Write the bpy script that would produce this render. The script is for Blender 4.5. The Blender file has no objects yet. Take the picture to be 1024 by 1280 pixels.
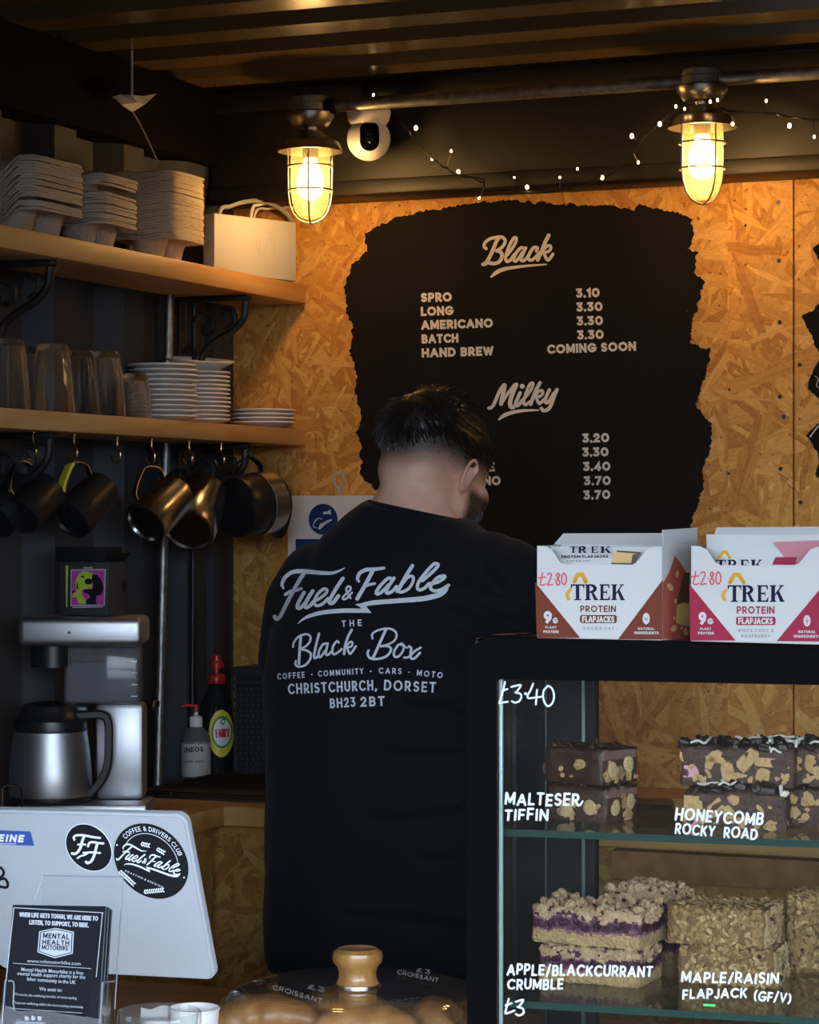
import bpy, bmesh, math, random
from mathutils import Vector, Matrix, noise
from mathutils.bvhtree import BVHTree

R = math.radians
C = bpy.context.scene.collection
S = bpy.context.scene
random.seed(7)

# ------------------------------------------------------------------ camera
CAM = Vector((0, 0, 1.58))
F = 3100.0                                   # focal length in pixels of the 1024 x 1280 frame
TH = R(22.56)                                # the camera looks this far left of the back wall's normal
RIGHT = Vector((math.cos(TH), math.sin(TH), 0))
VIEW = Vector((-math.sin(TH), math.cos(TH), 0))
UP = Vector((0, 0, 1))
cd = bpy.data.cameras.new('camera')
cd.sensor_fit = 'HORIZONTAL'; cd.sensor_width = 36; cd.lens = 36 * F / 1024
cd.clip_start = .05; cd.clip_end = 100
cam = bpy.data.objects.new('camera', cd); C.objects.link(cam)
cam.location = CAM; cam.rotation_euler = (R(90), 0, TH)
S.camera = cam

# ------------------------------------------------------------------ exposure, world
S.view_settings.view_transform = 'Standard'; S.view_settings.look = 'None'
S.view_settings.gamma = 1; S.view_settings.use_curve_mapping = False
S.view_settings.exposure = 0.0
SKY = 11.                                     # strength of the overcast sky outside the hatch
LAMP = 24.                                     # watts of each caged bulb
w = bpy.data.worlds.new('world'); S.world = w; w.use_nodes = True
nt = w.node_tree; nt.nodes.clear()
out = nt.nodes.new('ShaderNodeOutputWorld'); bg = nt.nodes.new('ShaderNodeBackground')
tc = nt.nodes.new('ShaderNodeTexCoord'); sx = nt.nodes.new('ShaderNodeSeparateXYZ'); cr = nt.nodes.new('ShaderNodeValToRGB')
mr = nt.nodes.new('ShaderNodeMapRange'); mr.inputs[1].default_value = -1; mr.inputs[2].default_value = 1
nt.links.new(tc.outputs['Generated'], sx.inputs[0]); nt.links.new(sx.outputs['Z'], mr.inputs[0]); nt.links.new(mr.outputs[0], cr.inputs[0])
els = cr.color_ramp.elements
els[0].position = 0; els[0].color = (.03, .03, .032, 1)
els[1].position = 1; els[1].color = (.62, .78, 1, 1)
for p, c in ((.498, (.035, .036, .038, 1)), (.506, (.20, .24, .30, 1)), (.53, (.58, .70, .86, 1)), (.58, (.74, .86, 1, 1))):
    e = els.new(p); e.color = c
ma = nt.nodes.new('ShaderNodeMapRange'); nt.links.new(sx.outputs['X'], ma.inputs[0])          # houses to the left, open sky to the right
ma.inputs[1].default_value = -.45; ma.inputs[2].default_value = .25; ma.inputs[3].default_value = .45 * SKY; ma.inputs[4].default_value = 1.35 * SKY
nt.links.new(cr.outputs[0], bg.inputs[0]); nt.links.new(ma.outputs[0], bg.inputs[1])
nt.links.new(bg.outputs[0], out.inputs[0])

# ------------------------------------------------------------------ places
def ray(u, v): return VIEW + RIGHT * ((u - 512) / F) + UP * ((640 - v) / F)
def at(u, v, d): return CAM + ray(u, v) * d                   # d metres along the view
def onX(u, v, X): r = ray(u, v); return CAM + r * ((X - CAM.x) / r.x)
def onY(u, v, Y): r = ray(u, v); return CAM + r * ((Y - CAM.y) / r.y)
def onZ(u, v, Z): r = ray(u, v); return CAM + r * ((Z - CAM.z) / r.z)
def camv(a, b, c): return RIGHT * a + UP * b + VIEW * c
def on_plane(p0, n, lift=0.0):
    n = n.normalized()
    def f(u, v):
        r = ray(u, v)
        return CAM + r * ((p0 - CAM).dot(n) / r.dot(n)) + n * lift
    return f

# ------------------------------------------------------------------ materials
def newmat(name):
    m = bpy.data.materials.new(name); m.use_nodes = True
    return m, m.node_tree, m.node_tree.nodes['Principled BSDF']
def mat(name, col, rough=.5, metal=0.0, bump=None, var=None, spec=.5, coat=0.0, sheen=0.0, aniso=0.0, sss=0.0):
    """bump=(scale, strength), var=(scale, darker colour, amount[, stretch])"""
    m, t, b = newmat(name)
    b.inputs['Base Color'].default_value = (*col, 1)
    b.inputs['Roughness'].default_value = rough; b.inputs['Metallic'].default_value = metal
    b.inputs['Specular IOR Level'].default_value = spec
    b.inputs['Coat Weight'].default_value = coat; b.inputs['Sheen Weight'].default_value = sheen
    b.inputs['Anisotropic'].default_value = aniso
    if sss:
        b.inputs['Subsurface Weight'].default_value = sss; b.inputs['Subsurface Radius'].default_value = (.012, .005, .003)
        b.inputs['Subsurface Scale'].default_value = 1.0
    tc = t.nodes.new('ShaderNodeTexCoord')
    if var:
        mp = t.nodes.new('ShaderNodeMapping'); t.links.new(tc.outputs['Object'], mp.inputs[0])
        if len(var) > 3: mp.inputs['Scale'].default_value = var[3]
        n = t.nodes.new('ShaderNodeTexNoise'); n.inputs['Scale'].default_value = var[0]; n.inputs['Detail'].default_value = 6
        t.links.new(mp.outputs[0], n.inputs['Vector'])
        rp = t.nodes.new('ShaderNodeValToRGB'); t.links.new(n.outputs['Fac'], rp.inputs[0])
        rp.color_ramp.elements[0].position = .5 - var[2] / 2; rp.color_ramp.elements[1].position = .5 + var[2] / 2
        rp.color_ramp.elements[0].color = (*var[1], 1); rp.color_ramp.elements[1].color = (*col, 1)
        t.links.new(rp.outputs[0], b.inputs['Base Color'])
    if bump:
        n = t.nodes.new('ShaderNodeTexNoise'); n.inputs['Scale'].default_value = bump[0]; n.inputs['Detail'].default_value = 5
        t.links.new(tc.outputs['Object'], n.inputs['Vector'])
        bp = t.nodes.new('ShaderNodeBump'); bp.inputs['Strength'].default_value = bump[1]; bp.inputs['Distance'].default_value = .01
        t.links.new(n.outputs['Fac'], bp.inputs['Height']); t.links.new(bp.outputs[0], b.inputs['Normal'])
    return m
def glass(name, tint=(1, 1, 1), rough=.0, dirt=0.0, ior=1.45, dirtcol=(.8, .8, .8)):
    """thin pane: Fresnel mix of a clear and a mirror-like layer, with a little dust"""
    m = bpy.data.materials.new(name); m.use_nodes = True; t = m.node_tree; t.nodes.clear()
    o = t.nodes.new('ShaderNodeOutputMaterial'); tr = t.nodes.new('ShaderNodeBsdfTransparent'); tr.inputs[0].default_value = (*tint, 1)
    gl = t.nodes.new('ShaderNodeBsdfGlossy'); gl.inputs['Roughness'].default_value = rough
    lw = t.nodes.new('ShaderNodeLayerWeight'); lw.inputs['Blend'].default_value = .5                # 1 - |cos|, the same from both sides
    f0 = ((ior - 1) / (ior + 1)) ** 2
    pw = t.nodes.new('ShaderNodeMath'); pw.operation = 'POWER'; t.links.new(lw.outputs['Facing'], pw.inputs[0]); pw.inputs[1].default_value = 5
    fr = t.nodes.new('ShaderNodeMath'); fr.operation = 'MULTIPLY_ADD'; t.links.new(pw.outputs[0], fr.inputs[0]); fr.inputs[1].default_value = 1 - f0; fr.inputs[2].default_value = f0
    mx = t.nodes.new('ShaderNodeMixShader'); t.links.new(fr.outputs[0], mx.inputs[0]); t.links.new(tr.outputs[0], mx.inputs[1]); t.links.new(gl.outputs[0], mx.inputs[2])
    last = mx
    if dirt:
        df = t.nodes.new('ShaderNodeBsdfDiffuse'); df.inputs[0].default_value = (*dirtcol, 1)
        tl = t.nodes.new('ShaderNodeBsdfTranslucent'); tl.inputs[0].default_value = (*dirtcol, 1)
        m0 = t.nodes.new('ShaderNodeMixShader'); m0.inputs[0].default_value = .5
        t.links.new(df.outputs[0], m0.inputs[1]); t.links.new(tl.outputs[0], m0.inputs[2])
        m2 = t.nodes.new('ShaderNodeMixShader'); m2.inputs[0].default_value = dirt
        t.links.new(mx.outputs[0], m2.inputs[1]); t.links.new(m0.outputs[0], m2.inputs[2]); last = m2
    t.links.new(last.outputs[0], o.inputs[0])
    return m
def emit(name, col, strength):
    m = bpy.data.materials.new(name); m.use_nodes = True; t = m.node_tree; t.nodes.clear()
    o = t.nodes.new('ShaderNodeOutputMaterial'); e = t.nodes.new('ShaderNodeEmission')
    e.inputs[0].default_value = (*col, 1); e.inputs[1].default_value = strength; t.links.new(e.outputs[0], o.inputs[0])
    return m
def osb(name, plane='XZ', scale=1.0, gain=1.0, layers=8, seed=0.0):
    """strand board: layers of stretched, turned cells; the strand with the highest rank lies on top"""
    m, t, b = newmat(name); N = t.nodes.new; L = t.links.new
    b.inputs['Roughness'].default_value = .62; b.inputs['Specular IOR Level'].default_value = .3
    tc = N('ShaderNodeTexCoord'); sp = N('ShaderNodeSeparateXYZ'); L(tc.outputs['Object'], sp.inputs[0])
    cb = N('ShaderNodeCombineXYZ'); L(sp.outputs[plane[0]], cb.inputs[0]); L(sp.outputs[plane[1]], cb.inputs[1])
    wn = N('ShaderNodeTexNoise'); wn.inputs['Scale'].default_value = 14 * scale; L(cb.outputs[0], wn.inputs['Vector'])
    ws = N('ShaderNodeVectorMath'); ws.operation = 'SCALE'; ws.inputs['Scale'].default_value = .02 / scale; L(wn.outputs['Color'], ws.inputs[0])
    wa = N('ShaderNodeVectorMath'); wa.operation = 'ADD'; L(cb.outputs[0], wa.inputs[0]); L(ws.outputs[0], wa.inputs[1])
    rnd = random.Random(int(seed * 100) + 3); best = None; tone = None
    for i in range(layers):
        mp = N('ShaderNodeMapping'); mp.vector_type = 'TEXTURE'
        mp.inputs['Location'].default_value = (rnd.uniform(-9, 9), rnd.uniform(-9, 9), 0)
        mp.inputs['Rotation'].default_value = (0, 0, (i * 180 / layers + rnd.uniform(-9, 9)) * math.pi / 180)
        big = rnd.choice((.7, 1.0, 1.5))
        mp.inputs['Scale'].default_value = (.11 * big / scale, .0165 * big / scale, 1)
        L(wa.outputs[0], mp.inputs[0])
        vo = N('ShaderNodeTexVoronoi'); vo.voronoi_dimensions = '2D'; vo.inputs['Scale'].default_value = 1; L(mp.outputs[0], vo.inputs['Vector'])
        sc = N('ShaderNodeSeparateColor'); L(vo.outputs['Color'], sc.inputs[0])
        st = N('ShaderNodeMapping'); st.inputs['Scale'].default_value = (1.2, 7, 1); L(mp.outputs[0], st.inputs[0])
        gr = N('ShaderNodeTexNoise'); gr.noise_dimensions = '2D'; gr.inputs['Detail'].default_value = 3; gr.inputs['Scale'].default_value = 1; L(st.outputs[0], gr.inputs['Vector'])
        g1 = N('ShaderNodeMath'); g1.operation = 'MULTIPLY_ADD'; L(gr.outputs[0], g1.inputs[0]); g1.inputs[1].default_value = .5
        g2 = N('ShaderNodeMath'); g2.operation = 'MULTIPLY_ADD'; L(sc.outputs[1], g2.inputs[0]); g2.inputs[1].default_value = .55; g2.inputs[2].default_value = -.02
        L(g2.outputs[0], g1.inputs[2])
        if best is None: best, tone = sc.outputs[0], g1.outputs[0]
        else:
            gt = N('ShaderNodeMath'); gt.operation = 'GREATER_THAN'; L(sc.outputs[0], gt.inputs[0]); L(best, gt.inputs[1])
            mx = N('ShaderNodeMath'); mx.operation = 'MAXIMUM'; L(sc.outputs[0], mx.inputs[0]); L(best, mx.inputs[1])
            mi = N('ShaderNodeMix'); L(gt.outputs[0], mi.inputs[0]); L(tone, mi.inputs[2]); L(g1.outputs[0], mi.inputs[3])
            best, tone = mx.outputs[0], mi.outputs[0]
    rp = N('ShaderNodeValToRGB'); L(tone, rp.inputs[0]); e = rp.color_ramp.elements
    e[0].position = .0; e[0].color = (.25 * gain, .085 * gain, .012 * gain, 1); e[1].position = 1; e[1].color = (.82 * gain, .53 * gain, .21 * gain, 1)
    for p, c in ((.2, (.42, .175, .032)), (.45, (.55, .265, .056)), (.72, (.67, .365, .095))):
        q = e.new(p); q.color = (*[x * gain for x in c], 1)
    fv = N('ShaderNodeTexNoise'); fv.inputs['Scale'].default_value = 55; fv.inputs['Detail'].default_value = 8; fv.inputs['Roughness'].default_value = .7; fv.inputs['Distortion'].default_value = 1.2; L(wa.outputs[0], fv.inputs['Vector'])
    fa = N('ShaderNodeMath'); fa.operation = 'MULTIPLY_ADD'; L(fv.outputs['Fac'], fa.inputs[0]); fa.inputs[1].default_value = .75; fa.inputs[2].default_value = -.36
    fb = N('ShaderNodeMath'); fb.operation = 'ADD'; L(tone, fb.inputs[0]); L(fa.outputs[0], fb.inputs[1]); L(fb.outputs[0], rp.inputs[0])
    sn = N('ShaderNodeTexNoise'); sn.inputs['Scale'].default_value = 95; sn.inputs['Detail'].default_value = 2; L(cb.outputs[0], sn.inputs['Vector'])
    sr = N('ShaderNodeValToRGB'); L(sn.outputs['Fac'], sr.inputs[0]); sr.color_ramp.elements[0].position = .26; sr.color_ramp.elements[1].position = .33
    sr.color_ramp.elements[0].color = (.35, .28, .22, 1)
    mm = N('ShaderNodeMix'); mm.data_type = 'RGBA'; mm.blend_type = 'MULTIPLY'; mm.inputs[0].default_value = 1
    L(rp.outputs[0], mm.inputs[6]); L(sr.outputs[0], mm.inputs[7]); L(mm.outputs[2], b.inputs['Base Color'])
    bp = N('ShaderNodeBump'); bp.inputs['Strength'].default_value = .35; bp.inputs['Distance'].default_value = .004
    L(best, bp.inputs['Height']); L(bp.outputs[0], b.inputs['Normal'])
    return m
def pine(name, base=(.56, .36, .17), dark=(.40, .23, .09), axis=1, scale=1.0):
    m, t, b = newmat(name); N = t.nodes.new; L = t.links.new
    b.inputs['Roughness'].default_value = .5
    tc = N('ShaderNodeTexCoord'); mp = N('ShaderNodeMapping'); L(tc.outputs['Object'], mp.inputs[0])
    s = [26 * scale] * 3; s[axis] = 1.6 * scale; mp.inputs['Scale'].default_value = s
    n = N('ShaderNodeTexNoise'); n.inputs['Scale'].default_value = 1; n.inputs['Detail'].default_value = 7; n.inputs['Distortion'].default_value = .8; L(mp.outputs[0], n.inputs['Vector'])
    rp = N('ShaderNodeValToRGB'); L(n.outputs['Fac'], rp.inputs[0])
    rp.color_ramp.elements[0].position = .36; rp.color_ramp.elements[1].position = .6
    rp.color_ramp.elements[0].color = (*dark, 1); rp.color_ramp.elements[1].color = (*base, 1)
    L(rp.outputs[0], b.inputs['Base Color'])
    return m

M = {}
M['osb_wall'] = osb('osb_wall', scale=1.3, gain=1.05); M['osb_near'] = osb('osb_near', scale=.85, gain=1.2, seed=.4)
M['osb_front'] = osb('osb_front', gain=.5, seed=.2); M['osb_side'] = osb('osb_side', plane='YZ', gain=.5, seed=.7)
M['board_edge'] = mat('board_edge', (.33, .165, .050), .6, var=(40, (.22, .10, .03), .4))
M['worktop'] = pine('worktop', (.50, .30, .10), (.38, .20, .06), axis=0)
M['shelf_wood'] = pine('shelf_wood', (.58, .345, .135), (.42, .225, .075))
M['wall_paint'] = mat('wall_paint', (.046, .050, .058), .6, bump=(60, .05), spec=.2)
M['ceiling_paint'] = mat('ceiling_paint', (.115, .08, .034), .21, spec=1.0, bump=(14, .02))
M['rail_paint'] = mat('rail_paint', (.0055, .0044, .0034), .55, bump=(20, .05))
M['rail_dark'] = mat('rail_dark', (.0045, .0036, .0028), .85, spec=.04)
M['floor_ply'] = mat('floor_ply', (.16, .12, .09), .6, var=(6, (.10, .08, .06), .5))
M['dark_outer'] = mat('dark_outer', (.05, .05, .055), .6)
M['chalk_black'] = mat('chalk_black', (.0135, .0118, .0105), .9, var=(9, (.010, .0088, .008), .5), bump=(90, .25), spec=.15)
M['cream_paint'] = mat('cream_paint', (.78, .74, .66), .7)
M['black_gloss'] = mat('black_gloss', (.0022, .0022, .003), .04, spec=.14)
M['black_matt'] = mat('black_matt', (.009, .009, .010), .6, spec=.2)
M['black_plastic'] = mat('black_plastic', (.013, .013, .015), .35)
M['iron'] = mat('iron', (.012, .012, .013), .42, bump=(70, .2))
M['steel'] = mat('steel', (.52, .52, .53), .27, 1.0, bump=(200, .03))
M['steel_dark'] = mat('steel_dark', (.23, .22, .215), .30, 1.0, bump=(160, .04))
M['brushed'] = mat('brushed', (.50, .51, .54), .42, 1.0, bump=(250, .03))
M['galv'] = mat('galv', (.42, .43, .43), .45, 1.0, var=(60, (.25, .26, .26), .3), bump=(120, .1))
M['chrome'] = mat('chrome', (.7, .7, .7), .12, 1.0)
M['brass'] = mat('brass', (.62, .43, .2), .25, 1.0)
M['lamp_metal'] = mat('lamp_metal', (.46, .42, .36), .33, 1.0, bump=(90, .05))
M['zinc_box'] = mat('zinc_box', (.24, .23, .21), .55, .6, bump=(80, .2))
M['white_gloss'] = mat('white_gloss', (.78, .78, .77), .28)
M['white_matt'] = mat('white_matt', (.47, .47, .465), .6)
M['ceramic'] = mat('ceramic', (.74, .73, .71), .15)
M['pulp'] = mat('pulp', (.62, .51, .37), .9, var=(30, (.50, .41, .30), .6), bump=(260, .4))
M['pulp_grey'] = mat('pulp_grey', (.52, .46, .38), .9, var=(30, (.43, .38, .31), .6), bump=(260, .4))
M['glass'] = glass('glass', (.97, .985, .98), dirt=.012)
M['tumbler'] = bpy.data.materials.new('tumbler'); M['tumbler'].use_nodes = True; nt = M['tumbler'].node_tree; nt.nodes.clear()
out = nt.nodes.new('ShaderNodeOutputMaterial'); gb = nt.nodes.new('ShaderNodeBsdfGlass'); gb.inputs['IOR'].default_value = 1.48; gb.inputs['Roughness'].default_value = .02; gb.inputs['Color'].default_value = (.96, .97, .98, 1); td = nt.nodes.new('ShaderNodeBsdfTranslucent'); td.inputs[0].default_value = (.8, .82, .85, 1); tm = nt.nodes.new('ShaderNodeMixShader'); tm.inputs[0].default_value = .10
nt.links.new(gb.outputs[0], tm.inputs[1]); nt.links.new(td.outputs[0], tm.inputs[2]); nt.links.new(tm.outputs[0], out.inputs[0])
M['pane'] = glass('pane', (.96, .965, .96), dirt=.004, ior=1.2)
M['shelf_glass'] = glass('shelf_glass', (.86, .92, .89), dirt=.02, dirtcol=(.30, .36, .34))
M['glass_edge'] = mat('glass_edge', (.010, .042, .034), .3, spec=.2)
M['acrylic'] = glass('acrylic', (.97, .975, .98), dirt=.006, ior=1.22)
M['acrylic_edge'] = mat('acrylic_edge', (.20, .23, .26), .25)
M['lamp_glass'] = glass('lamp_glass', (.97, .93, .85), .05, dirt=.17, dirtcol=(.9, .72, .42))
M['tank_glass'] = glass('tank_glass', (.8, .82, .85), .08, dirt=.34, dirtcol=(.5, .52, .56))
M['bulb'] = emit('bulb', (1.0, .62, .22), 42)
M['fairy'] = emit('fairy', (1.0, .60, .24), 16)
M['led_green'] = emit('led_green', (.1, 1, .3), 1.6)
M['skin'] = None
M['leaflet_ink'] = mat('leaflet_ink', (.36, .39, .44), .7, spec=.2)
M['ink_white'] = mat('ink_white', (.72, .78, .85), .6)
M['print_grey'] = mat('print_grey', (.76, .80, .88), .7)
M['black_ink'] = mat('black_ink', (.010, .011, .014), .8, spec=.15)

# ------------------------------------------------------------------ mesh builder
class MB:
    def __init__(s): s.v = []; s.f = []; s.m = []
    def add(s, vs, fs, mi=0, T=None):
        n = len(s.v)
        s.v += [(T @ Vector(p)) if T else Vector(p) for p in vs]
        s.f += [tuple(i + n for i in f) for f in fs]; s.m += [mi] * len(fs)
        return s
    def box(s, c, size, mi=0, T=None, bev=0.0, seg=2):
        x, y, z = [k / 2 for k in size]; c = Vector(c)
        if bev:
            bm = bmesh.new(); bmesh.ops.create_cube(bm, size=1)
            for q in bm.verts: q.co = Vector((q.co.x * size[0], q.co.y * size[1], q.co.z * size[2])) + c
            bmesh.ops.bevel(bm, geom=bm.edges[:], offset=bev, segments=seg, affect='EDGES', profile=.5)
            bm.verts.index_update()
            s.add([q.co.copy() for q in bm.verts], [[q.index for q in f.verts] for f in bm.faces], mi, T); bm.free(); return s
        vs = [c + Vector((a * x, b * y, d * z)) for a in (-1, 1) for b in (-1, 1) for d in (-1, 1)]
        return s.add(vs, [(0, 1, 3, 2), (4, 6, 7, 5), (0, 4, 5, 1), (2, 3, 7, 6), (0, 2, 6, 4), (1, 5, 7, 3)], mi, T)
    def lathe(s, prof, seg=32, mi=0, T=None, sx=1.0, sy=1.0):
        vs = []; fs = []; rows = []
        for r, z in prof:
            if r < 1e-6: rows.append([len(vs)]); vs.append((0, 0, z))
            else:
                rows.append(list(range(len(vs), len(vs) + seg)))
                vs += [(r * sx * math.cos(2 * math.pi * i / seg), r * sy * math.sin(2 * math.pi * i / seg), z) for i in range(seg)]
        for a, b in zip(rows, rows[1:]):
            for i in range(seg):
                j = (i + 1) % seg
                if len(a) == 1 and len(b) == 1: continue
                if len(a) == 1: fs.append((a[0], b[j], b[i]))
                elif len(b) == 1: fs.append((a[i], a[j], b[0]))
                else: fs.append((a[i], a[j], b[j], b[i]))
        return s.add(vs, fs, mi, T)
    def tube(s, pts, r, seg=8, mi=0, T=None, cap=True, closed=False):
        pts = [Vector(p) for p in pts]; n = len(pts); rs = r if isinstance(r, (list, tuple)) else [r] * n
        vs = []; fs = []; prev = None
        for i, p in enumerate(pts):
            a = pts[(i - 1) % n] if (i or closed) else p; b = pts[(i + 1) % n] if (i < n - 1 or closed) else p
            d = (b - a).normalized()
            if prev is None: q = d.orthogonal().normalized()
            else:
                q = prev - d * prev.dot(d)
                q = q.normalized() if q.length > 1e-6 else d.orthogonal().normalized()
            prev = q; w2 = d.cross(q)
            vs += [p + (q * math.cos(2 * math.pi * k / seg) + w2 * math.sin(2 * math.pi * k / seg)) * rs[i] for k in range(seg)]
        for i in range(n if closed else n - 1):
            for k in range(seg):
                k2 = (k + 1) % seg; i2 = (i + 1) % n
                fs.append((i * seg + k, i * seg + k2, i2 * seg + k2, i2 * seg + k))
        if cap and not closed: fs += [tuple(reversed(range(seg))), tuple(range((n - 1) * seg, n * seg))]
        return s.add(vs, fs, mi, T)
    def ball(s, c, r, mi=0, T=None, seg=20, rings=12):
        r = (r, r, r) if not isinstance(r, (tuple, list)) else r
        T0 = Matrix.Translation(Vector(c)) @ Matrix.Diagonal((*r, 1))
        pr = [(math.sin(math.pi * k / rings), -math.cos(math.pi * k / rings)) for k in range(rings + 1)]
        pr[0] = (0, -1); pr[-1] = (0, 1)
        return s.lathe(pr, seg, mi, (T @ T0) if T else T0)
    def prism(s, poly, z0, z1, mi=0, T=None):
        n = len(poly); vs = [(x, y, z0) for x, y in poly] + [(x, y, z1) for x, y in poly]
        fs = [tuple(reversed(range(n))), tuple(range(n, 2 * n))] + [(i, (i + 1) % n, n + (i + 1) % n, n + i) for i in range(n)]
        return s.add(vs, fs, mi, T)
    def slab(s, pts, vec, mi=0):
        """a polygon of 3-D points pushed along vec"""
        n = len(pts); vs = [Vector(p) for p in pts] + [Vector(p) + vec for p in pts]
        fs = [tuple(range(n)), tuple(reversed(range(n, 2 * n)))] + [(i, n + i, n + (i + 1) % n, (i + 1) % n) for i in range(n)]
        return s.add(vs, fs, mi)
    def poly(s, pts, mi=0): return s.add(pts, [tuple(range(len(pts)))], mi)
    def build(s, name, mats, parent=None, local=False, smooth=35, fix=True):
        mats = mats if isinstance(mats, (list, tuple)) else [mats]
        me = bpy.data.meshes.new(name)
        if parent is not None:
            T = Matrix.Identity(4) if local else RM[parent.name].inverted(); vs = [T @ p for p in s.v]; loc = None
        elif local: vs = s.v; loc = Vector((0, 0, 0))
        else:
            xs = [p.x for p in s.v]; ys = [p.y for p in s.v]; zs = [p.z for p in s.v]
            loc = Vector(((min(xs) + max(xs)) / 2, (min(ys) + max(ys)) / 2, min(zs))); vs = [p - loc for p in s.v]
        me.from_pydata([tuple(p) for p in vs], [], s.f)
        for m in mats: me.materials.append(m)
        me.polygons.foreach_set('material_index', s.m)
        if fix:
            bm = bmesh.new(); bm.from_mesh(me); bmesh.ops.recalc_face_normals(bm, faces=bm.faces[:]); bm.to_mesh(me); bm.free()
        if smooth:
            me.polygons.foreach_set('use_smooth', [True] * len(me.polygons)); me.set_sharp_from_angle(angle=R(smooth))
        o = bpy.data.objects.new(name, me); C.objects.link(o)
        if parent is not None: o.parent = parent; RM[o.name] = RM[parent.name]
        else: o.location = loc; RM[o.name] = Matrix.Translation(loc)
        return o
RM = {}
def tag(o, label, cat, group=None):
    o['label'] = label; o['category'] = cat
    if group: o['group'] = group
    return o
def thing(name, label, cat, loc=(0, 0, 0), rotz=0.0, group=None, mx=None):
    o = bpy.data.objects.new(name, None); C.objects.link(o); o.empty_display_size = .03
    T = mx if mx is not None else Matrix.Translation(Vector(loc)) @ Matrix.Rotation(rotz, 4, 'Z')
    o.matrix_world = T; o.location = T.to_translation(); o.rotation_euler = T.to_euler(); RM[o.name] = T
    return tag(o, label, cat, group)
def dup(root, label, loc=None, rotz=None, mx=None, group=None):
    """a copy of a thing, of its parts and of their parts"""
    r = root.copy(); C.objects.link(r); r['label'] = label
    if group: r['group'] = group
    if mx is not None: r.location = mx.to_translation(); r.rotation_euler = mx.to_euler()
    if loc is not None: r.location = loc
    if rotz is not None: r.rotation_euler = (0, 0, rotz)
    RM[r.name] = Matrix.Translation(r.location) @ r.rotation_euler.to_matrix().to_4x4()
    for ch in list(root.children):
        c = ch.copy(); C.objects.link(c); c.parent = r; RM[c.name] = RM[r.name]
        for g in list(ch.children):
            d = g.copy(); C.objects.link(d); d.parent = c; RM[d.name] = RM[r.name]
    return r
def struct(o): o['kind'] = 'structure'; return o
def smooth_path(pts, n=6):
    """Catmull-Rom through points of any dimension"""
    P = [Vector(p) for p in pts]; P = [P[0] * 2 - P[1]] + P + [P[-1] * 2 - P[-2]]; o = []
    for i in range(1, len(P) - 2):
        for k in range(n):
            t = k / n; a, b, c, d = P[i - 1:i + 3]
            o.append((b * 2 + (c - a) * t + (a * 2 - b * 5 + c * 4 - d) * t * t + (b * 3 - a - c * 3 + d) * t ** 3) * .5)
    o.append(P[-2]); return o
ORD = ['lowest', 'second', 'third', 'fourth', 'fifth', 'sixth', 'seventh', 'eighth', 'ninth', 'tenth', 'eleventh', 'twelfth', 'thirteenth',
       'fourteenth', 'fifteenth', 'sixteenth', 'seventeenth', 'eighteenth', 'nineteenth', 'twentieth', 'twenty-first', 'twenty-second',
       'twenty-third', 'twenty-fourth', 'twenty-fifth', 'twenty-sixth', 'twenty-seventh', 'twenty-eighth']
def order(i, n): return 'lowest' if i == 0 else 'topmost' if i == n - 1 else ORD[i] + ' from the bottom'

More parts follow.
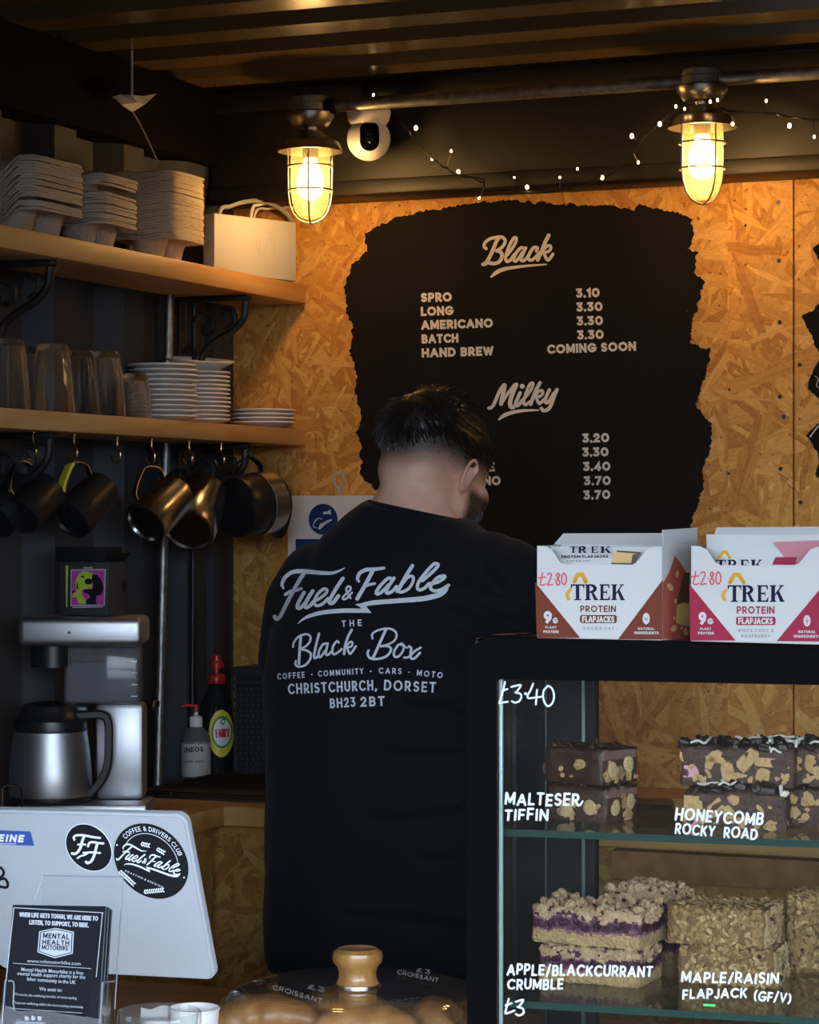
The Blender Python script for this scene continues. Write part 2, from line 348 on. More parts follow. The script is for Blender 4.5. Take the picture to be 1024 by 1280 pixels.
# ------------------------------------------------------------------ lettering
def arc(cx, cy, rx, ry, a0, a1, n=14):
    return [(cx + rx * math.cos(R(a0 + (a1 - a0) * i / n)), cy + ry * math.sin(R(a0 + (a1 - a0) * i / n))) for i in range(n + 1)]
G = {                                                     # glyph: (width, strokes) in a box one cap height tall
 'A': (.86, [[(0, 0), (.41, .97)], [(.45, .97), (.86, 0)], [(.15, .30), (.71, .30)]]),
 'B': (.62, [[(0, 0), (0, 1), (.34, 1)] + arc(.34, .76, .24, .24, 90, -90, 10) + [(0, .52)], [(.34, .52)] + arc(.36, .26, .26, .26, 90, -90, 10) + [(0, 0)]]),
 'C': (.82, [arc(.5, .5, .5, .5, 48, 312, 24)]),
 'D': (.76, [[(0, 0), (0, 1), (.3, 1)] + arc(.3, .5, .46, .5, 90, -90, 16) + [(0, 0)]]),
 'E': (.54, [[(.54, 1), (0, 1), (0, 0), (.54, 0)], [(0, .5), (.48, .5)]]),
 'F': (.52, [[(.52, 1), (0, 1), (0, 0)], [(0, .48), (.46, .48)]]),
 'G': (.92, [arc(.5, .5, .5, .5, 48, 352, 24) + [(.52, .45)]]),
 'H': (.72, [[(0, 0), (0, 1)], [(.72, 0), (.72, 1)], [(0, .5), (.72, .5)]]),
 'I': (.0, [[(0, 0), (0, 1)]]),
 'J': (.42, [[(.42, 1), (.42, .24)] + arc(.2, .24, .22, .24, 0, -150, 10)]),
 'K': (.66, [[(0, 0), (0, 1)], [(.62, 1), (.04, .42)], [(.22, .58), (.66, 0)]]),
 'L': (.5, [[(0, 1), (0, 0), (.5, 0)]]),
 'M': (.92, [[(0, 0), (0, 1)], [(.04, 1), (.46, .16)], [(.46, .16), (.88, 1)], [(.92, 1), (.92, 0)]]),
 'N': (.74, [[(0, 0), (0, 1)], [(.02, .98), (.72, .02)], [(.74, 0), (.74, 1)]]),
 'O': (1.0, [arc(.5, .5, .5, .5, 90, 450, 32)]),
 'P': (.58, [[(0, 0), (0, 1), (.3, 1)] + arc(.3, .71, .28, .29, 90, -90, 10) + [(0, .42)]]),
 'R': (.62, [[(0, 0), (0, 1), (.3, 1)] + arc(.3, .71, .28, .29, 90, -90, 10) + [(0, .42)], [(.26, .42), (.62, 0)]]),
 'S': (.58, [arc(.29, .75, .27, .25, 35, 270, 14) + arc(.29, .25, .29, .25, 90, -145, 14)]),
 'T': (.64, [[(0, 1), (.64, 1)], [(.32, 1), (.32, 0)]]),
 'U': (.7, [[(0, 1), (0, .35)] + arc(.35, .35, .35, .35, 180, 360, 14) + [(.7, 1)]]),
 'V': (.8, [[(0, 1), (.4, 0), (.8, 1)]]),
 'W': (1.16, [[(0, 1), (.28, .03)], [(.30, .03), (.57, .9)], [(.59, .9), (.86, .03)], [(.88, .03), (1.16, 1)]]),
 'X': (.7, [[(0, 0), (.7, 1)], [(0, 1), (.7, 0)]]),
 'Y': (.72, [[(0, 1), (.36, .45), (.72, 1)], [(.36, .45), (.36, 0)]]),
 'Z': (.62, [[(0, 1), (.62, 1), (0, 0), (.62, 0)]]),
 '0': (.8, [arc(.4, .5, .4, .5, 90, 450, 28)]), '1': (.26, [[(0, .84), (.26, 1), (.26, 0)]]),
 '2': (.58, [arc(.28, .72, .28, .28, 165, -30, 12) + [(0, 0), (.58, 0)]]),
 '3': (.56, [[(.0, 1), (.5, 1)], [(.5, 1), (.24, .60)], arc(.25, .29, .31, .29, 95, -140, 16)]),
 '4': (.64, [[(.48, 0), (.48, 1), (0, .26), (.64, .26)]]),
 '5': (.56, [[(.5, 1), (.1, 1), (.05, .56)] + arc(.26, .31, .3, .31, 120, -150, 14)]),
 '7': (.56, [[(0, 1), (.56, 1), (.16, 0)]]),
 '8': (.56, [arc(.28, .75, .25, .25, -90, 270, 18), arc(.28, .26, .28, .26, 90, 450, 18)]),
 '9': (.58, [arc(.29, .69, .29, .31, 0, 360, 20), [(.58, .69), (.52, .35), (.22, 0)]]),
 '6': (.58, [arc(.29, .31, .29, .31, 0, 360, 20), [(.0, .31), (.06, .65), (.36, 1)]]),
 '.': (.0, [[(0, 0), (.001, .001)]]), ',': (.0, [[(.02, .02), (-.06, -.16)]]), '\u2022': (.12, [arc(.06, .5, .03, .03, 0, 360, 8)]),
 '&': (.74, [[(.74, 0), (.16, .68)] + arc(.32, .8, .19, .2, 200, -40, 12) + [(.1, .36)] + arc(.27, .24, .25, .24, 150, 300, 10) + [(.7, .5)]]),
 '/': (.4, [[(0, -.1), (.4, 1.1)]]), '(': (.22, [arc(.4, .5, .4, .65, 120, 240, 10)]), ')': (.22, [arc(-.18, .5, .4, .65, 60, -60, 10)]),
 '\u00a3': (.6, [[(.5, .86)] + arc(.34, .8, .17, .2, 40, 180, 8) + [(.2, .4), (.0, 0), (.6, 0)], [(.0, .46), (.42, .46)]]),
 ':': (.0, [[(0, .1), (.001, .101)], [(0, .6), (.001, .601)]]), '-': (.3, [[(0, .45), (.3, .45)]]), '\u00b7': (.0, [[(0, .42), (.001, .421)]]),
 '!': (.0, [[(0, .3), (0, 1)], [(0, 0), (.001, .001)]]),
}
def ribbon(pts, ws, cap='butt'):
    """2-D stroke with mitred joins -> (verts, faces)"""
    P = [Vector((p[0], p[1])) for p in pts]; n = len(P); ws = ws if isinstance(ws, (list, tuple)) else [ws] * n
    Q = [P[0]]; W = [ws[0]]
    for p, k in zip(P[1:], ws[1:]):
        if (p - Q[-1]).length > 1e-7: Q.append(p); W.append(k)
    P, ws, n = Q, W, len(Q)
    if n == 1: P = [P[0], P[0] + Vector((1e-4, 0))]; ws = [ws[0]] * 2; n = 2; cap = 'round'
    closed = n > 3 and (P[0] - P[-1]).length < .04 * sum((a - b).length for a, b in zip(P, P[1:])) and cap != 'round'
    vs = []; fs = []
    for i in range(n):
        a = (P[i] - P[i - 1]).normalized() if i else ((P[-1] - P[-2]).normalized() if closed else None)
        b = (P[i + 1] - P[i]).normalized() if i < n - 1 else ((P[1] - P[0]).normalized() if closed else None)
        a = a or b; b = b or a
        na, nb = Vector((-a.y, a.x)), Vector((-b.y, b.x)); m = na + nb
        if m.length < 1e-3: m = na.copy(); k = 1
        else: m.normalize(); k = min(1 / max(.2, m.dot(na)), 2.2)
        p = P[i]
        if cap == 'square' and not closed:
            if i == 0: p = p - b * ws[i] / 2
            if i == n - 1: p = p + a * ws[i] / 2
        h = ws[i] / 2 * k
        vs += [p + m * h, p - m * h]
        if i: fs.append((2 * i - 2, 2 * i - 1, 2 * i + 1, 2 * i))
    if cap == 'round':
        for i in (0, n - 1):
            c = len(vs); vs += [P[i] + Vector((math.cos(k * math.pi / 5), math.sin(k * math.pi / 5))) * ws[i] / 2 for k in range(10)]
            fs.append(tuple(range(c, c + 10)))
    return vs, fs
class Ink:
    """flat marks collected in picture pixels, then laid onto a surface"""
    def __init__(s): s.v = []; s.f = []; s.m = []; s.g = []; s.n = 0
    def put(s, vs, fs, mi=0):
        n = len(s.v); s.g += [s.n] * len(vs); s.n += 1; s.v += [tuple(p)[:2] for p in vs]; s.f += [tuple(i + n for i in f) for f in fs]; s.m += [mi] * len(fs); return s
    def stroke(s, pts, w, mi=0, cap='round', sm=5, o=(0, 0), k=1.0):
        if len(pts[0]) > 2: q = smooth_path(pts, sm) if sm else [Vector(p) for p in pts]; ps = [(p[0], p[1]) for p in q]; ws = [max(p[2], .1) for p in q]
        else: ps = [(p[0], p[1]) for p in (smooth_path(pts, sm) if sm and len(pts) > 2 else pts)]; ws = [w] * len(ps)
        ps = [(o[0] + p[0] / k, o[1] + p[1] / k) for p in ps]; ws = [x / k for x in ws]
        return s.put(*ribbon(ps, ws, cap), mi)
    def poly(s, pts, mi=0, o=(0, 0), k=1.0): return s.put([(o[0] + p[0] / k, o[1] + p[1] / k) for p in pts], [tuple(range(len(pts)))], mi)
    def ell(s, c, rx, ry, mi=0, rot=0, n=32, o=(0, 0), k=1.0):
        return s.poly([(c[0] + rx * math.cos(2 * math.pi * i / n) * math.cos(rot) - ry * math.sin(2 * math.pi * i / n) * math.sin(rot),
                        c[1] + rx * math.cos(2 * math.pi * i / n) * math.sin(rot) + ry * math.sin(2 * math.pi * i / n) * math.cos(rot)) for i in range(n)], mi, o, k)
    def ell_strips(s, c, rx, ry, mi=0, n=24, o=(0, 0), k=1.0):
        for i in range(n):
            a0, a1 = math.pi * i / n, math.pi * (i + 1) / n; x0, x1 = c[0] - rx * math.cos(a0), c[0] - rx * math.cos(a1); h0, h1 = ry * math.sin(a0), ry * math.sin(a1)
            s.poly([(x0, c[1] - h0), (x1, c[1] - h1), (x1, c[1] + h1), (x0, c[1] + h0)], mi, o, k)
        return s
    def rrect(s, x0, y0, x1, y1, r, mi=0, o=(0, 0), k=1.0):
        p = [q for cx, cy, a in ((x1 - r, y1 - r, 0), (x0 + r, y1 - r, 90), (x0 + r, y0 + r, 180), (x1 - r, y0 + r, 270)) for q in arc(cx, cy, r, r, a, a + 90, 5)]
        return s.poly(p, mi, o, k)
    def text(s, txt, p0, p1, h, wt=.2, mi=0, cap='square', gap=.16, space=.42, o=(0, 0), k=1.0, slant=0.0, jit=0.0, path=None):
        """fit txt between the two ends of its baseline; h cap height (all in pixels)"""
        p0 = Vector((o[0] + p0[0] / k, o[1] + p0[1] / k)); p1 = Vector((o[0] + p1[0] / k, o[1] + p1[1] / k)); h = h / k
        adv = 0; items = []
        for ch in txt:
            if ch == ' ': adv += space; continue
            gw, st = G[ch]; items.append((adv, st, gw)); adv += gw * (1 - wt) + wt + gap
        total = adv - gap; d = p1 - p0; kx = d.length / (total * h); d.normalize(); n = Vector((d.y, -d.x))
        rj = random.Random(len(txt) * 7 + int(p0.x))
        for a, st, gw in items:
            jy = rj.uniform(-jit, jit); js = 1 + rj.uniform(-jit, jit)
            for q in st:
                pts = [((a + wt / 2 + x * (1 - wt) + slant * y) * kx * h, (wt / 2 + y * (1 - wt) * js + jy) * h) for x, y in q]
                vs, fs = ribbon(pts, wt * h * (min(1, kx) * .5 + .5), cap)
                if path: vs = [path((v.x / (d.length or 1) if False else v.x), v.y) for v in vs]
                else: vs = [p0 + d * v.x + n * v.y for v in vs]
                s.put(vs, fs, mi)
        return s
    def font(s, txt, p0, p1, h, mi=0, o=(0, 0), k=1.0, bold=0.0):
        """small mixed-case print in Blender's own typeface, fitted the same way"""
        p0 = Vector((o[0] + p0[0] / k, o[1] + p0[1] / k)); p1 = Vector((o[0] + p1[0] / k, o[1] + p1[1] / k)); h = h / k
        cu = bpy.data.curves.new('t', 'FONT'); cu.body = txt; cu.size = 1; cu.resolution_u = 2; cu.offset = bold
        ob = bpy.data.objects.new('t', cu); C.objects.link(ob)
        dg = bpy.context.evaluated_depsgraph_get(); me = bpy.data.meshes.new_from_object(ob.evaluated_get(dg))
        vs = [q.co.copy() for q in me.vertices]; fs = [tuple(p.vertices) for p in me.polygons]
        bpy.data.objects.remove(ob); bpy.data.curves.remove(cu); bpy.data.meshes.remove(me)
        if not vs: return s
        x0 = min(q.x for q in vs); x1 = max(q.x for q in vs); d = p1 - p0; kx = d.length / (x1 - x0); d.normalize(); n = Vector((d.y, -d.x))
        return s.put([p0 + d * ((q.x - x0) * kx) + n * (q.y * h / .72) for q in vs], fs, mi)
    def lay(s, fn, name, mats, parent):
        b = MB(); b.f = s.f; b.m = s.m
        for (u, v), g in zip(s.v, s.g):                      # crossing strokes lie a hair above one another
            p = fn(u, v); b.v.append(p + (CAM - p).normalized() * (g % 9) * 3e-5)
        return b.build(name, mats, parent, smooth=0, fix=False)
# ================================================================== the setting
YB = 4.6; XL = -2.31; XR = 3.4; YF = 2.25; ZC = 2.43
b = MB(); b.box(((XL + XR) / 2 - .05, (YF + YB) / 2, -.05), (XR - XL + .3, YB - YF + .3, .1)); struct(b.build('floor', M['floor_ply'], smooth=0))
# back wall of strand board, with two prouder boards on the right
b = MB(); b.box(((XL + XR) / 2 - .06, YB + .009, 1.2), (XR - XL + .16, .018, 2.5)); struct(b.build('wall_back', M['osb_wall'], local=True, smooth=0))
x909 = onY(909, 500, YB - .014).x; x993 = onY(993, 500, YB - .014).x
b = MB(); b.box(((x909 + x993) / 2 - .001, YB - .007, 1.2), (x993 - x909 - .004, .0135, 2.38)); t1 = struct(b.build('trim_1', M['osb_near'], local=True, smooth=0))
b = MB(); b.box(((x993 + XR) / 2, YB - .007, 1.2), (XR - x993 - .002, .0135, 2.38)); t2 = struct(b.build('trim_2', M['osb_near'], local=True, smooth=0))
for pu, pv, par in ((973, 253, t1), (974, 326, t1), (975, 403, t1), (975, 496, t1), (980, 521, t1), (976, 586, t1), (932, 282, t1), (909 + 3, 487, t1), (1000, 456, t2), (1001, 628, t2), (909 + 2, 592, t1)):
    p = onY(pu, pv, YB - .0138); q = MB(); q.lathe([(0, .0008), (.0042 if pu > 960 else .0026, .0008), (.0042 if pu > 960 else .0026, -.001)], 12, T=Matrix.Translation(p) @ Matrix.Rotation(R(90), 4, 'X'))
    q.build('screw', M['iron'], par)
# corrugated container wall on the left
per = .257; prof = []
y = 3.849 - 7 * per
while y < YB + .2:
    prof += [(XL - .045, y), (XL, y + .04), (XL, y + .118), (XL - .045, y + .158)]; y += per
b = MB()
for (x0, y0), (x1, y1) in zip(prof, prof[1:]):
    if y0 > YB + .02: break
    y0c, y1c = y0, y1
    b.add([(x0, y0c, -.02), (x1, y1c, -.02), (x1, y1c, 2.48), (x0, y0c, 2.48)], [(0, 1, 2, 3)])
    b.add([(XL - .06, y0c, -.02), (XL - .06, y1c, -.02), (XL - .06, y1c, 2.48), (XL - .06, y0c, 2.48)], [(3, 2, 1, 0)])
struct(b.build('wall_left', M['wall_paint'], local=True, smooth=0, fix=False))
# corrugated roof
b = MB(); y = 4.44 + .105 - .209 * 11; prof = []
while y < YB + .03:
    prof += [(y, ZC), (y + .092, ZC), (y + .106, ZC + .036), (y + .195, ZC + .036)]; y += .209
for (y0, z0), (y1, z1) in zip(prof, prof[1:]):
    b.add([(XL - .1, y0, z0), (XL - .1, y1, z1), (XR, y1, z1), (XR, y0, z0)], [(0, 1, 2, 3)])
b.box(((XL + XR) / 2, (YF + YB) / 2, ZC + .06), (XR - XL + .3, YB - YF + .3, .02))
struct(b.build('ceiling', M['ceiling_paint'], local=True, smooth=0, fix=False))
# steel rails where walls and roof meet
b = MB(); b.box(((XL + XR) / 2, 4.548, 2.315), (XR - XL, .10, .22), bev=.006); b.box(((XL + XR) / 2, 4.54, 2.222), (XR - XL, .10, .03), bev=.005)
b.box(((XL + XR) / 2, 4.5, 2.408), (XR - XL, .05, .04), bev=.005)
struct(b.build('trim_3', M['rail_paint'], local=True))
b = MB(); b.box((XL - .02, (YF + 4.49) / 2, 2.355), (.09, 4.49 - YF, .15), bev=.006); struct(b.build('trim_4', M['rail_dark'], local=True))
b = MB(); b.box((XL - .027, 4.552, 1.2), (.066, .094, 2.44), bev=.003); struct(b.build('trim_5', M['wall_paint'], local=True))
b = MB(); b.box((XR + .03, (YF + YB) / 2, 1.2), (.06, YB - YF + .2, 2.5)); struct(b.build('wall_right', M['wall_paint'], local=True, smooth=0))
# the hatch side: sill wall, header and jambs round the serving opening
b = MB(); b.box(((XL + XR) / 2, YF - .03, .41), (XR - XL + .24, .06, .82)); b.box(((XL + XR) / 2, YF - .03, 2.365), (XR - XL + .24, .06, .23))
b.box(((XL - .1 - 1.60) / 2, YF - .03, 1.6), (-1.60 - XL + .1, .06, 1.6)); b.box(((XR + .1 + .45) / 2, YF - .03, 1.6), (XR + .1 - .45, .06, 1.6))
struct(b.build('wall_front', M['dark_outer'], local=True, smooth=0))

# unseen canopy slab, added outside to block the high sky light
b = MB(); b.box(((XL + XR) / 2, .55, 2.46), (XR - XL + .2, 3.28, .05)); struct(b.build('sky_blocker_1', M['dark_outer'], local=True, smooth=0))
# ================================================================== counters
root = thing('serving_counter', 'long serving counter along the hatch, under the cake cabinet and the tablet', 'counter', (-.6, 2.75, 0))
b = MB(); b.box((-.335, 2.77, .86), (3.75, 1.0, .04), bev=.004); b.build('worktop', M['worktop'], root)
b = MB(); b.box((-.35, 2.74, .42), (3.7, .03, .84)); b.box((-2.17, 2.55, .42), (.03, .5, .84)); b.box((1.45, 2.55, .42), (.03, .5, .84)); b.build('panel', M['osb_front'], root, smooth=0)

root = thing('back_counter', 'strand board back counter with wooden worktop behind the man', 'counter', (-.5, 4.3, 0))
b = MB(); b.box((-.33, 4.293, 1.032), (3.9, .586, .036), bev=.003); b.build('worktop', M['worktop'], root)
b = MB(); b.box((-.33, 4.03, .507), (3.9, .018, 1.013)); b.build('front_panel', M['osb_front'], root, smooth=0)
b = MB(); b.box((.16, 4.006, .985), (2.9, .03, .05), bev=.002); b.build('front_rail', M['board_edge'], root)
for k, x in enumerate((-1.22, -.72, -.22, .28)):                # framed drawer fronts seen through the cabinet
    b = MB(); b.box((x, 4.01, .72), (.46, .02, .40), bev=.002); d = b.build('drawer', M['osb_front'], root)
    b = MB()
    for cx, cz, sx_, sz_ in ((x, .905, .46, .03), (x, .535, .46, .03), (x - .215, .72, .03, .34), (x + .215, .72, .03, .34)): b.box((cx, 3.996, cz), (sx_, .012, sz_), bev=.002)
    b.build('frame', M['board_edge'], d)
root = thing('side_counter', 'narrow strand board counter on the left carrying the coffee brewer', 'counter', (-2.16, 3.45, 0))
b = MB(); b.box((-2.165, 3.655, 1.032), (.285, .685, .036), bev=.003); b.build('worktop', M['worktop'], root)
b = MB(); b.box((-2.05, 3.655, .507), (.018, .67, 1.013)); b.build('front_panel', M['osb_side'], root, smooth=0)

# ================================================================== painted menus on the back wall
ZM = YB - .0012
def on_wall(u, v): return onY(u, v, ZM)
def on_wall2(u, v): return onY(u, v, YB - .0022)
def on_proud(u, v): return onY(u, v, YB - .0150)
def rough_edge(pts, amp, rnd, step=2.2):
    out_ = []
    for (x0, y0), (x1, y1) in zip(pts, pts[1:] + pts[:1]):
        n = max(1, int(math.hypot(x1 - x0, y1 - y0) / step)); nx, ny = (y1 - y0), -(x1 - x0); l = math.hypot(nx, ny) or 1
        for i in range(n):
            t = i / n; x = x0 + (x1 - x0) * t; y = y0 + (y1 - y0) * t
            a = amp * (noise.noise(Vector((x * .11, y * .11, 3))) * .9 + noise.noise(Vector((x * .45, y * .45, 7))) * .5 + rnd.uniform(-.22, .22))
            out_.append((x + nx / l * a, y + ny / l * a))
    return out_
rnd = random.Random(4)
outline = [(456, 291), (470, 284), (500, 271), (522, 266), (560, 258), (600, 253), (640, 251), (690, 254), (728, 257), (760, 256), (793, 264), (799, 255), (830, 262), (866, 274),
           (869, 292), (860, 310), (872, 315), (868, 340), (880, 352), (876, 372), (867, 392), (862, 428), (888, 436), (882, 470), (871, 500), (872, 512), (889, 530), (888, 560),
           (878, 590), (880, 612), (866, 650), (862, 700), (840, 760), (700, 790), (520, 780), (470, 700), (478, 640), (476, 614), (462, 606), (449, 588), (452, 560), (446, 540),
           (452, 520), (444, 490), (446, 470), (437, 440), (441, 410), (432, 385), (433, 352), (440, 332), (447, 325), (460, 312)]
menu = thing('painted_menu', 'large rough-edged black painted coffee menu on the strand board wall', 'menu', on_wall(650, 640))
ik = Ink(); ik.poly(rough_edge(outline, 4.2, rnd))
for _ in range(900):                                         # dry-brush flecks round the edge
    i = rnd.randrange(len(outline)); (x0, y0), (x1, y1) = outline[i], outline[(i + 1) % len(outline)]
    t = rnd.random(); x = x0 + (x1 - x0) * t; y = y0 + (y1 - y0) * t
    cx, cy = 655, 460; l = math.hypot(x - cx, y - cy); e = rnd.expovariate(1 / 4.5)
    x += (x - cx) / l * e; y += (y - cy) / l * e; s_ = rnd.uniform(.35, 1.3)
    ik.poly([(x + rnd.uniform(-s_, s_) * .7, y + rnd.uniform(-s_, s_) * 1.5) for _ in range(3)])
ik.lay(on_wall, 'black_paint', M['chalk_black'], menu)
ik = Ink()                                                   # bare board showing through near the edge
for _ in range(150):
    i = rnd.randrange(len(outline)); (x0, y0), (x1, y1) = outline[i], outline[(i + 1) % len(outline)]
    t = rnd.random(); x = x0 + (x1 - x0) * t; y = y0 + (y1 - y0) * t
    cx, cy = 655, 460; l = math.hypot(x - cx, y - cy); e = 3 + rnd.expovariate(1 / 7)
    x -= (x - cx) / l * e; y -= (y - cy) / l * e; s_ = rnd.uniform(.3, .9)
    ik.poly([(x + rnd.uniform(-s_, s_) * .8, y + rnd.uniform(-s_, s_) * 1.3) for _ in range(3)])
ik.lay(lambda u, v: onY(u, v, YB - .0014), 'bare_flecks', M['board_edge'], menu)['kind'] = 'stuff'
K = 1024 / 120
ik = Ink(); o = (590, 280)
for w_, st in ((40, [(128, 430), (160, 402), (200, 330), (235, 250), (262, 185), (285, 150)]), (34, [(115, 430), (150, 428)]),
               (34, [(152, 262), (130, 240), (142, 198), (190, 160), (260, 142), (320, 140), (354, 172), (345, 215), (310, 258), (262, 285)]),
               (38, [(262, 285), (308, 300), (322, 345), (296, 398), (250, 420), (200, 418), (160, 405)]),
               (33, [(378, 330), (432, 258), (470, 190), (472, 150), (448, 150), (408, 215), (370, 310), (360, 370), (376, 400), (412, 382), (452, 325)]),
               (34, [(560, 262), (520, 256), (472, 312), (446, 372), (462, 396), (492, 375), (542, 300)]), (34, [(574, 255), (540, 330), (524, 378), (545, 393), (580, 370), (610, 325)]),
               (34, [(688, 288), (698, 256), (660, 252), (618, 310), (602, 362), (622, 386), (664, 368), (722, 305)]),
               (40, [(820, 120), (780, 200), (740, 300), (702, 382)]), (32, [(735, 310), (790, 245), (828, 230), (843, 255), (820, 290), (768, 306)]),
               (34, [(768, 306), (790, 362), (812, 384), (840, 358), (864, 322)])): ik.stroke(st, w_, o=o, k=K)
ik.stroke([(205, 565, 20), (260, 518, 42), (340, 483, 40), (450, 463, 33), (600, 445, 26), (720, 437, 20), (795, 430, 14)], 0, o=o, k=K)
ik.lay(on_wall2, 'heading_lettering', M['cream_paint'], menu)
ik = Ink(); o = (600, 465)
for w_, st in ((36, [(95, 385), (130, 372), (165, 310), (212, 200), (255, 138)]), (46, [(264, 142), (248, 230), (226, 340)]), (34, [(226, 342), (292, 238), (370, 137)]), (46, [(388, 135), (345, 240), (322, 325), (330, 370), (355, 376)]),
               (38, [(430, 222), (400, 290), (380, 340), (398, 358), (440, 325)]), (32, [(432, 320), (502, 250), (555, 172), (566, 122), (538, 126), (500, 200), (470, 300), (472, 340), (492, 348), (535, 315)]),
               (38, [(642, 115), (600, 190), (560, 290), (542, 345)]), (32, [(570, 280), (620, 215), (658, 197), (672, 222), (650, 255), (602, 270)]), (34, [(602, 270), (620, 318), (642, 333), (690, 290)]),
               (36, [(742, 190), (710, 260), (696, 306), (712, 328), (748, 298), (790, 225)]), (38, [(822, 188), (792, 260), (760, 350), (720, 403), (676, 410), (656, 388)])): ik.stroke(st, w_, o=o, k=K)
ik.ell((452, 153), 27, 25, o=o, k=K)
ik.stroke([(205, 505, 22), (260, 463, 42), (340, 433, 38), (440, 415, 32), (540, 408, 24), (625, 408, 14)], 0, o=o, k=K)
ik.lay(on_wall2, 'heading_lettering', M['cream_paint'], menu)
K = 1024 / 470; o = (430, 240)
ik = Ink()
for txt, p0, p1 in (('SPRO', (210, 300), (294, 298)), ('LONG', (210, 338), (298, 335)), ('AMERICANO', (211, 375), (406, 369)), ('BATCH', (212, 413), (312, 410)), ('HAND BREW', (212, 451), (408, 445))):
    ik.text(txt, p0, p1, 25, .255, o=o, k=K, gap=.10)
ik.lay(on_wall2, 'item_lettering', M['cream_paint'], menu); ik = Ink()
ik.text('AMERICANO', (238, 803), (427, 798), 25, .255, o=o, k=K, gap=.10); ik.text('COFFEE', (290, 764), (411, 761), 25, .255, o=o, k=K, gap=.10)
ik.lay(on_wall2, 'item_lettering', M['cream_paint'], menu)
ik = Ink()
for txt, p0, p1 in (('3.10', (633, 288), (697, 286)), ('3.30', (634, 326), (705, 324)), ('3.30', (635, 364), (706, 362)), ('3.30', (636, 402), (708, 400)), ('COMING SOON', (554, 441), (796, 432)),
                    ('3.20', (650, 683), (723, 681)), ('3.30', (650, 721), (721, 720)), ('3.40', (652, 760), (726, 759)), ('3.70', (654, 799), (727, 798)), ('3.70', (653, 838), (726, 836))):
    if txt == '3.20': ik.lay(on_wall2, 'price_lettering', M['cream_paint'], menu); ik = Ink()
    ik.text(txt, p0, p1, 25, .255, o=o, k=K, gap=.10)
ik.lay(on_wall2, 'price_lettering', M['cream_paint'], menu)
menu2 = thing('painted_menu', 'second black painted patch cut off at the right edge of the wall', 'menu', on_proud(1060, 640))
edge2 = [(1030, 300), (1016, 310), (1022, 322), (1030, 330), (1030, 372), (1015, 388), (1002, 396), (1012, 416), (1026, 448), (1020, 458), (1010, 478), (1011, 486), (1024, 500), (1036, 520), (1016, 535), (1008, 545), (1022, 566), (1024, 580), (1019, 592), (1060, 640), (1260, 640), (1260, 270), (1050, 270)]
ik = Ink(); ik.poly(rough_edge(edge2, 2.0, rnd, 1.6)); ik.lay(lambda u, v: onY(u, v, YB - .0148), 'black_paint', M['chalk_black'], menu2)
ik = Ink(); ik.stroke([(1019, 470), (1023, 474), (1021, 482), (1026, 486)], .8); ik.lay(lambda u, v: onY(u, v, YB - .0152), 'chalk_marks', M['cream_paint'], menu2); ik = Ink(); ik.stroke([(1013, 546), (1022, 534), (1034, 524)], 1.6, sm=3)
ik.lay(lambda u, v: onY(u, v, YB - .0152), 'chalk_marks', M['cream_paint'], menu2)

# ================================================================== shelves with their brackets and hooks
XSF = -2.135
def shelf(name, label, ztop, thick, ybr, hooks):
    r = thing(name, label, 'shelf', (XSF - .08, 3.6, ztop - thick))
    b = MB(); b.box(((XL + XSF) / 2, (2.7 + 4.59) / 2, ztop - thick / 2), (XSF - XL - .001, 4.59 - 2.7, thick), bev=.003); b.build('board', M['shelf_wood'], r)
    for yb in ybr:
        z = ztop - thick; b = MB(); x0 = XL + .004
        b.box((x0 + .078, yb, z - .006), (.156, .022, .010), bev=.003); b.box((x0 + .005, yb, z - .095), (.010, .022, .19), bev=.003)
        def P(a, c): return (x0 + a, yb, z - c)
        b.tube(smooth_path([P(.148, .012), P(.143, .045), P(.118, .07), P(.088, .085), P(.058, .108), P(.04, .15), P(.012, .178)], 6), .0075, 8)
        b.tube(smooth_path([P(.03, .055), P(.05, .034), P(.076, .044), P(.074, .068), P(.055, .072), P(.053, .056)], 6), .005, 6)
        b.tube(smooth_path([P(.106, .066), P(.124, .052), P(.12, .03), P(.1, .026), P(.096, .042)], 6), .0045, 6)
        b.tube(smooth_path([P(.012, .14), P(.03, .13), P(.034, .11), P(.02, .098), P(.012, .11)], 6), .0045, 6)
        b.build('bracket', M['iron'], r)
    for hu in hooks:
        p = onX(hu, 545, -2.185); z = ztop - thick; b = MB()
        # the hook's bowl opens towards the wall
        b.tube(smooth_path([(p.x, p.y, z + .006), (p.x, p.y, z - .018), (p.x + .008, p.y - .004, z - .030), (p.x + .004, p.y - .002, z - .044), (p.x - .010, p.y + .004, z - .046), (p.x - .017, p.y + .006, z - .034)], 6), .0021, 8)
        b.lathe([(0, 0), (.006, 0), (.006, -.002), (0, -.002)], 12, T=Matrix.Translation((p.x, p.y, z)))
        b.build('hook', M['brass'], r)
    return r
shelf('wall_shelf', 'upper thick pine shelf on the left wall holding cup carriers and a white box', 2.043, .038, (3.62, 4.36), ())
HK = (42, 93, 147, 190, 237, 277)
shelf('wall_shelf', 'lower pine shelf with glasses and plates on top and brass hooks below', 1.748, .033, (3.62, 4.36), HK)

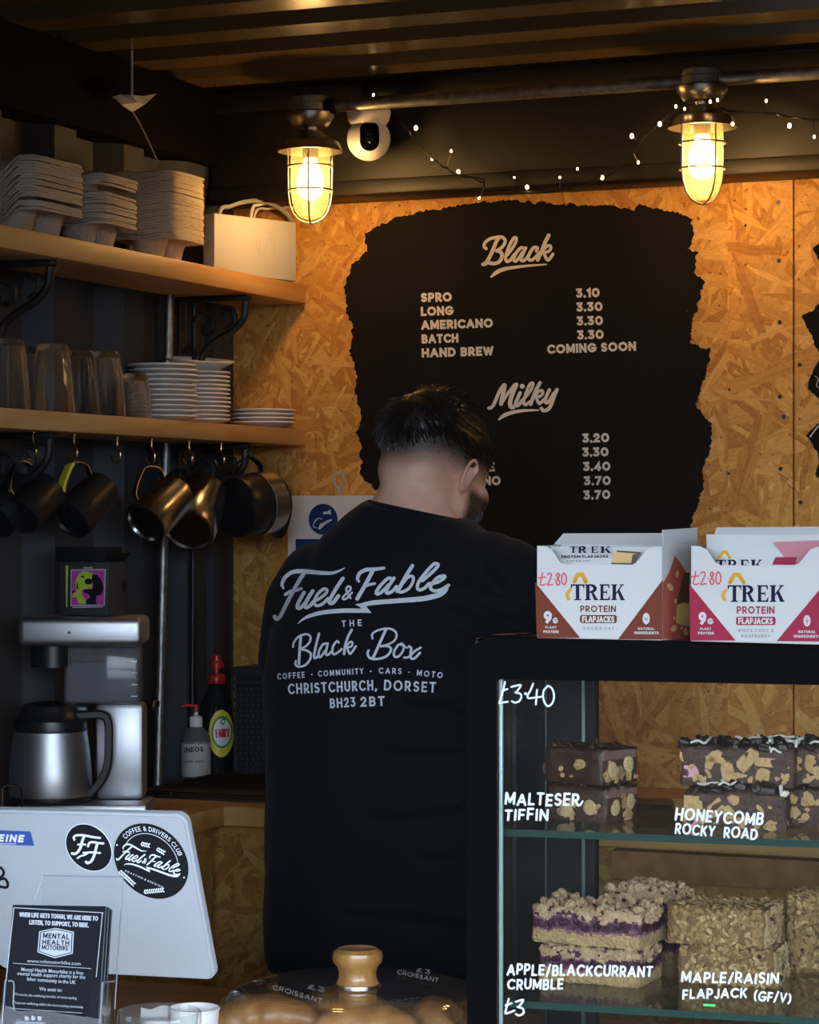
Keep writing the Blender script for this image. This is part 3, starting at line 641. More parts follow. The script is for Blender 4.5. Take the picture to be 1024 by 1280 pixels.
# galvanised conduits on the left wall
def rod(name, label, p, q, r, m, clips=()):
    t = thing(name, label, 'pipe', q); b = MB(); b.tube([p, q], r, 12); b.build('tube', m, t)
    for c in clips:
        b = MB(); b.tube([c + Vector((0, -.012, -.008)), c + Vector((0, -.012, .008))], .006, 8); b.box(c + Vector((.002, -.018, 0)), (.03, .03, .018), bev=.004); b.build('clamp', M['chrome'], t)
pa, pb = onX(213, 330, -2.292), onX(197, 985, -2.292); pb.z = 1.05
rod('conduit_pipe', 'galvanised pipe running up the left wall behind the steel jugs', pa, pb, .0095, M['galv'], (onX(192, 880, -2.29),))
pa, pb = onX(243, 360, -2.30), onX(240, 900, -2.30); pb.z = 1.05
rod('conduit_pipe', 'thin dark pipe in the wall corner right of the galvanised one', pa, pb, .0055, M['iron'])
# long horizontal pipe that feeds both lamps
YP = 4.32
root = thing('conduit_pipe', 'horizontal steel conduit under the roof between the two lamps', 'pipe', (onY(640, 116, YP).x, YP, 2.36))
za = onY(415, 132, YP); zb = onY(1100, 92, YP); zz = 2.356
b = MB(); b.tube([(za.x, YP, zz), (onY(1250, 60, YP).x, YP, zz)], .0125, 14); b.build('tube', M['galv'], root)
b = MB(); b.tube([(za.x - .028, YP, zz), (za.x + .012, YP, zz)], .0165, 14); b.build('connector', M['black_plastic'], root)
# ================================================================== lamps
def lampz(b, x):
    A = (2.00, 2.130, 2.258, 2.302, 2.313, 2.345, 2.398, 2.6); B_ = (2.017, 2.147, 2.287, 2.326, 2.334, 2.364, 2.394, 2.596)
    for p in b.v:
        for k in range(7):
            if A[k] <= p.z <= A[k + 1]: p.z = B_[k] + (p.z - A[k]) / (A[k + 1] - A[k]) * (B_[k + 1] - B_[k]); break
        p.z = 1.58 + (p.z - 1.58) * .977; p.x = x + (p.x - x) * .977; p.y = YP + (p.y - YP) * .977
    return b
def lamp(u, label, src=None):
    p = onY(u, 222, YP); x = p.x
    if src: return dup(src, label, loc=(x, YP, 2.10), rotz=.5)
    r = thing('bulkhead_lamp', label, 'lamp', (x, YP, 2.10), group='caged bulkhead lamps'); T = Matrix.Translation((x, YP, 0))
    b = MB(); b.lathe([(0, 2.398), (.036, 2.398), (.038, 2.394), (.038, 2.376), (.036, 2.374), (.038, 2.372), (.038, 2.348), (.034, 2.345), (0, 2.345)], 28, T=T); lampz(b, x).build('junction_box', [M['zinc_box'], M['rail_dark']], r)
    b = MB(); b.lathe([(0, 2.344), (.047, 2.343), (.047, 2.336), (.036, 2.318), (.033, 2.315), (.014, 2.313), (.013, 2.306), (.026, 2.302), (0, 2.300)], 32, T=T); lampz(b, x).build('collar', M['lamp_metal'], r)
    b = MB(); b.lathe([(.0, 2.303), (.026, 2.302), (.034, 2.294), (.040, 2.286), (.048, 2.283), (.056, 2.279), (.0635, 2.262), (.0645, 2.258), (.0625, 2.2575), (.054, 2.272), (.044, 2.277), (0, 2.280)], 40, T=T); lampz(b, x).build('shade', M['lamp_metal'], r)
    b = MB(); b.lathe([(.039, 2.276), (.039, 2.225), (.0385, 2.19), (.0365, 2.170), (.031, 2.153), (.021, 2.142), (.009, 2.137), (0, 2.136)], 36, T=T); lampz(b, x).build('glass_jar', M['lamp_glass'], r)
    b = MB()
    for zr in (2.232, 2.189): b.tube([(x + .0435 * math.cos(a * math.pi / 20), YP + .0435 * math.sin(a * math.pi / 20), zr) for a in range(40)], .0017, 6, closed=True)
    for a in (20, 110, 200, 290):
        ca, sa = math.cos(R(a)), math.sin(R(a))
        b.tube([(x + q * ca, YP + q * sa, z) for q, z in ((.044, 2.272), (.0438, 2.22), (.043, 2.185), (.0405, 2.166), (.034, 2.148), (.023, 2.1365), (.010, 2.131), (0, 2.130))], .0019, 6)
    lampz(b, x).build('cage', M['lamp_metal'], r)
    b = MB(); b.lathe([(0, 2.278), (.016, 2.278), (.016, 2.250), (.013, 2.246), (0, 2.246)], 20, T=T); lampz(b, x).build('lamp_holder', M['black_plastic'], r)
    b = MB(); b.lathe([(.012, 2.246), (.014, 2.238), (.022, 2.222), (.0265, 2.205), (.025, 2.190), (.018, 2.178), (.008, 2.172), (0, 2.171)], 24, T=T); lampz(b, x).build('bulb', M['bulb'], r)
    ld = bpy.data.lights.new('bulb_light', 'POINT'); ld.energy = LAMP; ld.color = (1, .54, .19); ld.shadow_soft_size = .026
    lo = bpy.data.objects.new('bulb_light', ld); C.objects.link(lo); lo.parent = r; lo.location = (0, 0, .10)
    return r
l1 = lamp(388, 'lit caged bulkhead lamp hanging left of the white security camera')
l2 = lamp(878, 'lit caged bulkhead lamp above the top right corner of the painted menu', l1)

# ================================================================== security camera
p = onY(461, 170, 4.435); T = Matrix.Translation(p)
root = thing('security_camera', 'white dome security camera with a black lens face under the pipe', 'camera', p + Vector((0, 0, -.045)))
b = MB(); b.lathe([(0, .062), (.030, .062), (.040, .058), (.043, .046), (.040, .030), (.030, .016), (.018, .006), (0, .004)], 32, T=T); b.build('mount', M['white_gloss'], root)
b = MB(); b.ball((0, 0, -.006), (.0425, .0425, .0425), T=T, seg=36, rings=22); hd = b.build('head', M['white_gloss'], root)
dirn = (camv(.06, .03, -1)).normalized(); zq = dirn.to_track_quat('Z', 'Y').to_matrix().to_4x4(); TT = Matrix.Translation(p + Vector((0, 0, -.006))) @ zq
b = MB()
pl = arc(0, .012, .0185, .017, 0, 180, 14) + [(-.0185, .012 - .003 * q) for q in range(1, 8)] + arc(0, -.012, .0185, .017, 180, 360, 14) + [(.0185, -.012 + .003 * q) for q in range(1, 8)]
n = 6; vs = []; fs = []
for k in range(n + 1):
    f_ = 1 - k / n * .999
    for x, y in pl: x, y = x * f_, y * f_; vs.append((x, y, math.sqrt(max(0, .0430 ** 2 - x * x - y * y))))
m_ = len(pl)
for k in range(n):
    for i in range(m_): fs.append((k * m_ + i, k * m_ + (i + 1) % m_, (k + 1) * m_ + (i + 1) % m_, (k + 1) * m_ + i))
b.add(vs, fs, 0, TT); fc = b.build('lens_face', M['black_gloss'], root)
b = MB(); b.lathe([(0, .0455), (.006, .0452), (.0095, .0438), (.0095, .0425)], 20, T=TT @ Matrix.Translation((0, .007, 0))); b.build('lens', M['black_gloss'], fc)
b = MB(); b.ball((0, -.014, .0415), .0016, T=TT, seg=8, rings=6); b.build('indicator', M['white_gloss'], fc)

# ================================================================== fairy lights
YW = 4.462
root = thing('fairy_lights', 'string of tiny warm fairy lights draped along the dark roof rail', 'fairy lights', onY(700, 240, YW))
b = MB()
wires = [[(466, 118), (490, 137), (508, 160), (520, 176), (545, 202), (558, 210), (572, 218), (590, 222), (605, 230), (603, 240), (598, 247)],
         [(590, 222), (605, 224), (608, 236), (640, 239), (665, 240), (700, 238), (722, 232), (753, 224), (775, 208), (792, 190), (806, 172), (822, 157), (836, 144), (850, 134)],
         [(896, 136), (925, 139), (945, 141), (965, 143), (990, 147), (1018, 150), (1050, 158)], [(896, 140), (930, 142), (960, 141), (1000, 148), (1030, 152)],
         [(520, 176), (541, 199)], [(753, 222), (722, 211)], [(957, 141), (958, 126)], [(1017, 151), (1018, 170)], [(790, 170), (800, 178)], [(798, 203), (792, 192)], [(700, 238), (700, 222)], [(643, 222), (643, 232)], [(564, 189), (560, 208)]]
for k, wv in enumerate(wires):
    pts = [onY(u, v, YW - .006 + .007 * math.sin(i * 1.7 + k)) for i, (u, v) in enumerate(wv)]
    pts = smooth_path(pts, 5) if len(pts) > 2 else pts
    b.tube(pts, .0011, 5)
    if k < 4: b.tube([q + Vector((0, .0026 * math.cos(i * 1.3), .0026 * math.sin(i * 1.3))) for i, q in enumerate(pts)], .0011, 5)
b.build('wire', M['black_plastic'], root)
for u, v, s_ in ((467, 119, 1), (520, 160, 1.4), (540, 199, .8), (564, 189, .9), (573, 215, 1.4), (599, 247, 1), (643, 222, .7), (659, 234, 1.3), (700, 222, .8), (722, 211, .8), (753, 222, 1.3), (798, 203, .9), (790, 170, 1.4), (825, 155, 1.4),
                 (845, 133, .9), (856, 136, .8), (888, 127, .9), (897, 125, .9), (916, 155, 1.1), (958, 126, .9), (987, 157, 1.4), (1018, 171, .9)):
    yy = YP - .066 if 840 < u < 920 else YW - .004
    b = MB(); b.ball(onY(u, v, yy), (.0026 * s_, .0026 * s_, .0034 * s_), seg=10, rings=8); b.build('bulb', M['fairy'], root)
# twist of pale plastic tied in the roof corner
pp = onX(165, 133, -2.245)
root = thing('plastic_tie', 'scrap of pale plastic sheet tied under the roof above the cup carriers', 'plastic scrap', pp)
b = MB(); a_, b_, c_ = onX(141, 121, -2.24), onX(196, 117, -2.24), onX(166, 140, -2.24)
m1, m2 = onX(165, 119, -2.225), onX(172, 128, -2.23)
vs = [a_, onX(150, 118, -2.25), m1, onX(180, 120, -2.25), b_, onX(182, 130, -2.24), c_, onX(153, 131, -2.235), m2]
up_ = Vector((0, 0, .1)); vs[0].z += 0.0
b.add(vs, [(0, 1, 8, 7), (1, 2, 8), (2, 3, 8), (3, 4, 5, 8), (5, 6, 8), (6, 7, 8)]); b.add([v + Vector((-.002, 0, 0)) for v in vs], [(7, 8, 1, 0), (8, 2, 1), (8, 3, 2), (8, 5, 4, 3), (8, 6, 5), (8, 7, 6)])
b.tube([m1, Vector((m1.x, m1.y, ZC))], .002, 5)
b.build('sheet', mat('pale_plastic', (.45, .48, .52), .3), root)
b = MB(); b.tube(smooth_path([c_, onX(176, 157, -2.238), onX(187, 180, -2.235), onX(199, 206, -2.23)], 5), .0016, 6); b.build('cord', M['galv'], root)
# ================================================================== pulp cup carriers on the upper shelf
ZU = 2.043; ZL = 1.748
def carrier_mesh(L, Wd, notch, seed):
    nx, ny = 20, 28; b = MB(); rnd = random.Random(seed)
    top = []; bot = []
    for j in range(ny + 1):
        for i in range(nx + 1):
            a, c = 2 * i / nx - 1, 2 * j / ny - 1
            k = max(abs(a), abs(c)); l = math.hypot(a, c)
            r_ = 1 - .115 * (k ** 6) * (min(abs(a), abs(c)) / max(k, 1e-6)) ** 5          # rounded corners
            x, y = a * Wd / 2 * r_, c * L / 2 * r_
            dz = 0
            for cy in (-L * .25, L * .25):
                q = math.hypot(x, y - cy) / (min(L * .25, Wd * .5) * .86)
                if q < 1: dz = min(dz, -.045 * min(1, (1 - q) * 3.2))
            edge = max(0, (k - .86) / .14)
            z = dz - .0030 * max(0, (k - .93) / .07)
            if notch: z -= notch * max(0, 1 - abs(x - .006) / .032) * max(0, (-y - L * .22) / (L * .28)) ** .6 if y < -L * .22 else 0
            z += .0010 * noise.noise(Vector((x * 60, y * 60, seed)))
            e = .0016 * noise.noise(Vector((x * 90, y * 90, seed + 9))) * edge
            top.append((x * (1 + e * 8), y * (1 + e * 8), z)); bot.append((x * (1 + e * 8) * .996, y * (1 + e * 8) * .996, z - .0022 - .0022 * max(0, (k - .93) / .07)))
    n = len(top); w1 = nx + 1
    fs = [(j * w1 + i, j * w1 + i + 1, (j + 1) * w1 + i + 1, (j + 1) * w1 + i) for j in range(ny) for i in range(nx)]
    b.add(top + bot, fs + [tuple(n + q for q in reversed(f)) for f in fs])
    ring = [i for i in range(w1)] + [j * w1 + nx for j in range(1, ny + 1)] + [ny * w1 + i for i in range(nx - 1, -1, -1)] + [j * w1 for j in range(ny - 1, 0, -1)]
    b.f += [(ring[k], ring[(k + 1) % len(ring)], n + ring[(k + 1) % len(ring)], n + ring[k]) for k in range(len(ring))]; b.m += [0] * len(ring)
    return b
def carrier_stack(x, y, n, pitch, L, Wd, notch, m, where, grp, gaps=(), rot=0.0):
    protos = []
    rnd = random.Random(n)
    for k in range(3):
        o = carrier_mesh(L, Wd, notch, k * 3 + n).build('cup_carrier', M[m], local=True, smooth=50, fix=False); protos.append(o)
    z = ZU + .0485
    for i in range(n):
        o = protos[i] if i < 3 else protos[i % 3].copy()
        if i >= 3: C.objects.link(o)
        o.location = (x + rnd.uniform(-.0022, .0022), y + rnd.uniform(-.0025, .0025), z); o.rotation_euler = (rnd.uniform(-.008, .008), rnd.uniform(-.008, .008), rot + rnd.uniform(-.02, .02))
        tag(o, f'pulp cup carrier, {order(i, n)}, stack {where}', 'cup carrier', grp)
        z += pitch + (gaps.get(i, 0) if gaps else 0)
carrier_stack(-2.222, 3.650, 17, .0050, .185, .135, .028, 'pulp_grey', 'nearest the left edge', 'grey cup carriers, stack at the left', {2: .006})
carrier_stack(-2.222, 3.860, 15, .0050, .157, .135, .006, 'pulp_grey', 'between the two others', 'cup carriers, middle stack', {10: .013}, .06)
carrier_stack(-2.218, 4.112, 25, .0050, .155, .135, .004, 'pulp', 'beside the white box', 'cup carriers, tall stack', {}, .03)

# white box with cables behind it
ang = R(46); e1 = camv(math.cos(ang), 0, math.sin(ang)); e2 = Vector((-e1.y, e1.x, 0))
cr_ = onZ(371, 352.5, ZU); ctr = cr_ - e1 * .11 + e2 * .018; rz = math.atan2(e1.y, e1.x)
T = Matrix.Translation((ctr.x, ctr.y, ZU)) @ Matrix.Rotation(rz, 4, 'Z')
root = thing('router', 'plain white upright box with a faint ring mark at the end of the upper shelf', 'router', mx=T)
b = MB(); b.box((0, 0, .061), (.22, .034, .118), T=T, bev=.003); b.build('casing', M['white_matt'], root)
b = MB(); Tn = T @ Matrix.Translation((.028, -.0171, .066)) @ Matrix.Rotation(R(90), 4, 'X')
for r_ in (.026, .019): b.tube([(r_ * math.cos(a * math.pi / 24), r_ * math.sin(a * math.pi / 24), 0) for a in range(48)], .0006, 5, T=Tn, closed=True)
b.ball((0, 0, 0), .0014, T=Tn, seg=8, rings=6); b.build('ring_mark', mat('faint_grey', (.55, .52, .47), .6), root)
back = ctr + e2 * .04
for k, (lab, m, pts) in enumerate((('grey cable looping up behind the white box', 'galv', [(268, 290), (274, 268), (288, 258), (308, 252), (330, 252), (352, 262), (364, 276), (368, 300)]),
                                   ('white cable arching behind the right half of the white box', 'white_gloss', [(306, 296), (314, 268), (324, 256), (345, 254), (362, 258), (372, 266)]),
                                   ('thin white cable crossing behind the white box to the wall', 'white_gloss', [(312, 290), (318, 270), (336, 261), (356, 260), (372, 252), (380, 244)]))):
    pl = on_plane(back + e2 * (.012 * k), e2); P = [pl(u, v) for u, v in pts]; P[0].z = ZU + .004
    t = thing('cable', lab, 'cable', P[0]); b = MB(); b.tube(smooth_path(P, 6), (.0045, .0034, .0026)[k], 8); b.build('lead', M['white_gloss'] if m != 'galv' else mat('grey_lead', (.33, .34, .35), .5), t)

# ================================================================== glasses on the lower shelf
def tumbler(h, rb, rt, label, x, y, src=None, g='upturned tumblers on the lower shelf'):
    if src: return dup(src, label, loc=(x, y, ZL))
    o_ = thing('glass_tumbler', label, 'glass', (x, y, ZL), group=g)
    b = MB(); b.lathe([(rb, 0), (rb * .985, .004), (rt + (rb - rt) * .35, h * .62), (rt, h - .006), (rt - .004, h), (0, h - .0015), (0, h - .010), (rt - .006, h - .013), (rt - .003 + (rb - rt) * .35, h * .62), (rb - .0025, .003), (rb - .002, 0), (rb, 0)], 48)
    for p in b.v:
        r_ = math.hypot(p.x, p.y); f_ = 1 + .028 * math.cos(12 * math.atan2(p.y, p.x)) * min(1, p.z / h * 2.2); p.x *= f_; p.y *= f_
    b.build('tumbler', M['tumbler'], o_, local=True, smooth=40, fix=False); return o_
def shelf_y(u, x): t = (u - 512) / F; return -x * (.9235 + .3837 * t) / (.3837 - .9235 * t)
tall = tumbler(.118, .0385, .0275, 'tall upturned tumbler cut off by the left edge of the photo', -2.192, shelf_y(10, -2.192))
tumbler(0, 0, 0, 'tall upturned tumbler, largest one fully in view on the lower shelf', -2.186, shelf_y(66, -2.186), tall)
tumbler(0, 0, 0, 'tall upturned tumbler half hidden behind the largest one', -2.232, shelf_y(99, -2.232), tall)
tumbler(0, 0, 0, 'tall upturned tumbler just left of the short one', -2.205, shelf_y(131, -2.205), tall)
tumbler(0, 0, 0, 'tall upturned tumbler at the back, seen through the gap left of the largest one', -2.268, shelf_y(33, -2.268), tall)
tumbler(.082, .034, .026, 'short upturned tumbler beside the saucers', -2.183, shelf_y(167, -2.183))

# ================================================================== plates
def plate_mesh(r, h):
    b = MB(); b.lathe([(0, .0035), (r * .46, .003), (r * .5, 0), (r * .54, 0), (r * .56, .003), (r * .80, h * .55), (r, h - .001), (r * 1.005, h + .0005), (r * .995, h + .0018), (r * .79, h * .55 + .003), (r * .56, .0058), (0, .006)], 48)
    return b
def plate_stack(u, x, n, pitch, r, h, where, grp, name='saucer', cat='saucer', y=None):
    y = y if y is not None else shelf_y(u, x); rnd = random.Random(n); o0 = None; z = ZL
    for i in range(n):
        if o0 is None: o = o0 = plate_mesh(r, h).build(name, M['ceramic'], local=True, smooth=40)
        else: o = o0.copy(); C.objects.link(o)
        o.location = (x + rnd.uniform(-.0016, .0016), y + rnd.uniform(-.0016, .0016), z); z += pitch
        tag(o, f'white {name}, {order(i, n)}, stack {where}', cat, grp)
    return y, z
plate_stack(204, -2.232, 11, .0096, .0655, .013, 'next to the glasses', 'saucers stacked next to the glasses')
ys, zt = plate_stack(0, -2.236, 12, .0083, .060, .012, 'under the tilted dish', 'small plates stacked under the tilted dish', 'small_plate', 'plate', y=4.315)
b = MB(); b.lathe([(0, .003), (.030, .003), (.034, 0), (.038, .002), (.052, .012), (.0685, .022), (.070, .0235), (.0685, .0245), (.05, .016), (.034, .007), (0, .006)], 48)
o = b.build('shallow_dish', M['ceramic'], local=True, smooth=40); o.location = (-2.238, ys, zt + .007); o.rotation_euler = (R(4), R(6), 0)
tag(o, 'wide shallow white dish tilted on top of the small plates', 'dish')
plate_stack(0, -2.203, 4, .0082, .0655, .013, 'at the right shelf end', 'low stack of saucers at the shelf end', y=4.530)

# ================================================================== jugs hanging under the lower shelf
def jug(u, v, d, r, L, ax, m, label, hook_u, hm='steel_dark', inner='black_plastic', tape=False, band=None, lip=.9, hdir=(-.55, .75, -.35)):
    a = camv(*ax).normalized(); hk = onX(hook_u, 545, -2.185); hk = Vector((hk.x, hk.y, 1.673))
    h = camv(*hdir); h = (h - a * h.dot(a)).normalized(); yv = a.cross(h)                # the handle's side of the body
    top0 = a * (L * .62) + h * (r + .034); base = at(u, v, (hk - CAM).dot(VIEW) - top0.dot(VIEW))
    T = Matrix.Translation(base) @ Matrix((h, yv, a)).transposed().to_4x4()
    o_ = thing('milk_jug', label, 'jug', mx=T)
    b = MB(); rm = r * lip
    b.lathe([(0, .006), (r * .55, .0055), (r * .80, .005), (r * .86, 0), (r * .96, .001), (r, .006), (r, L * .35), (r * .97, L * .6), (rm, L * .85), (rm, L), (rm - .0015, L), (rm - .0015, L * .85), (r * .95, L * .6), (r - .002, .009), (0, .009)], 44)
    for p in b.v:
        k = max(0, (p.z - L * .72) / (L * .28)); ang_ = math.atan2(p.y, p.x)
        if k > 0: p.x += -.016 * k * k * max(0, math.cos(ang_ - math.pi)) ** 6; p.z += .006 * k * max(0, math.cos(ang_ - math.pi)) ** 4
    b.build('body', M[m], o_, local=True, smooth=50)
    top = r + .034; zc = L * .62
    pts = smooth_path([(rm - .001, 0, L * .93), (r + .012, 0, L * .97), (top - .006, 0, zc + .022), (top, 0, zc + .006), (top - .006, 0, zc - .014), (r + .02, 0, L * .30), (r + .010, 0, L * .17), (r - .002, 0, L * .14)], 6)
    b = MB(); n = len(pts); w_ = .0058; tk = .0011
    for s_ in (-1, 1): pass
    vs = []; fs = []
    for i, p in enumerate(pts):
        q = (pts[min(i + 1, n - 1)] - pts[max(i - 1, 0)]).normalized(); nn = Vector((q.z, 0, -q.x))
        vs += [p + nn * tk + Vector((0, w_, 0)), p + nn * tk - Vector((0, w_, 0)), p - nn * tk - Vector((0, w_, 0)), p - nn * tk + Vector((0, w_, 0))]
    for i in range(n - 1):
        for k in range(4): fs.append((i * 4 + k, i * 4 + (k + 1) % 4, i * 4 + 4 + (k + 1) % 4, i * 4 + 4 + k))
    fs += [(0, 1, 2, 3), (4 * n - 1, 4 * n - 2, 4 * n - 3, 4 * n - 4)]
    b.add(vs, fs); hd = b.build('handle', M[hm], o_, local=True, smooth=50)
    if tape:
        b = MB(); i0, i1 = int(n * .40), int(n * .88); seg = pts[i0:i1]; m_ = len(seg); vs = []; fs = []
        for i, p in enumerate(seg):
            q = (pts[i0 + i + 1] - pts[i0 + i - 1]).normalized(); nn = Vector((q.z, 0, -q.x))
            vs += [p + nn * .003 + Vector((0, .0085, 0)), p + nn * .003 - Vector((0, .0085, 0)), p - nn * .003 - Vector((0, .0085, 0)), p - nn * .003 + Vector((0, .0085, 0))]
        for i in range(m_ - 1):
            for k in range(4): fs.append((i * 4 + k, i * 4 + (k + 1) % 4, i * 4 + 4 + (k + 1) % 4, i * 4 + 4 + k))
        fs += [(0, 1, 2, 3), (4 * m_ - 1, 4 * m_ - 2, 4 * m_ - 3, 4 * m_ - 4)]
        b.add(vs, fs); t_ = b.build('tape', mat('yellow_tape', (.62, .58, .04), .45), hd, local=True, smooth=50); t_['label'] = 'yellow tape'
    if band:
        b = MB(); z0, z1 = band; b.lathe([(r * .99, z0), (r + .0012, z0 + .001), (r + .0012, z1 - .001), (r * .97, z1)], 44); t_ = b.build('band', M['steel'], o_, local=True); t_['label'] = 'bare steel band'
    return o_
M['jug_black'] = mat('jug_black', (.016, .016, .018), .38, .3, bump=(160, .04))
M['jug_steel'] = mat('jug_steel', (.40, .385, .37), .24, 1.0, bump=(120, .04))
jug(-6, 652, 4.07, .036, .095, (.42, .62, .66), 'jug_black', 'black milk jug hanging at the very left edge of the photo', 42, 'steel', tape=False)
jug(25, 646, 4.14, .036, .086, (.44, .55, .72), 'jug_black', 'black milk jug hanging left of the one with yellow tape', 42)
jug(88, 651, 4.16, .038, .10, (.46, .56, .68), 'jug_black', 'black milk jug with yellow tape on its handle', 93, tape=True, hdir=(-.62, .62, -.55))
jug(181, 655, 4.32, .043, .105, (.48, .55, .68), 'jug_steel', 'polished steel milk jug with a thin wire handle under the middle of the shelf', 190, 'steel')
jug(235, 664, 4.44, .052, .12, (.18, .62, .76), 'jug_steel', 'larger ringed steel milk jug to the right of the polished one', 237, 'jug_black')
jug(292, 634, 4.56, .060, .105, (.62, .10, .78), 'jug_black', 'wide black jug with a bare steel band, last one beside the strand board', 277, 'jug_black', band=(.058, .098), lip=.97, hdir=(-.35, .9, -.1))

# ================================================================== coffee brewer
ZB = 1.05; p = at(108, 640, 4.30); T = Matrix.Translation((p.x, p.y, ZB)) @ Matrix.Rotation(TH, 4, 'Z')
root = thing('coffee_brewer', 'brushed steel filter coffee brewer with a clear water tank on the side counter', 'coffee machine', mx=T)
b = MB(); b.box((.002, -.012, .016), (.222, .135, .031), bev=.006, T=T); b.build('base', M['brushed'], root)
b = MB(); b.box((.058, .022, .115), (.084, .066, .168), bev=.010, T=T); b.build('column', M['brushed'], root)
b = MB(); b.box((.028, .018, .249), (.130, .074, .102), bev=.008, T=T); b.build('water_tank', M['tank_glass'], root)
b = MB(); b.box((.028, .018, .236), (.124, .068, .070), bev=.007, T=T); wt_ = b.build('water', mat('tank_water', (.16, .165, .18), .08), root)
b = MB()
for k in range(4): b.box((.085, -.0195, .212 + k * .020), (.010, .0008, .0016), T=T)
b.build('level_marks', M['print_grey'], root)
b = MB(); b.lathe([(0, 0), (.036, 0), (.036, .05), (0, .05)], 24, T=T @ Matrix.Translation((-.06, .0, .262))); b.build('filter_basket', M['black_plastic'], root)
b = MB(); b.box((-.003, .0, .325), (.214, .130, .050), bev=.012, seg=4, T=T); b.build('lid', M['brushed'], root)
b = MB(); b.prism([(-.0035, 0), (.0035, 0), (0, .006)], 0, .0006, T=T @ Matrix.Translation((-.021, -.0652, .322)) @ Matrix.Rotation(R(90), 4, 'X')); b.build('emblem', M['black_plastic'], root)
Tc = T @ Matrix.Translation((-.058, -.030, .0325)) @ Matrix.Rotation(R(0), 4, 'Z')
root = thing('thermal_carafe', 'brushed steel thermos jug with black lid standing on the coffee brewer', 'carafe', mx=Tc)
b = MB(); b.lathe([(0, 0), (.069, 0), (.071, .003), (.071, .010), (.070, .011)], 48, T=Tc); b.build('foot', M['black_plastic'], root)
b = MB(); b.lathe([(.070, .010), (.0715, .014), (.0705, .05), (.067, .09), (.063, .121), (.060, .123), (0, .123)], 56, T=Tc); b.build('body', M['brushed'], root)
b = MB(); b.lathe([(.0635, .1215), (.064, .125), (.062, .140), (.054, .146), (.050, .158), (.046, .166), (.030, .170), (0, .171)], 48, T=Tc); b.box((.045, 0, .158), (.04, .022, .014), bev=.004, T=Tc); b.build('lid', M['black_plastic'], root)
b = MB(); hp = smooth_path([(.048, -.010, .148), (.085, -.010, .150), (.101, -.010, .140), (.103, -.010, .10), (.100, -.010, .062), (.088, -.010, .035), (.068, -.010, .012)], 6)
vs = []; fs = []; n = len(hp)
for i, q in enumerate(hp):
    d_ = (hp[min(i + 1, n - 1)] - hp[max(i - 1, 0)]).normalized(); nn = Vector((d_.z, 0, -d_.x)); 
    for a_, c_ in ((1, .8), (1, -.8), (.6, -1), (-.6, -1), (-1, -.8), (-1, .8), (-.6, 1), (.6, 1)): vs.append(q + nn * .0075 * a_ + Vector((0, .011 * c_, 0)))
for i in range(n - 1):
    for k in range(8): fs.append((i * 8 + k, i * 8 + (k + 1) % 8, i * 8 + 8 + (k + 1) % 8, i * 8 + 8 + k))
fs += [tuple(range(8)), tuple(reversed(range(8 * n - 8, 8 * n)))]
b.add(vs, fs, T=Tc); b.build('handle', M['black_plastic'], root)
# black carton with a dog picture on the brewer
ZT = ZB + .3505
pc = at(117, 640, 4.30); Tb = Matrix.Translation((pc.x, pc.y, ZT)) @ Matrix.Rotation(TH - R(22), 4, 'Z')
root = thing('carton', 'small black carton with a lime and magenta dog picture on the coffee brewer', 'box', mx=Tb)
b = MB(); b.box((-.003, .0, .048), (.096, .058, .094), T=Tb, bev=.0012); b.build('box', mat('black_card', (.030, .030, .034), .6), root)
b = MB(); b.box((-.007, -.003, .106), (.100, .060, .026), T=Tb, bev=.0015)
b.slab([Tb @ Vector(q) for q in ((.045, -.029, .093), (.045, .029, .093), (.058, .029, .108), (.058, -.029, .108))], Vector((0, 0, .0012))); b.build('lid', M['black_matt'], root)
n_ = (Tb.to_3x3() @ Vector((0, -1, 0))); fp = on_plane(Tb @ Vector((0, -.029, .04)), n_, .0003); fp2 = on_plane(Tb @ Vector((0, -.029, .04)), n_, .0006); fp3 = on_plane(Tb @ Vector((0, -.029, .04)), n_, .0009)
K = 1024 / 130; o = (60, 670); lime = mat('lime_ink', (.42, .55, .05), .5); mag = mat('magenta_ink', (.45, .05, .33), .5); pale = mat('pale_ink', (.5, .48, .5), .5)
ik = Ink(); ik.poly([(226, 330), (570, 324), (560, 684), (222, 692)], 0, o, K); ik.poly([(175, 290), (200, 290), (190, 700), (180, 700)], 1, o, K); ik.poly([(350, 308), (440, 306), (440, 318), (350, 320)], 0, o, K); ik.poly([(240, 700), (540, 692), (540, 700), (240, 708)], 0, o, K)
pic = ik.lay(fp, 'picture', [pale, lime], root)
ik = Ink(); ik.poly([(236, 340), (560, 334), (551, 675), (232, 682)], 0, o, K); ik.lay(fp2, 'picture_ground', mag, pic)
ik = Ink()
ik.poly([(272, 480), (280, 420), (310, 365), (360, 345), (420, 355), (470, 385), (470, 430), (430, 470), (440, 515), (390, 515), (352, 520), (330, 545), (350, 600), (380, 640), (378, 668), (305, 668), (285, 600), (240, 605), (250, 565), (285, 545)], 0, o, K)
ik.lay(fp3, 'dog', lime, pic)
ik = Ink()
ik.poly([(440, 375), (490, 385), (530, 430), (552, 520), (530, 575), (480, 590), (475, 650), (490, 675), (380, 676), (372, 640), (420, 600), (400, 570), (360, 560), (352, 530), (440, 520), (450, 470), (430, 440)], 0, o, K)
ik.ell((402, 448), 38, 30, 0, 0, 20, o, K); ik.ell((345, 400), 20, 9, 0, .3, 14, o, K); ik.poly([(290, 440), (305, 520), (300, 530), (282, 500)], 0, o, K); ik.poly([(240, 545), (270, 530), (268, 555), (242, 560)], 0, o, K)
ik.lay(on_plane(Tb @ Vector((0, -.029, .04)), n_, .0012), 'shading_print', M['black_ink'], pic)
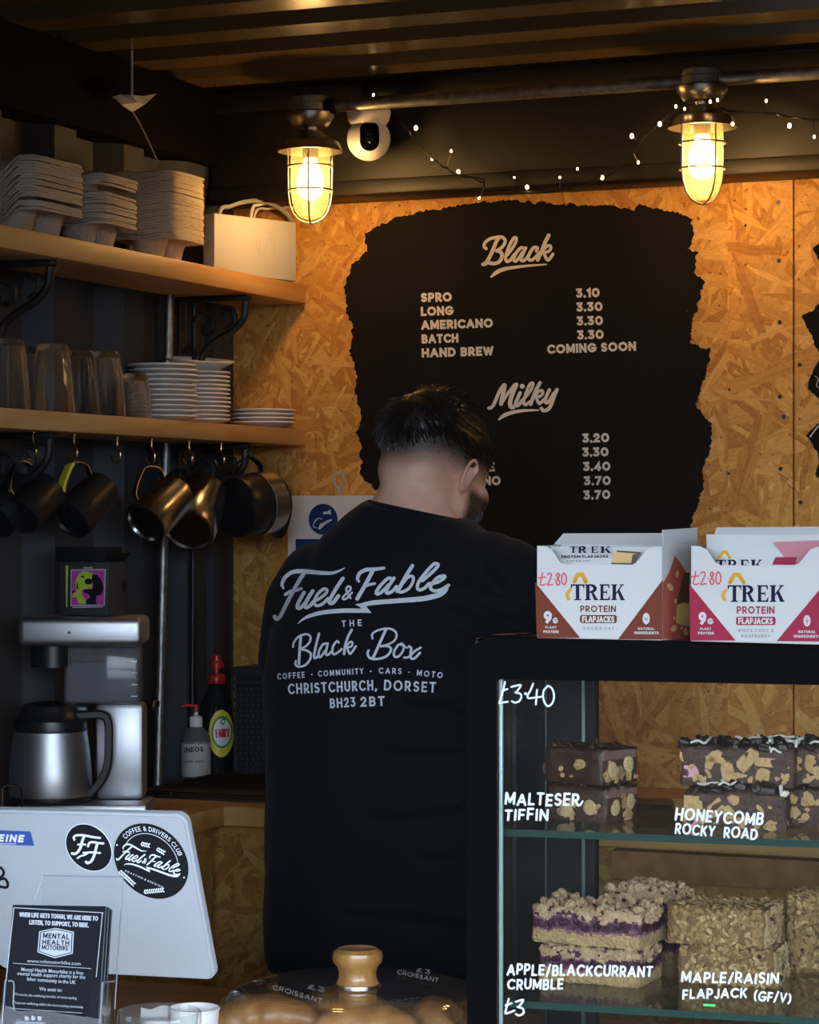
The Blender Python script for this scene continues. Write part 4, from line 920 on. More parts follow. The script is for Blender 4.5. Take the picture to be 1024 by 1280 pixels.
ik = Ink(); ik.poly([(345, 545), (365, 590), (420, 600), (405, 570), (380, 575)], 0, o, K); ik.lay(on_plane(Tb @ Vector((0, -.029, .04)), n_, .0015), 'tongue', mag, pic)
ik = Ink(); ik.ell((745, 490), 26, 66, 0, 0, 24, o, K)
ik.lay(on_plane(Tb @ Vector((.045, 0, .05)), Tb.to_3x3() @ Vector((1, 0, 0)), .0004), 'side_mark', M['black_ink'], root)
# bent wire holder at the left edge
root = thing('wire_holder', 'bent chrome wire holder in front of the coffee brewer at the left edge', 'holder', (at(12, 1010, 3.95).x, at(12, 1010, 3.95).y, ZB))
b = MB()
for dd in (0, .03):
    P = lambda u, v: at(u, v, 3.95 + dd)
    q = [P(2, 1030), P(3, 985), P(8, 981), P(22, 982), P(27, 988), P(27, 1030)]; q[0].z = q[-1].z = ZB + .002; b.tube(q, .0016, 8)
q0, q1 = at(2, 1030, 3.95), at(2, 1030, 3.98); q2, q3 = at(27, 1030, 3.95), at(27, 1030, 3.98)
for a_, c_ in ((q0, q1), (q2, q3)): a_.z = c_.z = ZB + .002; b.tube([a_, c_], .0016, 8)
b.build('wire', M['chrome'], root)

# ================================================================== by the sink
root = thing('drainer', 'ribbed steel sink drainer set in the back counter', 'sink', (-2.08, 4.2, ZB))
b = MB(); b.box((-2.07, 4.235, ZB + .0015), (.42, .34, .003), bev=.001)
for k in range(9): b.box((-2.07 + k * .001, 4.10 + k * .034, ZB + .0045), (.36, .010, .003), bev=.001)
b.build('drainboard', M['steel_dark'], root)
root = thing('wire_rack', 'dark wire cooling rack lying on the sink drainer', 'rack', (-2.06, 4.17, ZB))
b = MB(); x0, x1, y0, y1, zr = -2.20, -1.90, 4.04, 4.32, ZB + .020
b.tube([(x0, y0, zr), (x1, y0, zr), (x1, y1, zr), (x0, y1, zr)], .0025, 6, closed=True)
for k in range(1, 13): b.tube([(x0, y0 + (y1 - y0) * k / 13, zr), (x1, y0 + (y1 - y0) * k / 13, zr)], .0014, 6)
for x in (x0 + .03, x1 - .03):
    for y in (y0 + .03, y1 - .03): b.tube([(x, y, zr), (x, y, ZB + .005)], .002, 6)
b.build('rack', M['steel_dark'], root)
def on_cyl(cx, cy, r):
    def f(u, v):
        q = ray(u, v); ox, oy = CAM.x - cx, CAM.y - cy; a = q.x * q.x + q.y * q.y; h = ox * q.x + oy * q.y; c = ox * ox + oy * oy - r * r
        dsc = h * h - a * c
        t = (-h - math.sqrt(dsc)) / a if dsc > 0 else -h / a
        return CAM + q * t
    return f
p = onZ(245, 976, ZB); p.x = max(p.x, XL + .036); T = Matrix.Translation((p.x, p.y, ZB))
root = thing('hand_wash_bottle', 'clear hand wash bottle with white label and red pump by the sink', 'bottle', mx=T)
b = MB(); b.lathe([(0, 0), (.026, 0), (.0285, .003), (.0285, .078), (.026, .090), (.018, .102), (.012, .107), (.012, .110), (0, .110)], 36, T=T); b.build('bottle', M['tank_glass'], root)
b = MB(); b.lathe([(.0288, .010), (.0292, .011), (.0292, .074), (.0288, .075)], 40, T=T); lb = b.build('label', M['white_matt'], root)
b = MB(); b.lathe([(0, .107), (.0125, .107), (.013, .109), (.013, .124), (.011, .127), (.0045, .129), (.004, .138), (0, .138)], 28, T=T); b.build('cap', M['white_gloss'], root)
red = mat('red_plastic', (.48, .02, .03), .35); Tp = T @ Matrix.Rotation(R(200), 4, 'Z')
b = MB(); b.lathe([(0, .136), (.005, .136), (.005, .148), (.0035, .151), (0, .1515)], 16, T=T); b.tube([Tp @ Vector(q) for q in ((0, 0, .147), (.018, 0, .149), (.027, 0, .146))], [.004, .003, .0025], 10); b.build('pump', red, root)
o = (210, 810); K = 756 / 130; cy_ = on_cyl(p.x, p.y, .0295)
ik = Ink(); ik.text('INEOS', (122, 760), (258, 752), 36, .22, o=o, k=K); ik.text('HAND WASH', (122, 836), (262, 832), 17, .16, o=o, k=K)
for yy in (790, 860, 892, 915): ik.poly([(115, yy + 2), (300 if yy == 790 else 235, yy), (300 if yy == 790 else 235, yy + 4), (115, yy + 6)], 0, o, K)
ik.lay(cy_, 'label_print', M['black_ink'], lb)
p = onZ(271, 972, ZB); p.x = max(p.x, XL + .042); T = Matrix.Translation((p.x, p.y, ZB))
root = thing('washing_up_bottle', 'dark washing up liquid bottle with red cap and yellow oval label', 'bottle', mx=T)
b = MB(); b.lathe([(0, 0), (.031, 0), (.034, .004), (.0345, .06), (.0345, .115), (.031, .145), (.022, .172), (.014, .186), (.0125, .190), (0, .190)], 36, T=T); b.build('bottle', mat('dark_liquid', (.012, .016, .02), .08, coat=.5), root)
b = MB(); b.lathe([(0, .188), (.0165, .188), (.0175, .191), (.0175, .202), (.015, .206), (.006, .207), (.006, .218), (.014, .219), (.014, .229), (.009, .233), (.008, .243), (.004, .246), (0, .246)], 28, T=T); b.build('cap', red, root)
c1 = on_cyl(p.x, p.y, .0349); c2 = on_cyl(p.x, p.y, .0352); c3 = on_cyl(p.x, p.y, .0355)
ik = Ink(); ik.ell_strips((388, 622), 92, 172, 0, 24, o, K); lb = ik.lay(c1, 'label', mat('yellow_ink', (.72, .66, .06), .4), root)
ik = Ink(); ik.ell_strips((392, 612), 76, 118, 0, 24, o, K); ik.lay(c2, 'label_ring', mat('green_ink', (.05, .22, .07), .4), lb)
ik = Ink(); ik.ell_strips((394, 612), 66, 100, 0, 24, o, K); ik.lay(c3, 'label_field', M['white_gloss'], lb)
ik = Ink(); ik.text('FAIRY', (350, 655), (448, 648), 66, .24, o=o, k=K); ik.lay(on_cyl(p.x, p.y, .0358), 'brand_lettering', red, lb)
ik = Ink(); ik.ell((400, 535), 18, 24, 0, .4, 16, o, K); ik.lay(on_cyl(p.x, p.y, .0358), 'leaf_print', mat('green_ink2', (.05, .25, .08), .4), lb)
p = onZ(298, 966, ZB); T = Matrix.Translation((p.x, p.y, ZB))
root = thing('lotion_bottle', 'slim white bottle half hidden between the washing up bottle and the basket', 'bottle', mx=T)
b = MB(); b.lathe([(0, 0), (.012, 0), (.0135, .002), (.0135, .070), (.010, .080), (.008, .082), (0, .083)], 24, T=T); b.build('bottle', M['white_matt'], root)
b = MB(); b.lathe([(0, .082), (.009, .082), (.009, .098), (.007, .100), (0, .100)], 20, T=T); b.build('cap', M['white_gloss'], root)
p = onZ(302, 972, ZB); bx = p.x + .085; by = 4.47
root = thing('storage_basket', 'tall dark grey woven plastic basket on the back counter left of the man', 'basket', (bx, by, ZB))
b = MB(); b.box((bx, by, ZB + .11), (.160, .150, .218), bev=.012); b.build('liner', mat('basket_dark', (.018, .02, .025), .6), root)
b = MB()
for r_ in range(17):
    for c_ in range(13):
        s_ = .0115; ox = (r_ % 2) * .5
        b.box((bx - .078 + (c_ + .25 + ox * .5) * .0120, by - .0765, ZB + .012 + r_ * .0105), (.0072, .004, .0085), bev=.0015, seg=1)
        b.box((bx + .0815, by - .072 + (c_ + .25 + ox * .5) * .0110, ZB + .012 + r_ * .0105), (.004, .0068, .0085), bev=.0015, seg=1)
b.build('weave', mat('basket_grey', (.045, .05, .06), .45), root)
b = MB(); b.box((bx, by, ZB + .214), (.168, .158, .020), bev=.006); b.box((bx, by, ZB + .194), (.166, .156, .006), bev=.002); b.build('rim', mat('basket_rim', (.035, .04, .048), .5), root)

# white dispenser with a hand washing sign, and a hook above it
tl = onY(359, 620, 4.5); zt = 1.6125; wd = .215
root = thing('towel_dispenser', 'white wall dispenser with a blue hand washing sign behind the man', 'dispenser', (tl.x + wd / 2, 4.55, zt - .34))
b = MB(); b.box((tl.x + wd / 2, 4.55, zt - .17), (wd, .0995, .34), bev=.003); b.build('casing', M['white_gloss'], root)
o = (340, 580); K = 1024 / 150; w1 = lambda u, v: onY(u, v, 4.4996); w2 = lambda u, v: onY(u, v, 4.4992)
navy = mat('navy_ink', (.012, .04, .16), .4)
ik = Ink(); ik.ell((437, 472), 124, 132, 0, 0, 40, o, K); ik.poly([(202, 640), (420, 640), (420, 760), (202, 760)], 0, o, K); sg = ik.lay(w1, 'sign', navy, root)
ik = Ink(); ik.poly([(437, 408), (478, 404), (484, 390), (502, 392), (505, 428), (494, 432), (478, 426), (438, 430)], 0, o, K)
ik.stroke([(388, 470), (360, 500), (355, 530), (380, 545)], 9, 0, o=o, k=K); ik.stroke([(370, 480), (398, 462), (425, 470)], 9, 0, o=o, k=K)
ik.poly([(392, 552), (412, 510), (440, 498), (470, 482), (505, 468), (514, 480), (480, 500), (450, 520), (425, 548), (405, 560)], 0, o, K)
ik.lay(w2, 'hand_symbol', M['white_gloss'], sg)
root = thing('wall_hook', 'pale grey loop-shaped hook on the strand board above the dispenser', 'hook', onY(424, 605, YB - .01))
b = MB(); P = lambda u, v: onY(u, v, YB - .012)
b.tube(smooth_path([P(423, 622), P(423, 612), P(418.5, 605), P(418, 596), P(420, 592), P(427, 592), P(429, 596), P(428.5, 605), P(424.5, 612)], 6), .0028, 8); b.tube([P(422, 593), onY(422, 593, YB)], .003, 8); b.tube([P(423.5, 611), P(423.5, 624)], .0038, 8); b.build('hook', mat('pale_grey', (.42, .44, .43), .4), root)
# ================================================================== the man at the back counter
pm = at(503, 640, 4.10); MZ = Matrix.Translation((pm.x, pm.y, 0)) @ Matrix.Rotation(R(2), 4, 'Z')
man = thing('person', 'person in black printed T-shirt seen from behind, head bowed over the back counter', 'person', mx=MZ)
def limb(b, joints, seg=18, flat=1.0):
    """tapered chain of balls and cones (x, y, z, r)"""
    pts = [Vector(j[:3]) for j in joints]; rs = [j[3] for j in joints]
    b.tube(pts, rs, seg)
    for p, r in zip(pts, rs): b.ball(p, r, seg=seg, rings=10)
def loft(b, secs, seg=40, ex=2.4):
    """stack of superellipse sections (z, half width, half depth, y centre[, x centre])"""
    rows = []
    for s_ in secs:
        z, a, d, yc = s_[:4]; xc = s_[4] if len(s_) > 4 else 0; tl = s_[5] if len(s_) > 5 else 0; row = []
        for i in range(seg):
            t = 2 * math.pi * i / seg; c, s2 = math.cos(t), math.sin(t)
            row.append((xc + a * math.copysign(abs(c) ** (2 / ex), c), yc + d * math.copysign(abs(s2) ** (2 / ex), s2), z - tl * math.copysign(abs(c) ** (2 / ex), c)))
        rows.append(row)
    vs = [p for r in rows for p in r]; fs = [tuple(reversed(range(seg))), tuple(range(len(vs) - seg, len(vs)))]
    for k in range(len(rows) - 1):
        for i in range(seg): fs.append((k * seg + i, k * seg + (i + 1) % seg, (k + 1) * seg + (i + 1) % seg, (k + 1) * seg + i))
    b.add(vs, fs)
def fuse(b, voxel, it, fac=.5):
    me = bpy.data.meshes.new('tmp'); me.from_pydata([tuple(p) for p in b.v], [], b.f)
    bm = bmesh.new(); bm.from_mesh(me); bmesh.ops.recalc_face_normals(bm, faces=bm.faces[:]); bm.to_mesh(me); bm.free()
    ob = bpy.data.objects.new('tmp', me); C.objects.link(ob)
    m = ob.modifiers.new('r', 'REMESH'); m.mode = 'VOXEL'; m.voxel_size = voxel
    m = ob.modifiers.new('s', 'SMOOTH'); m.factor = fac; m.iterations = it
    dg = bpy.context.evaluated_depsgraph_get(); dg.update(); r = bpy.data.meshes.new_from_object(ob.evaluated_get(dg))
    bpy.data.objects.remove(ob); bpy.data.meshes.remove(me)
    return r
def place(me, name, m, parent=man, smooth=True):
    me.name = name
    me.materials.clear(); me.materials.append(m); me.polygons.foreach_set('use_smooth', [True] * len(me.polygons))
    o = bpy.data.objects.new(name, me); C.objects.link(o); o.parent = parent; RM[o.name] = RM[parent.name]; return o
# ---- head: yaw to his right, bowed forward (head frame: y ahead, x his right)
HC = Vector((.028, .080, 1.652)); HM = Matrix.Translation(HC) @ Matrix.Rotation(R(-20), 4, 'Z') @ Matrix.Rotation(R(-19), 4, 'X') @ Matrix.Rotation(R(3), 4, 'Y')
b = MB()
b.ball((0, -.018, .030), (.0770, .098, .094), T=HM, seg=32, rings=20)            # skull
b.ball((0, .022, .004), (.0700, .078, .100), T=HM, seg=28, rings=18)             # face
b.ball((0, -.050, -.018), (.064, .055, .060), T=HM, seg=24, rings=14)            # back of the head
b.ball((0, .030, -.072), (.058, .056, .044), T=HM, seg=24, rings=14)             # jaw
b.ball((0, .062, -.092), (.028, .024, .022), T=HM, seg=20, rings=12)             # chin
b.ball((0, .088, .024), (.042, .016, .014), T=HM)                                # brow
for s_ in (-1, 1):
    b.ball((s_ * .042, .064, -.030), (.030, .026, .030), T=HM)                   # cheek
    b.ball((s_ * .056, .024, -.056), (.021, .046, .046), T=HM)
b.tube([HM @ Vector(q) for q in ((0, .094, .018), (0, .104, -.004), (0, .114, -.024), (0, .100, -.034))], [.008, .010, .014, .010], 12)
for s_ in (-1, 1): b.ball((s_ * .012, .103, -.028), (.008, .010, .008), T=HM, seg=10, rings=8)
b.tube([HM @ Vector(q) for q in ((-.024, .090, -.058), (-.010, .099, -.055), (0, .098, -.056), (.010, .099, -.055), (.024, .090, -.058))], [.004, .0065, .006, .0065, .004], 10)
b.tube([HM @ Vector(q) for q in ((-.022, .090, -.062), (0, .098, -.066), (.022, .090, -.062))], [.004, .008, .004], 10)
for s_ in (-1, 1):                                                               # ears
    E = HM @ Matrix.Translation((s_ * .0795, -.006, -.014)) @ Matrix.Rotation(R(-8 * s_), 4, 'Z') @ Matrix.Rotation(R(-8), 4, 'X') @ Matrix.Rotation(R(5 * s_), 4, 'Y')
    b.ball((-s_ * .002, .003, 0), (.0045, .012, .021), T=E, seg=16, rings=12)
    b.tube([E @ Vector(q) for q in smooth_path([(0, .014, .010), (s_ * .004, .010, .024), (s_ * .006, -.004, .031), (s_ * .009, -.013, .021), (s_ * .010, -.0155, .004), (s_ * .007, -.012, -.011), (s_ * .003, -.005, -.020)], 5)], .0040, 10)
    b.ball((s_ * .002, -.001, -.022), (.0045, .007, .007), T=E, seg=12, rings=8)
    b.ball((-s_ * .004, .006, 0), (.008, .012, .022), T=E, seg=12, rings=8)
# ---- neck
limb(b, [(.0, .020, 1.50, .075), (.006, .028, 1.56, .070), (.014, .045, 1.62, .066), (.022, .062, 1.655, .060)], 24)
limb(b, [(-.05, .015, 1.50, .060), (-.008, .025, 1.575, .058)]); limb(b, [(.06, .015, 1.50, .060), (.022, .03, 1.575, .056)])
# ---- trunk, under the shirt
loft(b, [(.86, .205, .120, .0), (1.0, .22, .135, .01), (1.15, .215, .13, .01), (1.3, .205, .12, .0), (1.42, .185, .10, .0), (1.50, .14, .075, .01), (1.54, .075, .06, .02)])
# ---- arms bent forward over the worktop, hands resting on it
SH = {1: [(.185, .0, 1.472, .058), (.212, .02, 1.33, .052), (.225, .05, 1.19, .044), (.205, .14, 1.145, .041), (.165, .245, 1.105, .030), (.150, .275, 1.092, .027)],
      -1: [(-.170, .0, 1.446, .056), (-.194, .03, 1.33, .052), (-.199, .07, 1.19, .044), (-.185, .16, 1.145, .041), (-.13, .255, 1.105, .030), (-.115, .282, 1.092, .027)]}
for s_ in (1, -1):
    limb(b, SH[s_])
    wx, wy, wz = SH[s_][-1][:3]; ux, uy = -s_ * .25, .95                         # direction of the hand
    px, py = uy, -ux
    def hp(f, a, h): return (wx + ux * f + px * a, wy + uy * f + py * a, wz + h)
    for a, l in ((-.027, .078), (-.009, .082), (.009, .082), (.027, .076)): limb(b, [(*hp(.0, a * .5, -.004), .018), (*hp(.045, a * .85, -.010), .0135), (*hp(l, a, -.014), .0115)], 12)
    for a, l in ((-.029, .055), (-.0095, .068), (.0095, .072), (.029, .062)): limb(b, [(*hp(.080, a, -.012), .0095), (*hp(.080 + l * .42, a * 1.08, -.006), .009), (*hp(.080 + l * .75, a * 1.1, -.018), .008), (*hp(.080 + l, a * 1.12, -.030), .007)], 10)
    t_ = -s_ if True else s_
    limb(b, [(*hp(.018, t_ * .022, -.008), .015), (*hp(.045, t_ * .046, -.016), .011), (*hp(.070, t_ * .056, -.022), .0095), (*hp(.092, t_ * .056, -.028), .0085)], 10)
# ---- legs, under the trousers
for s_ in (1, -1): limb(b, [(s_ * .10, .0, .88, .095), (s_ * .105, .01, .60, .075), (s_ * .11, .02, .46, .055), (s_ * .115, .0, .28, .052), (s_ * .12, -.02, .09, .038)])
body_me = fuse(b, .0042, 4)
# skin with clipped hair: the stubble weight is how thick the hair grows there
att = body_me.attributes.new('stubble', 'FLOAT', 'POINT'); HI = HM.inverted(); vals = []
def sstep(a, c, x): t = max(0, min(1, (x - a) / (c - a))); return t * t * (3 - 2 * t)
for q in body_me.vertices:
    p = HI @ q.co; w_ = 0.0
    if -.13 < p.z and abs(p.x) < .12 and abs(p.y) < .16 and q.co.z > 1.5:
        edge = -.036 + .018 * sstep(.02, .07, abs(p.x)) + .020 * max(0, p.y / .1)
        w_ = sstep(edge - .012, edge + .045, p.z) if p.y < .072 else 0
        if abs(p.x) > .080 and p.z < .022 and abs(p.y + .006) < .030: w_ = 0                                                        # ears
        beard = sstep(-.012, -.036, p.z) * sstep(.004, .026, p.y) * sstep(-.17, -.125, p.z) * (1 - sstep(.088, .096, p.y))
        if p.y > .02 and abs(p.x) > .045: beard = max(beard, sstep(-.02, -.05, p.z) * sstep(.018, .034, p.y) * .9)
        if abs(p.x) > .081 and abs(p.y + .006) < .03: beard = 0
        w_ = max(w_, beard)
    vals.append(w_)
att.data.foreach_set('value', vals)
m, t, bs = newmat('skin'); N = t.nodes.new; L_ = t.links.new
bs.inputs['Roughness'].default_value = .5; bs.inputs['Subsurface Weight'].default_value = .12; bs.inputs['Subsurface Radius'].default_value = (.010, .004, .002); bs.inputs['Specular IOR Level'].default_value = .35
an = N('ShaderNodeAttribute'); an.attribute_name = 'stubble'
tc = N('ShaderNodeTexCoord'); n1 = N('ShaderNodeTexNoise'); n1.inputs['Scale'].default_value = 22; n1.inputs['Detail'].default_value = 4; L_(tc.outputs['Object'], n1.inputs['Vector'])
r1 = N('ShaderNodeValToRGB'); L_(n1.outputs['Fac'], r1.inputs[0]); r1.color_ramp.elements[0].position = .3; r1.color_ramp.elements[1].position = .7
r1.color_ramp.elements[0].color = (.70, .37, .255, 1); r1.color_ramp.elements[1].color = (.77, .46, .33, 1)
n2 = N('ShaderNodeTexNoise'); n2.inputs['Scale'].default_value = 520; n2.inputs['Detail'].default_value = 2; L_(tc.outputs['Object'], n2.inputs['Vector'])
ad = N('ShaderNodeMath'); ad.operation = 'MULTIPLY_ADD'; L_(n2.outputs['Fac'], ad.inputs[0]); ad.inputs[1].default_value = .9; ad.inputs[2].default_value = -.45
a2 = N('ShaderNodeMath'); a2.operation = 'MULTIPLY'; L_(ad.outputs[0], a2.inputs[0]); L_(an.outputs['Fac'], a2.inputs[1])
a3 = N('ShaderNodeMath'); a3.operation = 'ADD'; a3.use_clamp = True; L_(a2.outputs[0], a3.inputs[0]); L_(an.outputs['Fac'], a3.inputs[1])
mx = N('ShaderNodeMix'); mx.data_type = 'RGBA'; L_(a3.outputs[0], mx.inputs[0]); L_(r1.outputs[0], mx.inputs[6]); mx.inputs[7].default_value = (.030, .022, .018, 1)
L_(mx.outputs[2], bs.inputs['Base Color']); M['skin'] = m
body = place(body_me, 'body', m)
# ---- eyes
for s_ in (-1, 1):
    b = MB(); b.ball((s_ * .031, .083, .006), .0115, 0, MZ @ HM, 14, 10); b.ball((s_ * .031, .0935, .004), (.0048, .002, .0048), 1, MZ @ HM, 12, 8)
    b.build('eye', [M['white_gloss'], M['black_ink']], man)
# ---- hair: dark strands, long on top and shorter towards the clipped sides
bv = BVHTree.FromPolygons([q.co for q in body_me.vertices], [tuple(p.vertices) for p in body_me.polygons])
rnd = random.Random(11); b = MB()
def hair_at(p):                                              # p in head frame: length of the hair there
    edge = -.010 + .030 * sstep(.0, .07, p.x) + .012 * sstep(.02, .07, -p.x) + .012 * max(0, p.y / .1)
    k = sstep(edge, edge + .055, p.z)
    return k if p.y < .085 else 0
cnt = 0
while cnt < 6200:
    th_, z_ = rnd.uniform(0, 2 * math.pi), rnd.uniform(-.2, 1); q = math.sqrt(1 - z_ * z_)
    d = Vector((q * math.cos(th_), q * math.sin(th_), z_)); o_ = HM @ Vector((0, -.010, .02))
    wd_ = (HM.to_3x3() @ d).normalized(); loc, nor, _, _ = bv.ray_cast(o_ + wd_ * .25, -wd_)
    if loc is None: continue
    p = HI @ loc; k = hair_at(p)
    if k < .03 or rnd.random() > .25 + k: continue
    nl = (HI.to_3x3() @ nor).normalized()
    crown = Vector((.012, -.075, .095)); away = p - crown; away -= nl * away.dot(nl)
    away = away.normalized() if away.length > 1e-4 else Vector((1, 0, 0))
    flow = (away + Vector((.55, .45, 0)) * .7); flow -= nl * flow.dot(nl); flow = flow.normalized() if flow.length > 1e-4 else away
    flow = (flow + Vector((rnd.uniform(-.3, .3), rnd.uniform(-.3, .3), rnd.uniform(-.2, .2)))).normalized()
    ln = (.008 + .020 * k) * rnd.uniform(.7, 1.2); lift = .16 + .26 * k * rnd.uniform(.5, 1.2)
    pts = [p - nl * .002, p + nl * ln * lift * .5 + flow * ln * .30, p + nl * ln * lift * .78 + flow * ln * .68, p + nl * ln * lift * .80 + flow * ln]
    w_ = rnd.uniform(.0006, .0011)
    b.tube([HM @ x for x in pts], [w_, w_, w_ * .8, w_ * .25], 3); cnt += 1
for p in b.v: p[:] = (MZ @ p)[:]
M['hair'] = mat('hair', (.022, .015, .011), .42, var=(30, (.010, .007, .006), .5), spec=.6)
hr = b.build('hair', M['hair'], man, smooth=60, fix=False)
# under-layer that gives the hair its volume
b = MB(); nn = 40; rows = []
for j in range(16):
    for i in range(nn):
        th_ = 2 * math.pi * i / nn; z_ = 1 - 1.05 * j / 15; q = math.sqrt(max(0, 1 - z_ * z_)); d = Vector((q * math.cos(th_), q * math.sin(th_), z_)); o_ = HM @ Vector((0, -.010, .02))
        wd_ = (HM.to_3x3() @ d).normalized(); loc, nor, _, _ = bv.ray_cast(o_ + wd_ * .25, -wd_); p = HI @ loc; k = hair_at(p)
        rows.append(HM @ (p + (HI.to_3x3() @ nor) * (-.003 + .011 * k + .0025 * noise.noise(p * 60))))
b.add([MZ @ x for x in rows], [(j * nn + i, j * nn + (i + 1) % nn, (j + 1) * nn + (i + 1) % nn, (j + 1) * nn + i) for j in range(15) for i in range(nn)]); b.build('hair_base', M['hair'], man, smooth=80)
b = MB(); cnt = 0
while cnt < 1100:
    d = Vector((rnd.uniform(-1, 1), rnd.uniform(.05, 1), rnd.uniform(-.95, -.25))).normalized(); o_ = HM @ Vector((0, .02, -.03)); wd_ = (HM.to_3x3() @ d).normalized()
    loc, nor, _, _ = bv.ray_cast(o_ + wd_ * .25, -wd_)
    if loc is None: continue
    p = HI @ loc
    if p.z > -.026 or p.z < -.135 or p.y < .014 or p.y > .092 and p.z > -.08 or abs(p.x) > .074 or (p.z > -.05 and abs(p.x) < .035): continue
    nl = (HI.to_3x3() @ nor).normalized(); ln = rnd.uniform(.004, .009); dn = Vector((rnd.uniform(-.2, .2), .25, -.9))
    b.tube([MZ @ (HM @ x) for x in (p, p + nl * ln * .4 + dn * ln * .4, p + nl * ln * .5 + dn * ln)], [.0005, .0005, .0002], 3); cnt += 1
b.build('beard', M['hair'], man, smooth=60, fix=False)
# ---- trousers and shoes
M['trousers'] = mat('trousers', (.010, .010, .013), .85, bump=(60, .2)); b = MB()
loft(b, [(.78, .20, .135, .0), (.86, .222, .145, .0), (.98, .232, .15, .01)])
for s_ in (1, -1): limb(b, [(s_ * .105, .0, .82, .112), (s_ * .11, .01, .60, .094), (s_ * .115, .02, .44, .080), (s_ * .118, .0, .26, .074), (s_ * .12, -.01, .085, .068)], 24)
place(fuse(b, .008, 4), 'trousers', M['trousers'])
for s_ in (1, -1):
    b = MB(); b.ball((s_ * .12, .07, .035), (.048, .13, .045)); b.ball((s_ * .12, -.025, .055), (.042, .055, .055)); b.box((s_ * .12, .05, .012), (.09, .26, .022), bev=.008)
    place(fuse(b, .006, 3), 'shoe', M['black_matt'])
# ---- T-shirt
b = MB()
loft(b, [(.825, .232, .170, .015), (.84, .238, .175, .015), (.92, .242, .180, .018), (1.05, .240, .182, .022), (1.18, .236, .178, .018), (1.30, .236, .170, .004), (1.38, .222, .152, -.006, .002), (1.44, .196, .130, -.006, .006),
         (1.49, .176, .110, .0, .008), (1.535, .150, .094, .010, .008, .004), (1.566, .114, .084, .020, .014, .012), (1.583, .089, .080, .025, .020, .017)], 56, 2.35)
for s_ in (1, -1):
    j = SH[s_]; limb(b, [(s_ * .150, .0, 1.476 if s_ > 0 else 1.460, .074 if s_ > 0 else .070), (j[0][0] - (.006 if s_ > 0 else -.002), j[0][1], j[0][2] - (.010 if s_ > 0 else .022), .078 if s_ > 0 else .074), (j[1][0], j[1][1], j[1][2], .074), (j[2][0] - s_ * .004, j[2][1] - .010, j[2][2] + .045, .068)], 28)
sh_me = fuse(b, .0065, 7)
IM = MZ.inverted(); folds = []
def fold(u0, v0, u1, v1, depth, sig):                       # crease between two points of the back
    folds.append((IM @ at(u0, v0, 3.95), IM @ at(u1, v1, 3.95), depth * 2.3, sig))
fold(560, 765, 690, 860, .007, .012); fold(590, 740, 690, 790, .008, .012); fold(545, 870, 700, 905, .009, .013); fold(520, 930, 690, 925, .006, .012); fold(500, 1010, 690, 990, .007, .013); fold(560, 1060, 690, 1010, .007, .012)
fold(470, 1130, 640, 1150, .006, .014);  fold(610, 690, 660, 745, .005, .012); fold(640, 820, 700, 960, .008, .012)
camL = IM @ CAM
for q in sh_me.vertices:
    n_ = q.normal; dz = 0.0
    vdir = (q.co - camL).normalized()
    for a_, c_, dp, sg in folds:
        ab = c_ - a_; e = q.co - a_; e -= vdir * e.dot(vdir); ab2 = ab - vdir * ab.dot(vdir)
        t_ = max(0, min(1, e.dot(ab2) / ab2.length_squared)); l2 = (e - ab2 * t_).length
        if l2 < sg * 4 and n_.y < .3:
            x = (e - ab2 * t_).z / sg; dz += dp * (math.exp(-x * x) - .7 * math.exp(-(x + 1.6) ** 2)) * math.sin(math.pi * min(1, .12 + t_ * .88))
    low = max(0, min(1, (1.35 - q.co.z) / .4))
    dz += (.0035 * noise.noise(q.co * 9) + .0022 * noise.noise(q.co * 21)) * (.3 + low)
    dz += .006 * low * math.sin(math.atan2(q.co.x, -q.co.y) * 9 + q.co.z * 6) * max(0, (1.0 - q.co.z) / .2) * .6
    q.co += n_ * dz
m, t, bs = newmat('black_jersey'); bs.inputs['Base Color'].default_value = (.0064, .0070, .0112, 1); bs.inputs['Roughness'].default_value = .88; bs.inputs['Specular IOR Level'].default_value = .2
bs.inputs['Sheen Weight'].default_value = .04; M['jersey'] = m
shirt = place(sh_me, 't_shirt', m)
b = MB(); ring = []                                         # ribbed collar
for i in range(48):
    a = 2 * math.pi * i / 48; ring.append(MZ @ Vector((.020 + .084 * math.cos(a), .026 + .076 * math.sin(a), 1.5790 - .017 * math.cos(a) - .004 * math.sin(a))))
b.tube(ring, .0045, 10, closed=True); b.build('collar', M['jersey'], shirt, smooth=80)
